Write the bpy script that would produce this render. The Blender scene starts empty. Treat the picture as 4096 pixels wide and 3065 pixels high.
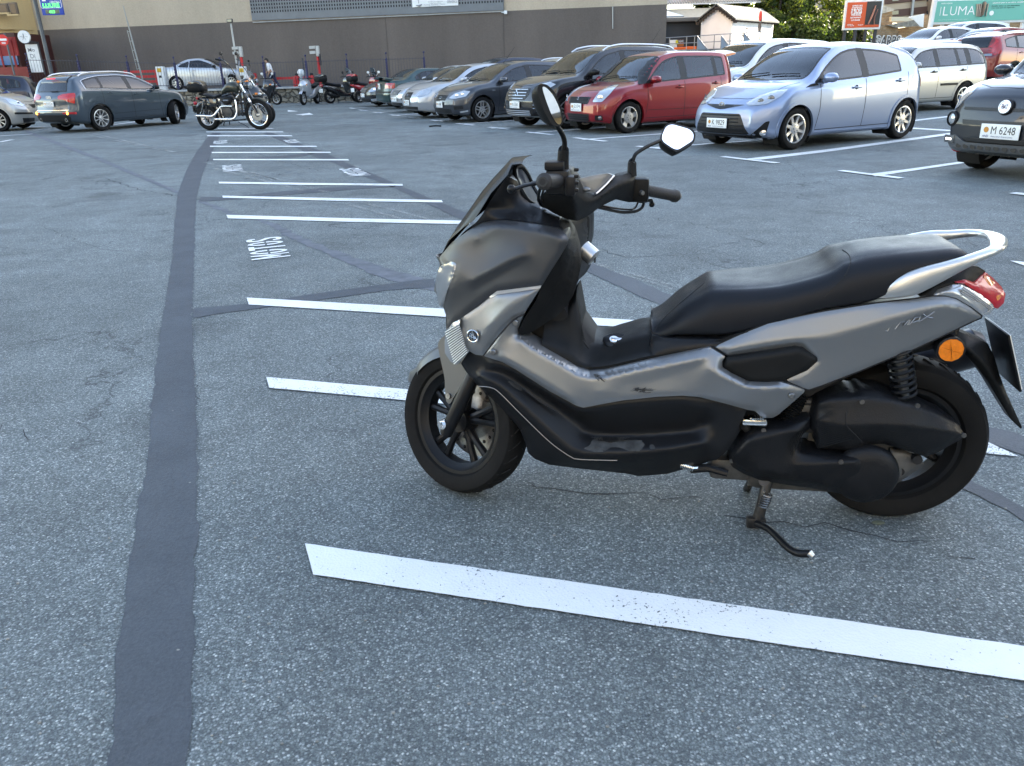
import bpy,bmesh,math,random
import numpy as np
from math import sin,cos,pi,radians,sqrt
from mathutils import Vector,Matrix,geometry
from mathutils.bvhtree import BVHTree
random.seed(7)
scene=bpy.context.scene
COL=scene.collection
F_PX,PITCH,ROLL,CAM_H=3150.0,0.381,-0.0292,1.27
CW,CH=4096.0,3065.0
FWD=Vector((0,cos(PITCH),-sin(PITCH)))
_up=Vector((0,sin(PITCH),cos(PITCH)))
CRT=Vector((1,0,0))*cos(ROLL)+_up*sin(ROLL)
CUP=Vector((1,0,0))*-sin(ROLL)+_up*cos(ROLL)
CAM0=Vector((0,0,CAM_H))
cam_data=bpy.data.cameras.new('camera')
cam=bpy.data.objects.new('camera',cam_data)
COL.objects.link(cam)
scene.camera=cam
cam_data.sensor_fit='HORIZONTAL'
cam_data.sensor_width=36.0
cam_data.lens=F_PX/CW*36.0
cam_data.clip_start=0.05
cam_data.clip_end=2000
M=Matrix.Identity(4)
for i in range(3):
 M[i][0]=CRT[i];M[i][1]=CUP[i];M[i][2]=-FWD[i];M[i][3]=CAM0[i]
cam.matrix_world=M
SUN_AZ,SUN_EL=radians(62),radians(26)
SUNV=Vector((sin(SUN_AZ)*cos(SUN_EL),cos(SUN_AZ)*cos(SUN_EL),sin(SUN_EL)))
world=bpy.data.worlds.new('World');scene.world=world
world.use_nodes=True
wn=world.node_tree;wn.nodes.clear()
wo=wn.nodes.new('ShaderNodeOutputWorld');bg=wn.nodes.new('ShaderNodeBackground')
sky=wn.nodes.new('ShaderNodeTexSky');sky.sky_type='NISHITA';sky.sun_disc=False
sky.sun_elevation=SUN_EL;sky.sun_rotation=SUN_AZ
sky.air_density=1.0;sky.dust_density=0.9;sky.ozone_density=1.0;sky.altitude=1000
bg.inputs['Strength'].default_value=0.15
wn.links.new(sky.outputs[0],bg.inputs[0]);wn.links.new(bg.outputs[0],wo.inputs[0])
sl=bpy.data.lights.new('sun','SUN');sl.energy=5.0;sl.angle=radians(0.5);sl.color=(1,0.95,0.88)
so=bpy.data.objects.new('sun',sl);COL.objects.link(so)
so.rotation_euler=SUNV.to_track_quat('Z','Y').to_euler()
scene.view_settings.view_transform='Standard'
scene.view_settings.look='None'
scene.view_settings.exposure=2.65
scene.view_settings.use_white_balance=True
scene.view_settings.white_balance_temperature=8000
scene.view_settings.white_balance_tint=10
scene.view_settings.gamma=1.0
scene.cycles.max_bounces=8
scene.cycles.transparent_max_bounces=12
scene.cycles.caustics_reflective=False
scene.cycles.caustics_refractive=False
def ray(px,py):
 return FWD+CRT*((px-CW/2)/F_PX)-CUP*((py-CH/2)/F_PX)
def G(px,py,z=0.0):
 d=ray(px,py);t=(z-CAM_H)/d.z
 return CAM0+d*t
def onY(px,py,Y):
 d=ray(px,py);return CAM0+d*(Y/d.y)
def onP(px,py,p,n):
 d=ray(px,py);t=(Vector(p)-CAM0).dot(Vector(n))/d.dot(Vector(n))
 return CAM0+d*t
def tag(o,label=None,cat=None,group=None,kind=None):
 if label:o['label']=label
 if cat:o['category']=cat
 if group:o['group']=group
 if kind:o['kind']=kind
 return o
def empty(name,loc,rz=0.0,label=None,cat=None,group=None,mat=None):
 o=bpy.data.objects.new(name,None);COL.objects.link(o)
 o.empty_display_size=0.3
 if mat is not None:o.matrix_world=mat
 else:
  o.location=loc;o.rotation_euler=(0,0,rz)
 return tag(o,label,cat,group)
def copy_tree(o,parent=None):
 c=o.copy();COL.objects.link(c)
 c.parent=parent
 for ch in list(o.children):copy_tree(ch,c)
 return c
class MB:
 """collects shapes into one mesh; every face keeps a material slot index"""
 def __init__(s):s.v=[];s.f=[];s.m=[];s.mi=0;s.sm=[];s.smooth=True
 def add(s,vs,fs,T=None):
  b=len(s.v)
  if T is None:s.v+=[tuple(p)for p in vs]
  else:s.v+=[tuple(T@Vector(p))for p in vs]
  for f in fs:
   s.f.append([b+i for i in f]);s.m.append(s.mi);s.sm.append(s.smooth)
  return s
 def box(s,c,d,T=None,b=0.0):
  """box centre c, size d; b = chamfer"""
  x,y,z=d[0]/2,d[1]/2,d[2]/2
  sm=s.smooth;s.smooth=False
  if b<=0:
   vs=[(c[0]+i*x,c[1]+j*y,c[2]+k*z)for i in(-1,1)for j in(-1,1)for k in(-1,1)]
   s.add(vs,[(0,1,3,2),(4,6,7,5),(0,4,5,1),(2,3,7,6),(0,2,6,4),(1,5,7,3)],T)
  else:
   bm=bmesh.new();bmesh.ops.create_cube(bm,size=1.0)
   for v in bm.verts:v.co=Vector((v.co.x*d[0]+c[0],v.co.y*d[1]+c[1],v.co.z*d[2]+c[2]))
   bmesh.ops.bevel(bm,geom=list(bm.edges),offset=b,segments=2,profile=0.6,affect='EDGES')
   bm.verts.index_update()
   s.smooth=True
   s.add([v.co[:]for v in bm.verts],[[v.index for v in f.verts]for f in bm.faces],T);bm.free()
  s.smooth=sm;return s
 def quadbox(s,pts,h):
  """prism: bottom polygon pts (3D) extruded by vector h"""
  n=len(pts);h=Vector(h);sm=s.smooth;s.smooth=False
  vs=[Vector(p)for p in pts]+[Vector(p)+h for p in pts]
  fs=[list(range(n))[::-1],[n+i for i in range(n)]]+[(i,(i+1)%n,n+(i+1)%n,n+i)for i in range(n)]
  s.add(vs,fs);s.smooth=sm;return s
 def loft(s,rings,close=True,cap=True,T=None):
  n=len(rings[0]);vs=[p for r in rings for p in r];fs=[]
  for i in range(len(rings)-1):
   for j in range(n if close else n-1):
    k=(j+1)%n
    fs.append((i*n+j,i*n+k,(i+1)*n+k,(i+1)*n+j))
  if cap and close:
   fs.append(list(range(n))[::-1]);fs.append([(len(rings)-1)*n+j for j in range(n)])
  return s.add(vs,fs,T)
 def tube(s,path,r,n=10,flat=1.0,T=None,cap=True):
  P=[Vector(p)for p in path];m=len(P)
  R=r if isinstance(r,(list,tuple))else[r]*m
  rings=[];prev=None
  for i,p in enumerate(P):
   d=(P[min(i+1,m-1)]-P[max(i-1,0)])
   if d.length<1e-9:d=Vector((0,0,1))
   d.normalize()
   if prev is None:
    a=Vector((0,0,1))if abs(d.z)<0.9 else Vector((1,0,0))
    u=d.cross(a).normalized()
   else:
    u=(prev-d*prev.dot(d)).normalized()
   prev=u;w=d.cross(u)
   rings.append([p+(u*cos(2*pi*k/n)+w*sin(2*pi*k/n)*flat)*R[i]for k in range(n)])
  return s.loft(rings,True,cap,T)
 def lathe(s,prof,n=32,axis='Y',c=(0,0,0),T=None,a0=0,a1=2*pi):
  """prof list of (offset along axis, radius)"""
  full=abs(a1-a0-2*pi)<1e-6
  k=n if full else n+1;rings=[]
  for h,r in prof:
   ring=[]
   for i in range(k):
    a=a0+(a1-a0)*i/n
    q={'Y':(r*cos(a),h,r*sin(a)),'Z':(r*cos(a),r*sin(a),h),'X':(h,r*cos(a),r*sin(a))}[axis]
    ring.append((c[0]+q[0],c[1]+q[1],c[2]+q[2]))
   rings.append(ring)
  return s.loft(rings,full,False,T)
 def sphere(s,c,r,n=12,T=None,sc=(1,1,1)):
  rings=[]
  for i in range(1,n//2):
   t=pi*i/(n//2)
   rings.append([(c[0]+r*sc[0]*sin(t)*cos(2*pi*j/n),c[1]+r*sc[1]*sin(t)*sin(2*pi*j/n),c[2]+r*sc[2]*cos(t))for j in range(n)])
  return s.loft(rings,True,True,T)
 def prism(s,poly,h,T=None):
  """2D polygon (x,y) extruded z 0..h"""
  n=len(poly);sm=s.smooth;s.smooth=False
  vs=[(p[0],p[1],0)for p in poly]+[(p[0],p[1],h)for p in poly]
  s.add(vs,[list(range(n))[::-1],[n+i for i in range(n)]]+[(i,(i+1)%n,n+(i+1)%n,n+i)for i in range(n)],T)
  s.smooth=sm;return s
 def build(s,name,mats,parent=None,autosmooth=35):
  me=bpy.data.meshes.new(name)
  me.from_pydata(s.v,[],s.f)
  if not isinstance(mats,(list,tuple)):mats=[mats]
  for m in mats:me.materials.append(m)
  me.polygons.foreach_set('material_index',s.m)
  me.update()
  bm=bmesh.new();bm.from_mesh(me)
  bmesh.ops.remove_doubles(bm,verts=bm.verts,dist=0.00005)
  for f in bm.faces:f.smooth=True
  ca=radians(autosmooth)
  for e in bm.edges:
   if len(e.link_faces)==2:
    if e.calc_face_angle(0)>ca:e.smooth=False
  bmesh.ops.recalc_face_normals(bm,faces=bm.faces)if getattr(s,'recalc',True)else None
  bm.to_mesh(me);bm.free()
  o=bpy.data.objects.new(name,me);COL.objects.link(o)
  if parent is not None:o.parent=parent
  return o
def ln_tex(nt,kind,scale,vec=None,**kw):
 n=nt.nodes.new(kind)
 n.inputs['Scale'].default_value=scale
 for k,v in kw.items():
  if k in n.inputs:n.inputs[k].default_value=v
 if vec is not None:nt.links.new(vec,n.inputs['Vector'])
 return n
MATS={}
def mat(name,col,rough=0.5,metal=0.0,coat=0.0,spec=0.5,noise=0.0,nscale=40.0,bump=0.0,bscale=200.0,emit=None,estr=0.0,alpha=1.0,trans=0.0,ior=1.45,rnoise=0.0,obj=True,croug=0.03,flake=0.0):
 if name in MATS:return MATS[name]
 m=bpy.data.materials.new(name);m.use_nodes=True
 nt=m.node_tree;b=nt.nodes['Principled BSDF']
 I=b.inputs
 I['Base Color'].default_value=(*col,1);I['Roughness'].default_value=rough;I['Metallic'].default_value=metal
 I['Coat Weight'].default_value=coat;I['Coat Roughness'].default_value=croug
 I['Specular IOR Level'].default_value=spec;I['IOR'].default_value=ior
 I['Transmission Weight'].default_value=trans;I['Alpha'].default_value=alpha
 if emit:I['Emission Color'].default_value=(*emit,1);I['Emission Strength'].default_value=estr
 tc=nt.nodes.new('ShaderNodeTexCoord');vec=tc.outputs['Object']
 if noise>0 or rnoise>0:
  n=ln_tex(nt,'ShaderNodeTexNoise',nscale,vec,Detail=6.0,Roughness=0.6)
  if noise>0:
   mx=nt.nodes.new('ShaderNodeMix');mx.data_type='RGBA'
   mx.inputs[6].default_value=(*[c*(1-noise)for c in col],1)
   mx.inputs[7].default_value=(*[min(1,c*(1+noise))for c in col],1)
   cr=nt.nodes.new('ShaderNodeMapRange');cr.inputs[1].default_value=0.3;cr.inputs[2].default_value=0.7
   nt.links.new(n.outputs['Fac'],cr.inputs[0]);nt.links.new(cr.outputs[0],mx.inputs[0])
   nt.links.new(mx.outputs[2],I['Base Color'])
  if rnoise>0:
   mr=nt.nodes.new('ShaderNodeMapRange');mr.inputs[1].default_value=0.3;mr.inputs[2].default_value=0.7
   mr.inputs[3].default_value=max(0,rough-rnoise);mr.inputs[4].default_value=min(1,rough+rnoise)
   nt.links.new(n.outputs['Fac'],mr.inputs[0]);nt.links.new(mr.outputs[0],I['Roughness'])
 if bump>0:
  n2=ln_tex(nt,'ShaderNodeTexNoise',bscale,vec,Detail=3.0)
  bp=nt.nodes.new('ShaderNodeBump');bp.inputs['Strength'].default_value=bump;bp.inputs['Distance'].default_value=0.002
  nt.links.new(n2.outputs['Fac'],bp.inputs['Height']);nt.links.new(bp.outputs[0],I['Normal'])
 MATS[name]=m
 return m
def fillet(pts,r,n=4):
 """round the corners of a closed 2D polygon"""
 out=[];N=len(pts)
 for i in range(N):
  p0=Vector(pts[i-1]);p=Vector(pts[i]);p1=Vector(pts[(i+1)%N])
  a=p0-p;b=p1-p
  rr=r[i]if isinstance(r,(list,tuple))else r
  la=min(rr,a.length*0.45);lb=min(rr,b.length*0.45)
  if rr<=0:out.append(tuple(p));continue
  A=p+a.normalized()*la;B=p+b.normalized()*lb
  for k in range(n+1):
   t=k/n;out.append(tuple(A*(1-t)**2+p*2*t*(1-t)+B*t*t))
 return out
def dens(pts,step,closed=True):
 out=[];N=len(pts)
 for i in range(N if closed else N-1):
  a=Vector(pts[i]);b=Vector(pts[(i+1)%N]);k=max(1,int((b-a).length/step+0.5))
  for j in range(k):out.append(tuple(a.lerp(b,j/k)))
 if not closed:out.append(tuple(pts[-1]))
 return out
def crom(pts,n=6,closed=False):
 """Catmull-Rom through points of any dimension"""
 P=[Vector(p)for p in pts];N=len(P);out=[]
 for i in range(N if closed else N-1):
  if closed:a,b,c,d=P[i-1],P[i],P[(i+1)%N],P[(i+2)%N]
  else:a,b,c,d=P[max(i-1,0)],P[i],P[i+1],P[min(i+2,N-1)]
  for k in range(n):
   t=k/n
   out.append(0.5*((2*b)+(c-a)*t+(2*a-5*b+4*c-d)*t*t+(3*b-a-3*c+d)*t**3))
 if not closed:out.append(P[-1])
 return out
def interp(tab,x):
 if x<=tab[0][0]:return tab[0][1]
 for(a,va),(b,vb)in zip(tab,tab[1:]):
  if x<=b:
   t=(x-a)/(b-a)if b>a else 0
   return va+(vb-va)*t
 return tab[-1][1]
def sinterp(tab,x):
 """smooth (Catmull-like monotone hermite) interpolation"""
 n=len(tab)
 if x<=tab[0][0]:return tab[0][1]
 if x>=tab[-1][0]:return tab[-1][1]
 for i in range(n-1):
  if x<=tab[i+1][0]:break
 def sl(k):
  if k<=0:return(tab[1][1]-tab[0][1])/(tab[1][0]-tab[0][0])
  if k>=n-1:return(tab[-1][1]-tab[-2][1])/(tab[-1][0]-tab[-2][0])
  d0=(tab[k][1]-tab[k-1][1])/(tab[k][0]-tab[k-1][0]);d1=(tab[k+1][1]-tab[k][1])/(tab[k+1][0]-tab[k][0])
  if d0*d1<=0:return 0
  return 2*d0*d1/(d0+d1)
 h=tab[i+1][0]-tab[i][0];t=(x-tab[i][0])/h
 m0,m1=sl(i)*h,sl(i+1)*h
 return(2*t**3-3*t*t+1)*tab[i][1]+(t**3-2*t*t+t)*m0+(-2*t**3+3*t*t)*tab[i+1][1]+(t**3-t*t)*m1
def inpoly(x,y,P):
 c=False;j=len(P)-1
 for i in range(len(P)):
  if(P[i][1]>y)!=(P[j][1]>y)and x<(P[j][0]-P[i][0])*(y-P[i][1])/(P[j][1]-P[i][1])+P[i][0]:c=not c
  j=i
 return c
def npin(x,y,P):
 P=np.array([(p[0],p[1])for p in P],float);Q=np.roll(P,1,0);out=np.zeros(len(x),bool)
 for(ax,ay),(bx,by)in zip(P,Q):
  if ay==by:continue
  out^=((ay>y)!=(by>y))&(x<(bx-ax)*(y-ay)/(by-ay)+ax)
 return out
def pdist(x,y,P,closed=True):
 """distance of many points to polyline (numpy)"""
 P=np.asarray(P,float)[:,:2];Q=np.roll(P,-1,0)if closed else P[1:];P=P if closed else P[:-1]
 x=np.asarray(x,float)[:,None];y=np.asarray(y,float)[:,None]
 d=Q-P;L=(d**2).sum(1)+1e-12
 t=np.clip(((x-P[:,0])*d[:,0]+(y-P[:,1])*d[:,1])/L,0,1)
 return np.sqrt((x-P[:,0]-t*d[:,0])**2+(y-P[:,1]-t*d[:,1])**2).min(1)
def trifill(outline,step,holes=(),lines=()):
 """triangulate a 2D polygon with a grid of inner points -> verts, tris, n_outline"""
 ol=[Vector(p[:2])for p in outline];n=len(ol)
 vs=list(ol);ed=[(i,(i+1)%n)for i in range(n)]
 for h in holes:
  b=len(vs);vs+=[Vector(p[:2])for p in h];ed+=[(b+i,b+(i+1)%len(h))for i in range(len(h))]
 for l in lines:
  b=len(vs);vs+=[Vector(p[:2])for p in l];ed+=[(b+i,b+i+1)for i in range(len(l)-1)]
 nb=len(vs)
 xs=[p[0]for p in ol];ys=[p[1]for p in ol]
 A=np.arange(min(xs),max(xs),step);B=np.arange(min(ys),max(ys),step*0.87)
 if len(A)and len(B):
  GX,GY=np.meshgrid(A,B);GX=GX+(np.arange(len(B))%2)[:,None]*step/2;gx=GX.ravel();gy=GY.ravel()
  k=npin(gx,gy,ol);gx=gx[k];gy=gy[k]
  if len(gx):
   d=pdist(gx,gy,ol)
   for h in holes:d=np.minimum(d,pdist(gx,gy,h))
   for l in lines:d=np.minimum(d,pdist(gx,gy,l,False))
   k=d>step*0.5
   vs+=[Vector((float(p),float(q)))for p,q in zip(gx[k],gy[k])]
 V,E_,Fc,ov,oe,of=geometry.delaunay_2d_cdt(vs,ed,[],1,1e-7)
 V=[(v.x,v.y)for v in V]
 if not Fc:return V,[]
 cx=np.array([sum(V[i][0]for i in f)/len(f)for f in Fc]);cy=np.array([sum(V[i][1]for i in f)/len(f)for f in Fc])
 k=npin(cx,cy,ol)
 for h in holes:k&=~npin(cx,cy,[Vector(p[:2])for p in h])
 return V,[list(f)for f,q in zip(Fc,k)if q]
def rim_edges(tris):
 cnt={}
 for t in tris:
  for i in range(len(t)):
   a,b=t[i],t[(i+1)%len(t)]
   k=(min(a,b),max(a,b));cnt.setdefault(k,[]).append((a,b))
 return[v[0]for v in cnt.values()if len(v)==1]
FONT=None
def text_poly(body,size=1.0,bold=0.0,squash=1.0):
 """text as flat mesh data (verts, faces), centred on the origin"""
 cu=bpy.data.curves.new('t','FONT');cu.body=body;cu.size=size;cu.align_x='CENTER';cu.align_y='CENTER'
 cu.offset=bold;cu.resolution_u=3
 ob=bpy.data.objects.new('t',cu);COL.objects.link(ob)
 dg=bpy.context.evaluated_depsgraph_get();dg.update()
 me=ob.evaluated_get(dg).to_mesh()
 vs=[(v.co.x*squash,v.co.y,0)for v in me.vertices];fs=[list(p.vertices)for p in me.polygons]
 ob.evaluated_get(dg).to_mesh_clear()
 bpy.data.objects.remove(ob);bpy.data.curves.remove(cu)
 return vs,fs
def add_text(mb,body,T,size,bold=0.0,fit=None):
 """put text on a plane given by matrix T (x right, y up); fit=(w,h) stretches to size"""
 vs,fs=text_poly(body,size,bold)
 if fit and vs:
  xs=[v[0]for v in vs];ys=[v[1]for v in vs]
  w=max(xs)-min(xs)or 1;h=max(ys)-min(ys)or 1;cx=(max(xs)+min(xs))/2;cy=(max(ys)+min(ys))/2
  vs=[((v[0]-cx)*fit[0]/w,(v[1]-cy)*fit[1]/h,0)for v in vs]
 mb.add(vs,fs,T)
def frame(o,x,y):
 """matrix from origin, x axis, y axis"""
 x=Vector(x).normalized();y=Vector(y);z=x.cross(y).normalized();y=z.cross(x)
 m=Matrix.Identity(4)
 for i in range(3):m[i][0]=x[i];m[i][1]=y[i];m[i][2]=z[i];m[i][3]=o[i]
 return m
def asphalt_material():
 m=bpy.data.materials.new('asphalt_worn');m.use_nodes=True
 nt=m.node_tree;N=nt.nodes;L=nt.links;b=N['Principled BSDF']
 geo=N.new('ShaderNodeNewGeometry');pos=geo.outputs['Position']
 v1=ln_tex(nt,'ShaderNodeTexVoronoi',170,pos);v1.feature='F1'
 v2=ln_tex(nt,'ShaderNodeTexVoronoi',320,pos)
 n1=ln_tex(nt,'ShaderNodeTexNoise',0.35,pos,Detail=5.0,Roughness=0.6)
 n2=ln_tex(nt,'ShaderNodeTexNoise',2.6,pos,Detail=8.0,Roughness=0.72)
 n3=ln_tex(nt,'ShaderNodeTexNoise',60.0,pos,Detail=4.0,Roughness=0.7)
 sep=N.new('ShaderNodeSeparateColor');L.new(v1.outputs['Color'],sep.inputs[0])
 cr=N.new('ShaderNodeValToRGB');L.new(sep.outputs[0],cr.inputs[0])
 e=cr.color_ramp;e.interpolation='LINEAR'
 e.elements[0].position=0.0;e.elements[0].color=(0.088,0.100,0.100,1)
 e.elements[1].position=1.0;e.elements[1].color=(0.52,0.54,0.50,1)
 for p,c in((0.35,(0.147,0.166,0.162,1)),(0.65,(0.208,0.236,0.228,1)),(0.86,(0.268,0.300,0.286,1)),(0.95,(0.36,0.385,0.375,1))):
  k=e.elements.new(p);k.color=c
 mr=N.new('ShaderNodeMapRange');L.new(v1.outputs['Distance'],mr.inputs[0])
 mr.inputs[1].default_value=0.25;mr.inputs[2].default_value=0.75;mr.inputs[3].default_value=0.0;mr.inputs[4].default_value=0.8
 mx=N.new('ShaderNodeMix');mx.data_type='RGBA';L.new(mr.outputs[0],mx.inputs[0]);L.new(cr.outputs[0],mx.inputs[6]);mx.inputs[7].default_value=(0.092,0.108,0.111,1)
 s2=N.new('ShaderNodeSeparateColor');L.new(v2.outputs['Color'],s2.inputs[0])
 mr2=N.new('ShaderNodeMapRange');L.new(s2.outputs[0],mr2.inputs[0]);mr2.inputs[3].default_value=0.72;mr2.inputs[4].default_value=1.3
 mr3=N.new('ShaderNodeMapRange');L.new(n1.outputs[0],mr3.inputs[0]);mr3.inputs[1].default_value=.3;mr3.inputs[2].default_value=.7;mr3.inputs[3].default_value=0.74;mr3.inputs[4].default_value=1.22
 mr4=N.new('ShaderNodeMapRange');L.new(n2.outputs[0],mr4.inputs[0]);mr4.inputs[1].default_value=.3;mr4.inputs[2].default_value=.7;mr4.inputs[3].default_value=0.76;mr4.inputs[4].default_value=1.20
 ma=N.new('ShaderNodeMath');ma.operation='MULTIPLY';L.new(mr2.outputs[0],ma.inputs[0]);L.new(mr3.outputs[0],ma.inputs[1])
 mb_=N.new('ShaderNodeMath');mb_.operation='MULTIPLY';L.new(ma.outputs[0],mb_.inputs[0]);L.new(mr4.outputs[0],mb_.inputs[1])
 vm=N.new('ShaderNodeVectorMath');vm.operation='SCALE';L.new(mx.outputs[2],vm.inputs[0]);L.new(mb_.outputs[0],vm.inputs['Scale'])
 vc=ln_tex(nt,'ShaderNodeTexVoronoi',0.55,None);vc.feature='DISTANCE_TO_EDGE'
 wn_=ln_tex(nt,'ShaderNodeTexNoise',1.6,pos,Detail=7.0,Roughness=0.62)
 ad=N.new('ShaderNodeVectorMath');ad.operation='MULTIPLY_ADD';L.new(wn_.outputs['Color'],ad.inputs[0]);ad.inputs[1].default_value=(1.3,1.3,0);L.new(pos,ad.inputs[2]);L.new(ad.outputs[0],vc.inputs['Vector'])
 lt=N.new('ShaderNodeMapRange');L.new(vc.outputs['Distance'],lt.inputs[0]);lt.inputs[1].default_value=0.0015;lt.inputs[2].default_value=0.0075;lt.inputs[3].default_value=1;lt.inputs[4].default_value=0
 nm=ln_tex(nt,'ShaderNodeTexNoise',0.8,pos,Detail=3.0)
 gt=N.new('ShaderNodeMapRange');L.new(nm.outputs[0],gt.inputs[0]);gt.inputs[1].default_value=0.48;gt.inputs[2].default_value=0.58
 mc=N.new('ShaderNodeMath');mc.operation='MULTIPLY';L.new(lt.outputs[0],mc.inputs[0]);L.new(gt.outputs[0],mc.inputs[1])
 mc2=N.new('ShaderNodeMath');mc2.operation='MULTIPLY';L.new(mc.outputs[0],mc2.inputs[0]);mc2.inputs[1].default_value=0.6
 fx=N.new('ShaderNodeMix');fx.data_type='RGBA';L.new(mc2.outputs[0],fx.inputs[0]);L.new(vm.outputs[0],fx.inputs[6]);fx.inputs[7].default_value=(0.025,0.027,0.03,1)
 ns=ln_tex(nt,'ShaderNodeTexNoise',0.9,pos,Detail=4.0,Roughness=0.55)
 sr=N.new('ShaderNodeMapRange');L.new(ns.outputs[0],sr.inputs[0]);sr.inputs[1].default_value=0.58;sr.inputs[2].default_value=0.70;sr.inputs[3].default_value=0;sr.inputs[4].default_value=0.42
 fs=N.new('ShaderNodeMix');fs.data_type='RGBA';L.new(sr.outputs[0],fs.inputs[0]);L.new(fx.outputs[2],fs.inputs[6]);fs.inputs[7].default_value=(0.035,0.035,0.036,1)
 L.new(fs.outputs[2],b.inputs['Base Color'])
 b.inputs['Roughness'].default_value=0.82;b.inputs['Specular IOR Level'].default_value=0.35
 bp=N.new('ShaderNodeBump');bp.inputs['Strength'].default_value=0.55;bp.inputs['Distance'].default_value=0.003
 md=N.new('ShaderNodeMath');md.operation='MULTIPLY_ADD';L.new(sep.outputs[1],md.inputs[0]);md.inputs[1].default_value=0.6;L.new(n3.outputs[0],md.inputs[2])
 sb=N.new('ShaderNodeMath');sb.operation='SUBTRACT';L.new(md.outputs[0],sb.inputs[0]);L.new(v1.outputs['Distance'],sb.inputs[1])
 L.new(sb.outputs[0],bp.inputs['Height']);L.new(bp.outputs[0],b.inputs['Normal'])
 return m
M_ASPH=asphalt_material()
def tar_material():
 m=bpy.data.materials.new('tar_seal');m.use_nodes=True
 nt=m.node_tree;N=nt.nodes;L=nt.links;b=N['Principled BSDF']
 geo=N.new('ShaderNodeNewGeometry');pos=geo.outputs['Position']
 n1=ln_tex(nt,'ShaderNodeTexNoise',3.0,pos,Detail=8.0,Roughness=0.65)
 n2=ln_tex(nt,'ShaderNodeTexNoise',110.0,pos,Detail=5.0,Roughness=.7)
 cr=N.new('ShaderNodeValToRGB');mg=N.new('ShaderNodeMath');mg.operation='MULTIPLY_ADD';L.new(n2.outputs[0],mg.inputs[0]);mg.inputs[1].default_value=.9;ms_=N.new('ShaderNodeMath');ms_.operation='MULTIPLY_ADD';L.new(n1.outputs[0],ms_.inputs[0]);ms_.inputs[1].default_value=.7;ms_.inputs[2].default_value=-.3;L.new(ms_.outputs[0],mg.inputs[2]);L.new(mg.outputs[0],cr.inputs[0])
 cr.color_ramp.elements[0].position=.3;cr.color_ramp.elements[0].color=(0.032,0.039,0.048,1)
 cr.color_ramp.elements[1].position=.72;cr.color_ramp.elements[1].color=(0.066,0.078,0.092,1)
 vc=ln_tex(nt,'ShaderNodeTexVoronoi',2.6,None);vc.feature='DISTANCE_TO_EDGE'
 wn_=ln_tex(nt,'ShaderNodeTexNoise',5,pos,Detail=6.0,Roughness=.65)
 ad=N.new('ShaderNodeVectorMath');ad.operation='MULTIPLY_ADD';L.new(wn_.outputs['Color'],ad.inputs[0]);ad.inputs[1].default_value=(.35,.35,0);L.new(pos,ad.inputs[2]);L.new(ad.outputs[0],vc.inputs['Vector'])
 lt=N.new('ShaderNodeMapRange');L.new(vc.outputs['Distance'],lt.inputs[0]);lt.inputs[1].default_value=0.002;lt.inputs[2].default_value=0.012;lt.inputs[3].default_value=.5;lt.inputs[4].default_value=0
 fx=N.new('ShaderNodeMix');fx.data_type='RGBA';L.new(lt.outputs[0],fx.inputs[0]);L.new(cr.outputs[0],fx.inputs[6]);fx.inputs[7].default_value=(0.03,0.033,0.04,1)
 L.new(fx.outputs[2],b.inputs['Base Color']);b.inputs['Roughness'].default_value=0.6
 bp=N.new('ShaderNodeBump');bp.inputs['Strength'].default_value=.8;bp.inputs['Distance'].default_value=.004
 L.new(n2.outputs[0],bp.inputs['Height']);L.new(bp.outputs[0],b.inputs['Normal'])
 return m
M_TAR=tar_material()
def paint_material(name,col,wear):
 """road paint: worn through to nothing where the chips stick out (coverage is a property of the paint)"""
 m=bpy.data.materials.new(name);m.use_nodes=True
 nt=m.node_tree;N=nt.nodes;L=nt.links;b=N['Principled BSDF']
 geo=N.new('ShaderNodeNewGeometry');pos=geo.outputs['Position']
 n1=ln_tex(nt,'ShaderNodeTexNoise',120.0,pos,Detail=4.0,Roughness=.6)
 n2=ln_tex(nt,'ShaderNodeTexNoise',1.5,pos,Detail=5.0,Roughness=.7)
 v=ln_tex(nt,'ShaderNodeTexVoronoi',135,pos)
 a=N.new('ShaderNodeMath');a.operation='MULTIPLY_ADD';L.new(n2.outputs[0],a.inputs[0]);a.inputs[1].default_value=0.7;L.new(n1.outputs[0],a.inputs[2])
 mr=N.new('ShaderNodeMapRange');L.new(a.outputs[0],mr.inputs[0]);mr.inputs[1].default_value=wear;mr.inputs[2].default_value=wear+0.04
 L.new(mr.outputs[0],b.inputs['Alpha'])
 cr=N.new('ShaderNodeValToRGB');L.new(n2.outputs[0],cr.inputs[0])
 cr.color_ramp.elements[0].position=.3;cr.color_ramp.elements[0].color=(*[c*.86 for c in col],1)
 cr.color_ramp.elements[1].position=.7;cr.color_ramp.elements[1].color=(*col,1)
 L.new(cr.outputs[0],b.inputs['Base Color']);b.inputs['Roughness'].default_value=0.6
 bp=N.new('ShaderNodeBump');bp.inputs['Strength'].default_value=.5;bp.inputs['Distance'].default_value=.002
 L.new(v.outputs['Distance'],bp.inputs['Height']);L.new(bp.outputs[0],b.inputs['Normal'])
 return m
M_PAINT=paint_material('road_paint_white',(0.80,0.81,0.79),0.655)
M_PAINT_OLD=paint_material('road_paint_faded',(0.34,0.35,0.33),0.86)
rp=[(21.5,-.02),(25,.31),(34,.77),(38,.91),(42,1.09),(60,1.3)]
mb=MB();mb.smooth=False
V_=[(x,y,z)for x in(9.6,90)for y,z in rp]+[(9.6,y,-.02)for y,z in rp];n_=len(rp)
mb.add(V_,[(i,n_+i,n_+i+1,i+1)for i in range(n_-1)]+[(i,i+1,2*n_+i+1,2*n_+i)for i in range(n_-1)])
tag(mb.build('rear_slope',M_ASPH),kind='structure')
mb=MB();mb.smooth=False
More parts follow.
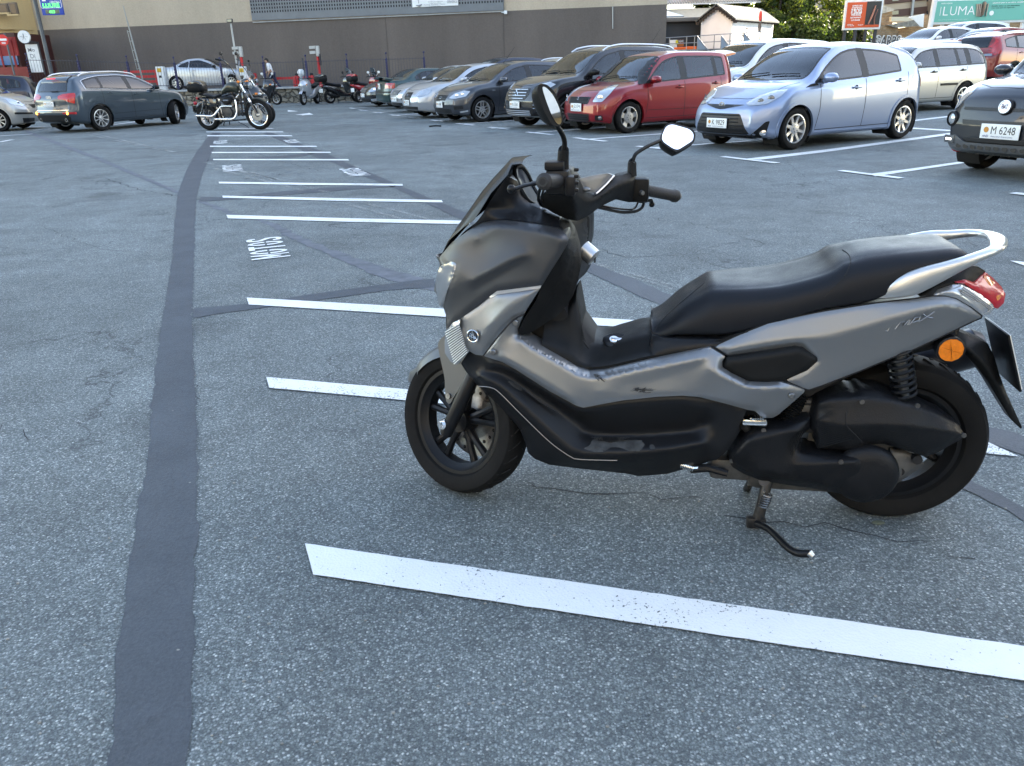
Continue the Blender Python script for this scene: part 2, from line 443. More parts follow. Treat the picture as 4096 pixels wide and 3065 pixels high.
mb.add([(-900,-600,0),(900,-600,0),(900,1200,0),(-900,1200,0)],[(0,1,2,3)])
tag(mb.build('ground',M_ASPH),kind='structure')
def sheet(name,polys,m,z,rough=0.0,step=0.05,seed=1):
 """flat polygons (world xy lists) on the ground, edges roughened by 'rough' metres"""
 rnd=random.Random(seed);mb=MB();mb.smooth=False
 for P in polys:
  if rough>0:
   P=dens([tuple(p[:2])for p in P],step)
   P=[(x+rnd.gauss(0,rough),y+rnd.gauss(0,rough))for x,y in P]
  V,T=trifill(P,50.0)
  mb.add([(a,b,z)for a,b in V],T)
 o=mb.build(name,m);tag(o,kind='structure');return o
def gp(pts):return[tuple(G(*p)[:2])for p in pts]
S=1.852
def ov(pts):return gp([(x*S,y*S)for x,y in pts])
tar=[]
tar.append(ov([(225,1720),(240,1600),(252,1450),(272,1300),(292,1150),(318,1000),(330,860),(336,800),(352,690),(372,560),(378,480),(384,420),(402,370),(424,330),(446,300),(462,284),(478,284),(470,305),(450,345),(434,385),(424,430),(420,500),(418,600),(414,690),(418,800),(424,900),(428,1000),(426,1120),(420,1250),(414,1450),(408,1600),(404,1720)]))
tar.append(gp([(1052,533),(1080,530),(1150,552),(1210,580),(1290,605),(1370,645),(1450,680),(1530,712),(1620,752),(1760,810),(1900,868),(1890,900),(1760,840),(1610,768),(1500,722),(1440,700),(1330,650),(1270,632),(1200,598),(1130,567)]))
tar.append(gp([(2330,1040),(2420,1075),(2540,1120),(2640,1165),(2760,1215),(2900,1290),(3060,1370),(3060,1400),(2880,1335),(2740,1265),(2600,1205),(2480,1150),(2330,1080)]))
tar.append(gp([(3860,1910),(4000,1985),(4096,2035),(4200,2090),(4200,2150),(4096,2085),(3960,2010),(3860,1960)]))
tar.append(gp([(3880,1700),(4010,1720),(4110,1750),(4110,1830),(4000,1790),(3880,1760)]))
tar.append(gp([(775,1235),(900,1225),(1040,1212),(1250,1178),(1450,1150),(1620,1128),(1740,1115),(1740,1150),(1560,1162),(1380,1188),(1180,1215),(1000,1240),(880,1255),(775,1275)]))
tar.append(gp([(800,788),(880,790),(1000,780),(1150,765),(1300,752),(1500,742),(1590,740),(1580,748),(1400,760),(1200,776),(1000,795),(880,803),(800,808)]))
tar.append(gp([(1220,625),(1120,633),(1000,642),(830,645),(830,641),(980,634),(1120,624),(1260,613)]))
sheet('sealed_crack_strip',tar,M_TAR,0.003,0.004,0.05,3)
thin=[]
thin.append(gp([(800,800),(860,822),(960,860),(1015,870),(1110,900),(1180,935),(1290,985),(1400,1025),(1520,1065),(1640,1100),(1745,1130),(1745,1165),(1640,1150),(1500,1100),(1380,1050),(1270,1000),(1150,950),(1080,905),(1000,872),(930,866),(860,835),(790,808)]))
thin.append(gp([(100,520),(250,575),(420,640),(560,700),(680,750),(770,790),(760,798),(650,750),(520,697),(400,645),(240,585),(100,530)]))
M_TAR2=mat('old_tar_seam',(0.11,0.12,0.135),0.75,noise=.35,nscale=9,bump=.6,bscale=90)
sheet('old_seam',thin,M_TAR2,0.0022,0.010,0.06,5)
def strip(a,b,w):
 """quad along a->b (world xy) of width w"""
 a=Vector(a[:2]);b=Vector(b[:2]);d=(b-a).normalized();n=Vector((-d.y,d.x))*w/2
 return[tuple(a-n),tuple(b-n),tuple(b+n),tuple(a+n)]
lines=[]
lines.append(gp([(1222,2181),(4200,2608),(4200,2746),(1252,2305)]))
lines.append(gp([(1066,1513),(3930,1765),(4075,1832),(1078,1556)]))
lines.append(gp([(988,1194),(1790,1240),(2590,1288),(2600,1318),(1790,1272),(996,1222)]))
lines.append(gp([(906,862),(1400,876),(1880,886),(1880,900),(1400,890),(912,876)]))
lines.append(gp([(889,785),(1350,795),(1766,803),(1772,812),(1350,806),(892,793)]))
lines.append(gp([(875,729),(1240,734),(1610,738),(1612,745),(1240,742),(877,736)]))
for(x0,y0,x1,y1,w)in((852,640,1392,641,5),(846,612,1320,611,4.4),(839,587,1264,587,4),(828,544.5,1166,544.5,3.4),(824,529,1131,529,3),(870,515,1090,515,2.4),(955,489,1030,489,2)):
 lines.append(gp([(x0,y0-w/2),(x1,y1-w/2),(x1+5,y1+w/2),(x0+2,y0+w/2)]))
Tm=[((1400,435),(1505,428)),((1440,443),(1605,434)),((1498,452.5),(1680,441)),((1568,463),(1775,450)),((1645,474),(1850,459)),((1735,485),(1960,473)),((1840,498),(2120,478)),((1965,515),(2420,490)),((2120,533),(2740,487)),((2330,560),(3150,500)),((2620,592),(3000,565))]
for a,b in Tm:lines.append(strip(G(*a),G(*b),0.11))
lines.append(gp([(2985,637),(3296,601),(3800,533),(3990,507),(3990,514),(3800,541),(3296,611),(3040,641)]))
lines.append(gp([(3475,698),(3620,680),(3900,640),(3900,648),(3620,690),(3500,708)]))
lines.append(gp([(3560,506),(3810,522),(3810,527),(3560,511)]))
lines.append(gp([(3640,483),(3820,462),(3820,467),(3640,488)]))
ends=[]
for a,b in(((1400,432.5),(1418,436)),((1434,440.5),(1468,444)),((1492,450),(1530,453.5)),((1559,460.5),(1601,464)),((1636,470.5),(1684,475)),((1724,482),(1778,487)),((1826,495.5),(1897,502.5)),((1956,510.5),(2037,519)),((2107,530),(2211,541)),((2298,553),(2424,567.5)),((2550,587),(2700,603)),((2890,629),(3110,655)),((3360,685),(3605,716)),((4050,775),(4250,800))):
 ends.append(strip(G(*a),G(*b),0.11))
lines.append(gp([(4040,1046),(4200,1062),(4200,1090),(4096,1066)]))
for a,b in(((0,525),(205,517)),((0,545),(130,537)),((0,569),(48,560)),((-60,470),(200,468)),((-60,490),(190,483)),((455,500),(560,486)),((700,434),(780,428)),((95,508),(190,506))):
 lines.append(strip(G(*a),G(*b),0.12))
lines.append(strip(G(1000,424),G(1600,409),.11))
lines.append(strip(G(740,434),G(1000,424),.11))
sheet('bay_line_ends',ends,M_PAINT,0.0098,0.0012,0.05,8)
sheet('bay_lines',lines,M_PAINT,0.006,0.0007,0.03,9)
arr=[gp([(1149,441),(1194,446),(1150,448),(1153,445)]),gp([(1180,460),(1232,454),(1236,452),(1254,459.5),(1222,461),(1208,463),(1204,468),(1210,461)])]
sheet('lane_arrows',arr,M_PAINT,0.006)
old=[]
for a,b,w in(((330,525),(700,610),.07),((355,540),(640,600),.06),((820,650),(1100,720),.07),((1000,690),(1310,770),.07),((860,675),(1215,764),.07),((1360,810),(1610,878),.05),((1440,808),(1800,900),.05),((2375,1055),(2730,1155),.04),((2460,1090),(2700,1160),.03)):
 old.append(strip(G(*a),G(*b),w))
sheet('faded_lines',old,M_PAINT_OLD,0.0045,0.006,0.05,11)
rg_=random.Random(12);mb=MB()
for k in range(260):
 q=G(rg_.uniform(-100,4200),700+2400*rg_.random()**.8);s_=rg_.uniform(.0015,.0042);mb.sphere((q.x,q.y,s_*.5),s_,6,sc=(1.2,.9,.7))
tag(mb.build('grit',mat('grit_stone',(.26,.25,.22),.8,noise=.5,nscale=30)),kind='stuff')
def arc_(cx,cy,rx,ry,a0,a1,n=10):return[(cx+rx*cos(radians(a0+(a1-a0)*i/n)),cy+ry*sin(radians(a0+(a1-a0)*i/n)))for i in range(n+1)]
GLYPH={'M':[[(0,0),(.2,0),(.2,.62),(.42,.22),(.58,.22),(.8,.62),(.8,0),(1,0),(1,1),(.8,1),(.5,.48),(.2,1),(0,1)]],'T':[[(.36,0),(.64,0),(.64,.84),(1,.84),(1,1),(0,1),(0,.84),(.36,.84)]],'O':[arc_(.5,.53,.5,.47,0,180)+arc_(.5,.53,.20,.33,180,0),arc_(.5,.47,.5,.47,180,360)+arc_(.5,.47,.20,.33,360,180)],'S':[[(.04,.24),(.1,.08),(.3,0),(.7,0),(.92,.08),(1,.26),(.92,.44),(.35,.66),(.30,.76),(.38,.84),(.66,.84),(.70,.74),(.96,.76),(.9,.92),(.7,1),(.3,1),(.08,.92),(0,.74),(.08,.58),(.65,.34),(.70,.24),(.62,.16),(.36,.16),(.32,.26)]]}
def word_on_ground(text,o,ex,ey,z=0.006):
 """stencil letters: o start corner, ex vector of the whole word, ey vector of the letter height"""
 n=len(text);w=.86/n
 for i,ch in enumerate(text):
  for P in GLYPH[ch]:
   V,T=trifill([((i+.07)/n+p[0]*w,p[1])for p in P],9.0)
   mb.add([(o[0]+ex[0]*a+ey[0]*b_,o[1]+ex[1]*a+ey[1]*b_,z)for a,b_ in V],T)
def word_px(text,start_bottom,end_bottom,start_top):
 """pixels of the word's baseline start, baseline end and first letter's top"""
 a=G(*start_bottom);b=G(*end_bottom);c=G(*start_top)
 word_on_ground(text,a,b-a,c-a)
mb=MB();mb.smooth=False
Q=lambda x,y:(850+x*.18124,850+y*.18124)
word_px('MOTOS',Q(1730,985),Q(1500,535),Q(870,1080))
R3=lambda x,y:(800+x*.36166,500+y*.36166)
word_px('MOTOS',R3(482,508),R3(455,440),R3(255,522))
word_px('MOTOS',R3(304,206),R3(302,172),R3(146,215))
word_px('MOTOS',R3(1893,560),R3(1745,478),R3(1660,573))
word_px('MOTOS',R3(1118,198),R3(1055,163),R3(975,207))
tag(mb.build('bay_lettering',M_PAINT),kind='structure')
def crack(pts,w,seed):
 rnd=random.Random(seed);P=[G(*p)for p in pts];out=[]
 P=dens([(p.x,p.y)for p in P],.06,False)
 L,R=[],[]
 for i,p in enumerate(P):
  a=Vector(P[max(0,i-1)]);b=Vector(P[min(len(P)-1,i+1)]);d=(b-a).normalized();n=Vector((-d.y,d.x))
  q=Vector(p)+n*rnd.gauss(0,.018);ww=w*rnd.uniform(.15,1.0)
  L.append(tuple(q+n*ww/2));R.append(tuple(q-n*ww/2))
 return L,R
mb=MB();mb.smooth=False
k=0
for pts,w in(([(2470,850),(2640,880),(2800,900),(2900,935),(2960,950),(3060,975),(3300,977),(3500,1000)],.008),([(2400,1000),(2500,1030),(2640,1027),(2740,1020),(2850,990),(2980,958)],.010),([(2745,1018),(2830,1045),(2900,1075),(2980,1100)],.008),([(0,745),(150,720),(300,722),(500,730)],.02),([(420,715),(560,760),(800,800)],.02),([(640,1500),(760,1530),(800,1600)],.006),([(0,1700),(100,1745),(170,1760)],.006),([(1900,800),(2050,790),(2300,830),(2500,850)],.006),([(3000,480),(3200,700),(3400,760),(3700,800)],.007),([(3500,905),(3800,880),(4096,890)],.008),([(2800,2000),(2500,1985),(2200,1960),(2100,1930)],.006),([(1400,600),(1600,640),(1900,680),(2200,660)],.01),([(900,560),(1100,640),(1300,690)],.01),([(150,900),(400,1000),(600,1010)],.007),([(2900,2080),(3300,2110),(3900,2230)],.006)):
 L,R=crack(pts,w,k);k+=1
 n=len(L)
 mb.add([(a,b,0.0015)for a,b in L]+[(a,b,0.0015)for a,b in R],[(i,i+1,n+i+1,n+i)for i in range(n-1)])
tag(mb.build('cracks',mat('crack_dark',(0.03,0.032,0.036),0.9)),kind='structure')
class Frame:
 """vehicle frame: origin on the ground, X forward, Y left, Z up; P() measures a photo pixel at a given lateral offset"""
 def __init__(s,org,fwd):
  s.o=Vector(org);s.x=Vector((fwd[0],fwd[1],0)).normalized();s.z=Vector((0,0,1));s.y=s.z.cross(s.x)
  m=Matrix.Identity(4)
  for i in range(3):m[i][0]=s.x[i];m[i][1]=s.y[i];m[i][2]=s.z[i];m[i][3]=s.o[i]
  s.m=m;s.inv=m.inverted()
 def P(s,px,py,y=0.0):
  return s.inv@onP(px,py,s.o+s.y*y,s.y)
 def Pl(s,px,py,p,n):
  """pixel onto a local plane"""
  return s.inv@onP(px,py,s.m@Vector(p),s.m.to_3x3()@Vector(n))
def edges_np(n,tris):
 T=np.array(tris);E=np.concatenate([T[:,[0,1]],T[:,[1,2]],T[:,[2,0]]]);E=np.concatenate([E,E[:,::-1]])
 E=np.unique(E,axis=0);return E[:,0],E[:,1],np.maximum(np.bincount(E[:,0],minlength=n),1)
def harmonic(V,tris,fixed,ed):
 n=len(V);a,b,deg=ed;fi=np.array(sorted(fixed));fv=np.array([fixed[i]for i in fi])
 P=np.array(V);F=P[fi];val=np.zeros(n)
 for s in range(0,n,2000):
  d=((P[s:s+2000,None,:]-F[None])**2).sum(2)+1;w=1/d**1.5;val[s:s+2000]=(w*fv).sum(1)/w.sum(1)
 val[fi]=fv
 for _ in range(500):
  val=np.bincount(b,val[a],n)/deg;val[fi]=fv
 return val
def pillow(mb,fr,outline,step=16,lines=(),bulge=0.0,r=25.0,skirt=None,thick=None,smooth=True,mirror=False,rnd=0,conv=None):
 """outline/lines: (px, py, y). A curved panel through those offsets, rolled at the edge by 'bulge' over r pixels.
    skirt: y to which the rim is turned in; thick: closed slab of that thickness"""
 step=max(4.6,step*.38)
 if conv:outline=[(*conv(p[0],p[1]),p[2])for p in outline];lines=[[(*conv(p[0],p[1]),p[2])for p in l]for l in lines]
 if smooth:outline=[tuple(p)for p in crom(outline,4,True)]
 elif rnd:outline=fillet(outline,rnd,4)
 outline=dens(outline,step)
 ln=[[tuple(p)for p in dens(l,step,False)]for l in lines]
 V,T=trifill(outline,step,(),ln)
 key={}
 for p in outline:key[(round(p[0],1),round(p[1],1))]=p[2]
 lk={}
 for l in ln:
  for p in l:lk[(round(p[0],1),round(p[1],1))]=p[2]
 fixed={}
 rim=rim_edges(T);rv=set(i for e in rim for i in e)
 for i,(a,b)in enumerate(V):
  k=(round(a,1),round(b,1))
  if k in lk:fixed[i]=lk[k]
  if k in key:fixed[i]=key[k]
 for i in rv:
  if i not in fixed:
   j=min(outline,key=lambda p:(p[0]-V[i][0])**2+(p[1]-V[i][1])**2);fixed[i]=j[2]
 ed=edges_np(len(V),T);y=harmonic(V,T,fixed,ed)
 ri=np.array(sorted(rv));ry=y[ri].copy()
 def soft(y,n,lam=.6):
  b0=y[ri].copy()
  for _ in range(n):
   y=(1-lam)*y+lam*np.bincount(ed[1],y[ed[0]],len(V))/ed[2];y[ri]=b0
  return y
 y=soft(y,7)
 if bulge:
  d=pdist([v[0]for v in V],[v[1]for v in V],outline)
  y=y+bulge*(1-np.exp(-(d/r)**1.5))
 y=soft(y,3,.5)
 P=[fr.P(V[i][0],V[i][1],y[i])for i in range(len(V))]
 sgns=(1,)
 if mirror:mb.twin=True
 for s in sgns:
  Q=[Vector((p.x,p.y*s,p.z))for p in P]
  tr=T if s==1 else[t[::-1]for t in T]
  mb.add(Q,tr)
  if thick is not None or skirt is not None:
   if thick is not None:B=[Vector((p.x,p.y-s*thick,p.z))for p in Q]
   else:B=[Vector((p.x,s*min(skirt,abs(p.y))if skirt>=0 else p.y,p.z))for p in Q]
   re=rim if s==1 else[(b,a)for a,b in rim]
   loc={};vs=[]
   for a,b in re:
    for i in(a,b):
     if i not in loc:loc[i]=len(vs);vs+=[Q[i],B[i]]
   mb.add(vs,[(loc[b],loc[a],loc[a]+1,loc[b]+1)for a,b in re])
   if thick is not None:mb.add(B,[t[::-1]for t in tr])
 return mb
def wheel_mesh(T,R,w,rim_r,ci='tyre',groove=True):
 pass
def tyre_mb(R,w,rr,T=None,n=48):
 """motorcycle / car tyre about local Y"""
 mb=MB();h=w/2
 prof=[(-h*.62,rr),(-h*.86,rr+(R-rr)*.12),(-h,rr+(R-rr)*.5),(-h*.93,rr+(R-rr)*.78),(-h*.70,R-(R-rr)*.07),(-h*.35,R-.002),(0,R),(h*.35,R-.002),(h*.70,R-(R-rr)*.07),(h*.93,rr+(R-rr)*.78),(h,rr+(R-rr)*.5),(h*.86,rr+(R-rr)*.12),(h*.62,rr)]
 mb.lathe(prof,n,'Y',T=T);return mb
def coil(c0,c1,r,wire,turns,n=10):
 a=Vector(c0);b=Vector(c1);d=(b-a).normalized()
 u=d.cross(Vector((0,1,0))if abs(d.y)<.9 else Vector((1,0,0))).normalized();w=d.cross(u)
 return[a.lerp(b,i/(turns*n))+(u*cos(2*pi*i/n)+w*sin(2*pi*i/n))*r for i in range(int(turns*n)+1)]
M_TIT=mat('satin_titanium',(0.225,0.235,0.245),0.37,0.7,coat=.2,croug=.25,noise=.05,nscale=900,bump=.03,bscale=1500)
M_TITD=mat('satin_graphite',(0.058,0.061,0.066),0.43,0.55,coat=.15,croug=.3,noise=.06,nscale=900)
M_BLKS=mat('black_plastic_satin',(0.009,0.0095,0.011),0.36,spec=.28,rnoise=.06,nscale=12,bump=.05,bscale=900)
M_BLKM=mat('black_plastic_matt',(0.009,0.0095,0.010),0.52,spec=.2,noise=.25,nscale=14,bump=.15,bscale=600,rnoise=.1)
M_BLKD=mat('black_void',(0.008,0.008,0.009),0.7)
M_CARBON=mat('textured_case_plastic',(0.009,0.0095,0.011),0.38,spec=.24,noise=.2,nscale=18,bump=.5,bscale=260,rnoise=.1)
M_DUST=mat('dusty_mat',(0.045,0.048,0.05),0.8,noise=.6,nscale=22)
M_SEAT=mat('seat_vinyl',(0.009,0.0105,0.014),0.40,spec=.24,bump=.25,bscale=900,rnoise=.05,nscale=20)
M_STITCH=mat('stitch_grey',(0.22,0.22,0.22),.6)
M_RUB=mat('tyre_rubber',(0.009,0.0088,0.0088),0.72,spec=.18,noise=.2,nscale=20,bump=.3,bscale=300)
M_SIL=mat('satin_silver',(0.62,0.62,0.61),0.30,0.85,coat=.3,croug=.2)
M_SILL=mat('silver_trim',(0.62,0.62,0.63),0.35,0.7)
M_CHR=mat('bright_metal',(0.75,0.75,0.74),0.12,1.0)
M_STEEL=mat('worn_steel',(0.22,0.22,0.22),0.4,.9,noise=.3,nscale=60)
M_ALUD=mat('dull_aluminium',(0.10,0.098,0.095),0.5,.6,noise=.3,nscale=30)
M_MIRR=mat('mirror_glass',(0.92,0.93,0.95),0.02,1.0)
M_LENS=mat('clear_lens',(0.22,0.24,0.26),0.16,.3,coat=.6,noise=.06,nscale=20)
M_LENSR=mat('ribbed_reflector',(0.42,0.44,0.46),0.2,.6,coat=.6)
M_RED=mat('red_lens',(0.42,0.008,0.02),0.28,coat=.3,noise=.15,nscale=60)
M_AMB=mat('amber_lens',(0.80,0.20,0.01),0.2,coat=.6,noise=.15,nscale=90)
M_SMOKE=mat('smoked_screen',(0.008,0.007,0.007),0.25,spec=.16)
M_EMB=mat('emblem_dark',(0.03,0.03,0.035),.3)
M_BROWN=mat('scuffs',(0.03,0.03,0.03),.7)
sc_g1=G(1865,1940);sc_g2=Vector((1.0991,2.0557,0))
SF=Frame(sc_g2,sc_g1-sc_g2)
WB=1.279
sco=empty('scooter',(0,0,0),mat=SF.m,label='matt grey maxi scooter with black seat on its centre stand in the foreground',cat='scooter')
A_=lambda a,b:(1550+.589*a,300+.589*b)
B_=lambda a,b:(1550+.589*a,1100+.589*b)
C_=lambda a,b:(2796+.589*a,1350+.589*b)
D_=lambda a,b:(3296+.3625*a,850+.3625*b)
E_=lambda a,b:(2500+.3625*a,850+.3625*b)
def PA(a,b,y):return SF.P(*A_(a,b),y)
def PB(a,b,y):return SF.P(*B_(a,b),y)
def PC(a,b,y):return SF.P(*C_(a,b),y)
def PD(a,b,y):return SF.P(*D_(a,b),y)
def PE(a,b,y):return SF.P(*E_(a,b),y)
def pix(conv,pts):return[(*conv(p[0],p[1]),p[2])for p in pts]
RAKE=radians(26);STEER=radians(31)
ax_p=Vector((WB+.088,0,0));ax_d=Vector((-sin(RAKE),0,cos(RAKE)))
ST=Matrix.Translation(ax_p)@Matrix.Rotation(-STEER,4,ax_d)@Matrix.Translation(-ax_p)
def part(name,mb,m,parent=None,**k):
 o=mb.build(name,m,parent or sco,**k)
 if getattr(mb,'twin',False):
  c2=o.copy();COL.objects.link(c2);c2.parent=parent or sco;c2.scale=(1,-1,1)
 return o
def gap(out,name,r=.0022):
 """dark shut line round a panel"""
 P=[SF.P(*p)for p in dens(fillet(out,4,3),14)];mb=MB();mb.tube(P+[P[0]],r,5,cap=False);return part(name,mb,M_BLKD)
def spoked_rim(mb,rr,w,hub,nsp,T,twist=.0):
 mb.lathe([(-w*.5,rr),(-w*.5,rr-.012),(-w*.36,rr-.02),(-w*.25,rr-.032),(w*.25,rr-.032),(w*.36,rr-.02),(w*.5,rr-.012),(w*.5,rr)],48,'Y',T=T)
 mb.lathe([(-w*.42,.001),(-w*.42,hub),(w*.42,hub),(w*.42,.001)],24,'Y',T=T)
 for i in range(nsp):
  a=2*pi*i/nsp+twist
  for sgn in(-1,1):
   a1=a+sgn*.05;a2=a+sgn*.20
   p0=Vector((cos(a1)*hub*.8,0,sin(a1)*hub*.8));p1=Vector((cos(a2)*(rr-.028),0,sin(a2)*(rr-.028)))
   pm=p0.lerp(p1,.5)+Vector((0,.004,0))
   mb.tube([p0,pm,p1],[.016,.011,.013],8,1.0,T=T)
FW=ST@Matrix.Translation((WB,0,.232))
fw_t=part('wheel',tyre_mb(.232,.108,.168,FW,64),M_RUB)
mb=MB();spoked_rim(mb,.170,.078,.036,5,FW,.35)
rim=part('rim',mb,M_BLKS,fw_t)
mb=MB()
for k in range(30):
 a=2*pi*k/30
 for sg in(-1,1):
  pts=[]
  for j in range(5):
   t=j/4;yy=sg*(.008+.037*t);aa=a+.13*t+(0.1 if sg>0 else 0)
   R=.2335-.0125*(abs(yy)/.045)**2.2
   pts.append((R*cos(aa),yy,R*sin(aa)))
  mb.tube(pts,.0022,4,T=FW,cap=False)
part('tread_groove',mb,M_BLKD,fw_t)
mb=MB();mb.lathe([(-.060,.068),(-.060,.128),(-.056,.128),(-.056,.068)],40,'Y',T=FW);mb.lathe([(-.05,.02),(-.058,.07)],20,'Y',T=FW)
part('brake_disc',mb,M_STEEL,fw_t)
mb=MB()
for k in range(18):
 a=2*pi*k/18
 for rr_,off in((.083,0),(.112,.17)):
  mb.lathe([(-.0545,.001),(-.0545,.006)],8,'Y',c=(rr_*cos(a+off),0,rr_*sin(a+off)),T=FW)
part('disc_hole',mb,M_BLKD,fw_t)
mb=MB()
for sg in(1,-1):
 a=Vector((WB-.012,sg*.085,.225));b=a+ax_d*.36+Vector((-.02,0,0))
 mb.tube([a-ax_d*.03,a+ax_d*.04,a+ax_d*.22,a+ax_d*.23,b],[.020,.022,.021,.015,.015],14,T=ST)
 mb.tube([(WB,sg*.055,.232),(WB-.004,sg*.105,.232)],.017,12,T=ST)
part('fork',mb,M_BLKS)
mb=MB();mb.tube([(WB-.004,.10,.232),(WB-.004,.122,.232)],.0105,6,T=ST);mb.tube([(WB-.004,.10,.232),(WB-.004,.112,.232)],.016,14,T=ST)
part('axle_nut',mb,M_CHR)
mb=MB();mb.box((WB-.10,-.075,.30),(.075,.04,.10),T=ST,b=.012);mb.box((WB-.06,-.06,.27),(.06,.03,.05),T=ST,b=.008)
part('brake_caliper',mb,M_ALUD)
mb=MB();rings=[]
for k in range(19):
 a=radians(20+k*7.2);R=.252+(.02 if k<2 else 0)
 w=.062 if 3<k<16 else .062-.014*(abs(k-9.5)-6.5)
 ring=[]
 for j in range(9):
  t=-1+j/4;ring.append((WB+(R-.045*abs(t)**2.6)*cos(a),w*t,.232+(R-.045*abs(t)**2.6)*sin(a)))
 rings.append(ring)
mb.loft(rings,False,False,ST)
M_MUD=mat('mudguard_grey',(.095,.098,.10),.42,.5,coat=.15,croug=.3)
mud=part('mudguard',mb,M_MUD)
mb=MB()
for sg in(1,-1):
 poly=[(WB+.07,.475),(WB+.03,.51),(WB-.10,.50),(WB-.135,.46),(WB-.10,.40),(WB-.02,.33),(WB+.004,.285),(WB+.022,.30),(WB+.03,.37),(WB+.05,.42)]
 poly=fillet(poly,.02)
 mb.quadbox([(p[0],sg*.066,p[1])for p in poly],(0,sg*.006,0))if False else None
 T_=ST@Matrix(((1,0,0,0),(0,0,1,sg*.067),(0,1,0,0),(0,0,0,1)))
 mb.prism(poly,.005,T_)
part('mudguard_stay',mb,M_MUD,mud)
mb=MB()
for(x_,z_)in((WB-.02,.43),(WB+.008,.315)):
 mb.tube([ST@Vector((x_,.07,z_)),ST@Vector((x_,.078,z_))],.009,12)
part('bolt',mb,M_STEEL,mud)
RW=Matrix.Translation((0,0,.246))
rw_t=part('wheel',tyre_mb(.246,.132,.170,RW,64),M_RUB)
mb=MB();spoked_rim(mb,.172,.095,.042,5,RW,.9);part('rim',mb,M_BLKS,rw_t)
mb=MB()
for k in range(34):
 a=2*pi*k/34
 for sg in(-1,1):
  pts=[]
  for j in range(6):
   t=j/5;yy=sg*(.008+.044*t);aa=a+.16*t+(0.09 if sg>0 else 0)
   R=.2475-.015*(abs(yy)/.052)**2.2
   pts.append((R*cos(aa),yy,R*sin(aa)))
  mb.tube(pts,.0026,4,T=RW,cap=False)
part('tread_groove',mb,M_BLKD,rw_t)
mb=MB()
core=[(1.12,.60,.86,.07),(1.02,.48,.84,.10),(.92,.30,.62,.10),(.8,.22,.45,.11),(.6,.22,.50,.12),(.45,.27,.58,.12),(.3,.36,.62,.11),(.1,.50,.66,.10),(-.1,.55,.68,.07)]
rings=[]
for x,z0,z1,w in core:
 rings.append([(x,-w,z0+.02),(x,-w*.8,z0),(x,w*.8,z0),(x,w,z0+.02),(x,w,z1-.03),(x,w*.7,z1),(x,-w*.7,z1),(x,-w,z1-.03)])
mb.loft(rings)
part('frame',mb,M_BLKD)
mb=MB()
pillow(mb,SF,pix(A_,[(352,1238,.03),(440,1135,.08),(545,1060,.11),(650,1003,.125),(740,984,.13),(860,990,.14),(1010,1008,.155),(1150,1042,.172),(1212,1080,.185),(1226,1120,.192),(1215,1160,.195),(1180,1220,.20),(1110,1330,.20),(1045,1436,.198),(900,1450,.195),(740,1478,.185),(600,1578,.165),(500,1652,.145),(398,1728,.115),(405,1660,.11),(398,1615,.10),(378,1574,.085),(392,1520,.10),(408,1455,.118),(446,1370,.128),(467,1288,.125),(420,1266,.10),(368,1290,.065)]),14,[pix(A_,[(600,1120,.140),(700,1036,.155),(740,1016,.158),(870,1026,.168),(1010,1050,.180),(1150,1095,.197),(1195,1135,.20)]),pix(A_,[(935,1222,.200),(830,1268,.194),(700,1330,.186),(560,1400,.165)]),pix(A_,[(925,1262,.188),(820,1320,.181),(700,1390,.174),(590,1450,.160)])],bulge=.010,r=14,skirt=.09,smooth=False,rnd=6,mirror=True)
mb.recalc=True
part('front_fairing',mb,M_TITD,autosmooth=28)
mb=MB()
rows=[]
for(a,b,y)in((352,1238,.03),(368,1300,.065),(330,1480,.055),(378,1574,.085),(400,1640,.10),(398,1728,.11),(440,1800,.09)):
 p=PA(a,b,y);rows.append([(p.x+.018*(1-(t)**2),y*t,p.z)for t in[i/4 for i in range(-4,5)]])
mb.loft(rows,False,False);part('nose_panel',mb,M_TITD)
mb=MB()
hl=[(368,1290,.062),(420,1268,.10),(466,1287,.124),(445,1372,.127),(407,1458,.117),(390,1525,.10),(376,1572,.084),(350,1562,.075),(335,1500,.058),(328,1440,.05),(335,1360,.052)]
pillow(mb,SF,pix(A_,hl),9,bulge=.006,r=8,skirt=.04,smooth=True,mirror=True)
hlo=part('headlight',mb,M_LENS)
mb=MB();rows=[]
scr=[((352,1240),(440,1132,.03),.02),((400,1140),(500,1050,.085),.04),((470,1030),(590,985,.12),.05),((560,905),(655,880,.13),.05),((640,790),(705,800,.13),.05),((720,695),(770,730,.125),.05),((790,620),(815,680,.115),.045),((835,570),(845,610,.09),.03)]
for c,e,bow in scr:
 pc=PA(c[0],c[1],.02);pe=PA(e[0],e[1],e[2])
 row=[]
 for i in range(-8,9):
  t=i/8;k=1-abs(t)**2.2
  row.append((pe.x+(pc.x-pe.x)*k,e[2]*t,pe.z+(pc.z-pe.z)*k))
 rows.append(row)
mb.loft(rows,False,False)
pt=rows[-1]
mb.loft([pt,[(p[0]-.030-.02*(1-abs(p[1])/.09),p[1]*1.06,p[2]+.004)for p in pt]],False,False)
part('windscreen',mb,M_SMOKE)
mb=MB()
pillow(mb,SF,pix(A_,[(560,1052,.10),(640,955,.125),(690,868,.13),(760,760,.12),(815,690,.11),(880,720,.07),(920,800,.06),(960,870,.07),(1035,905,.10),(1160,985,.13),(1175,1040,.165),(1010,1003,.155),(860,985,.14),(740,980,.13),(650,998,.125)]),14,[pix(A_,[(700,900,.11),(850,930,.10),(1000,960,.12)])],bulge=.004,r=10,skirt=.02,smooth=False,rnd=8,mirror=True)
part('dash_cowl',mb,M_BLKS)
mb=MB()
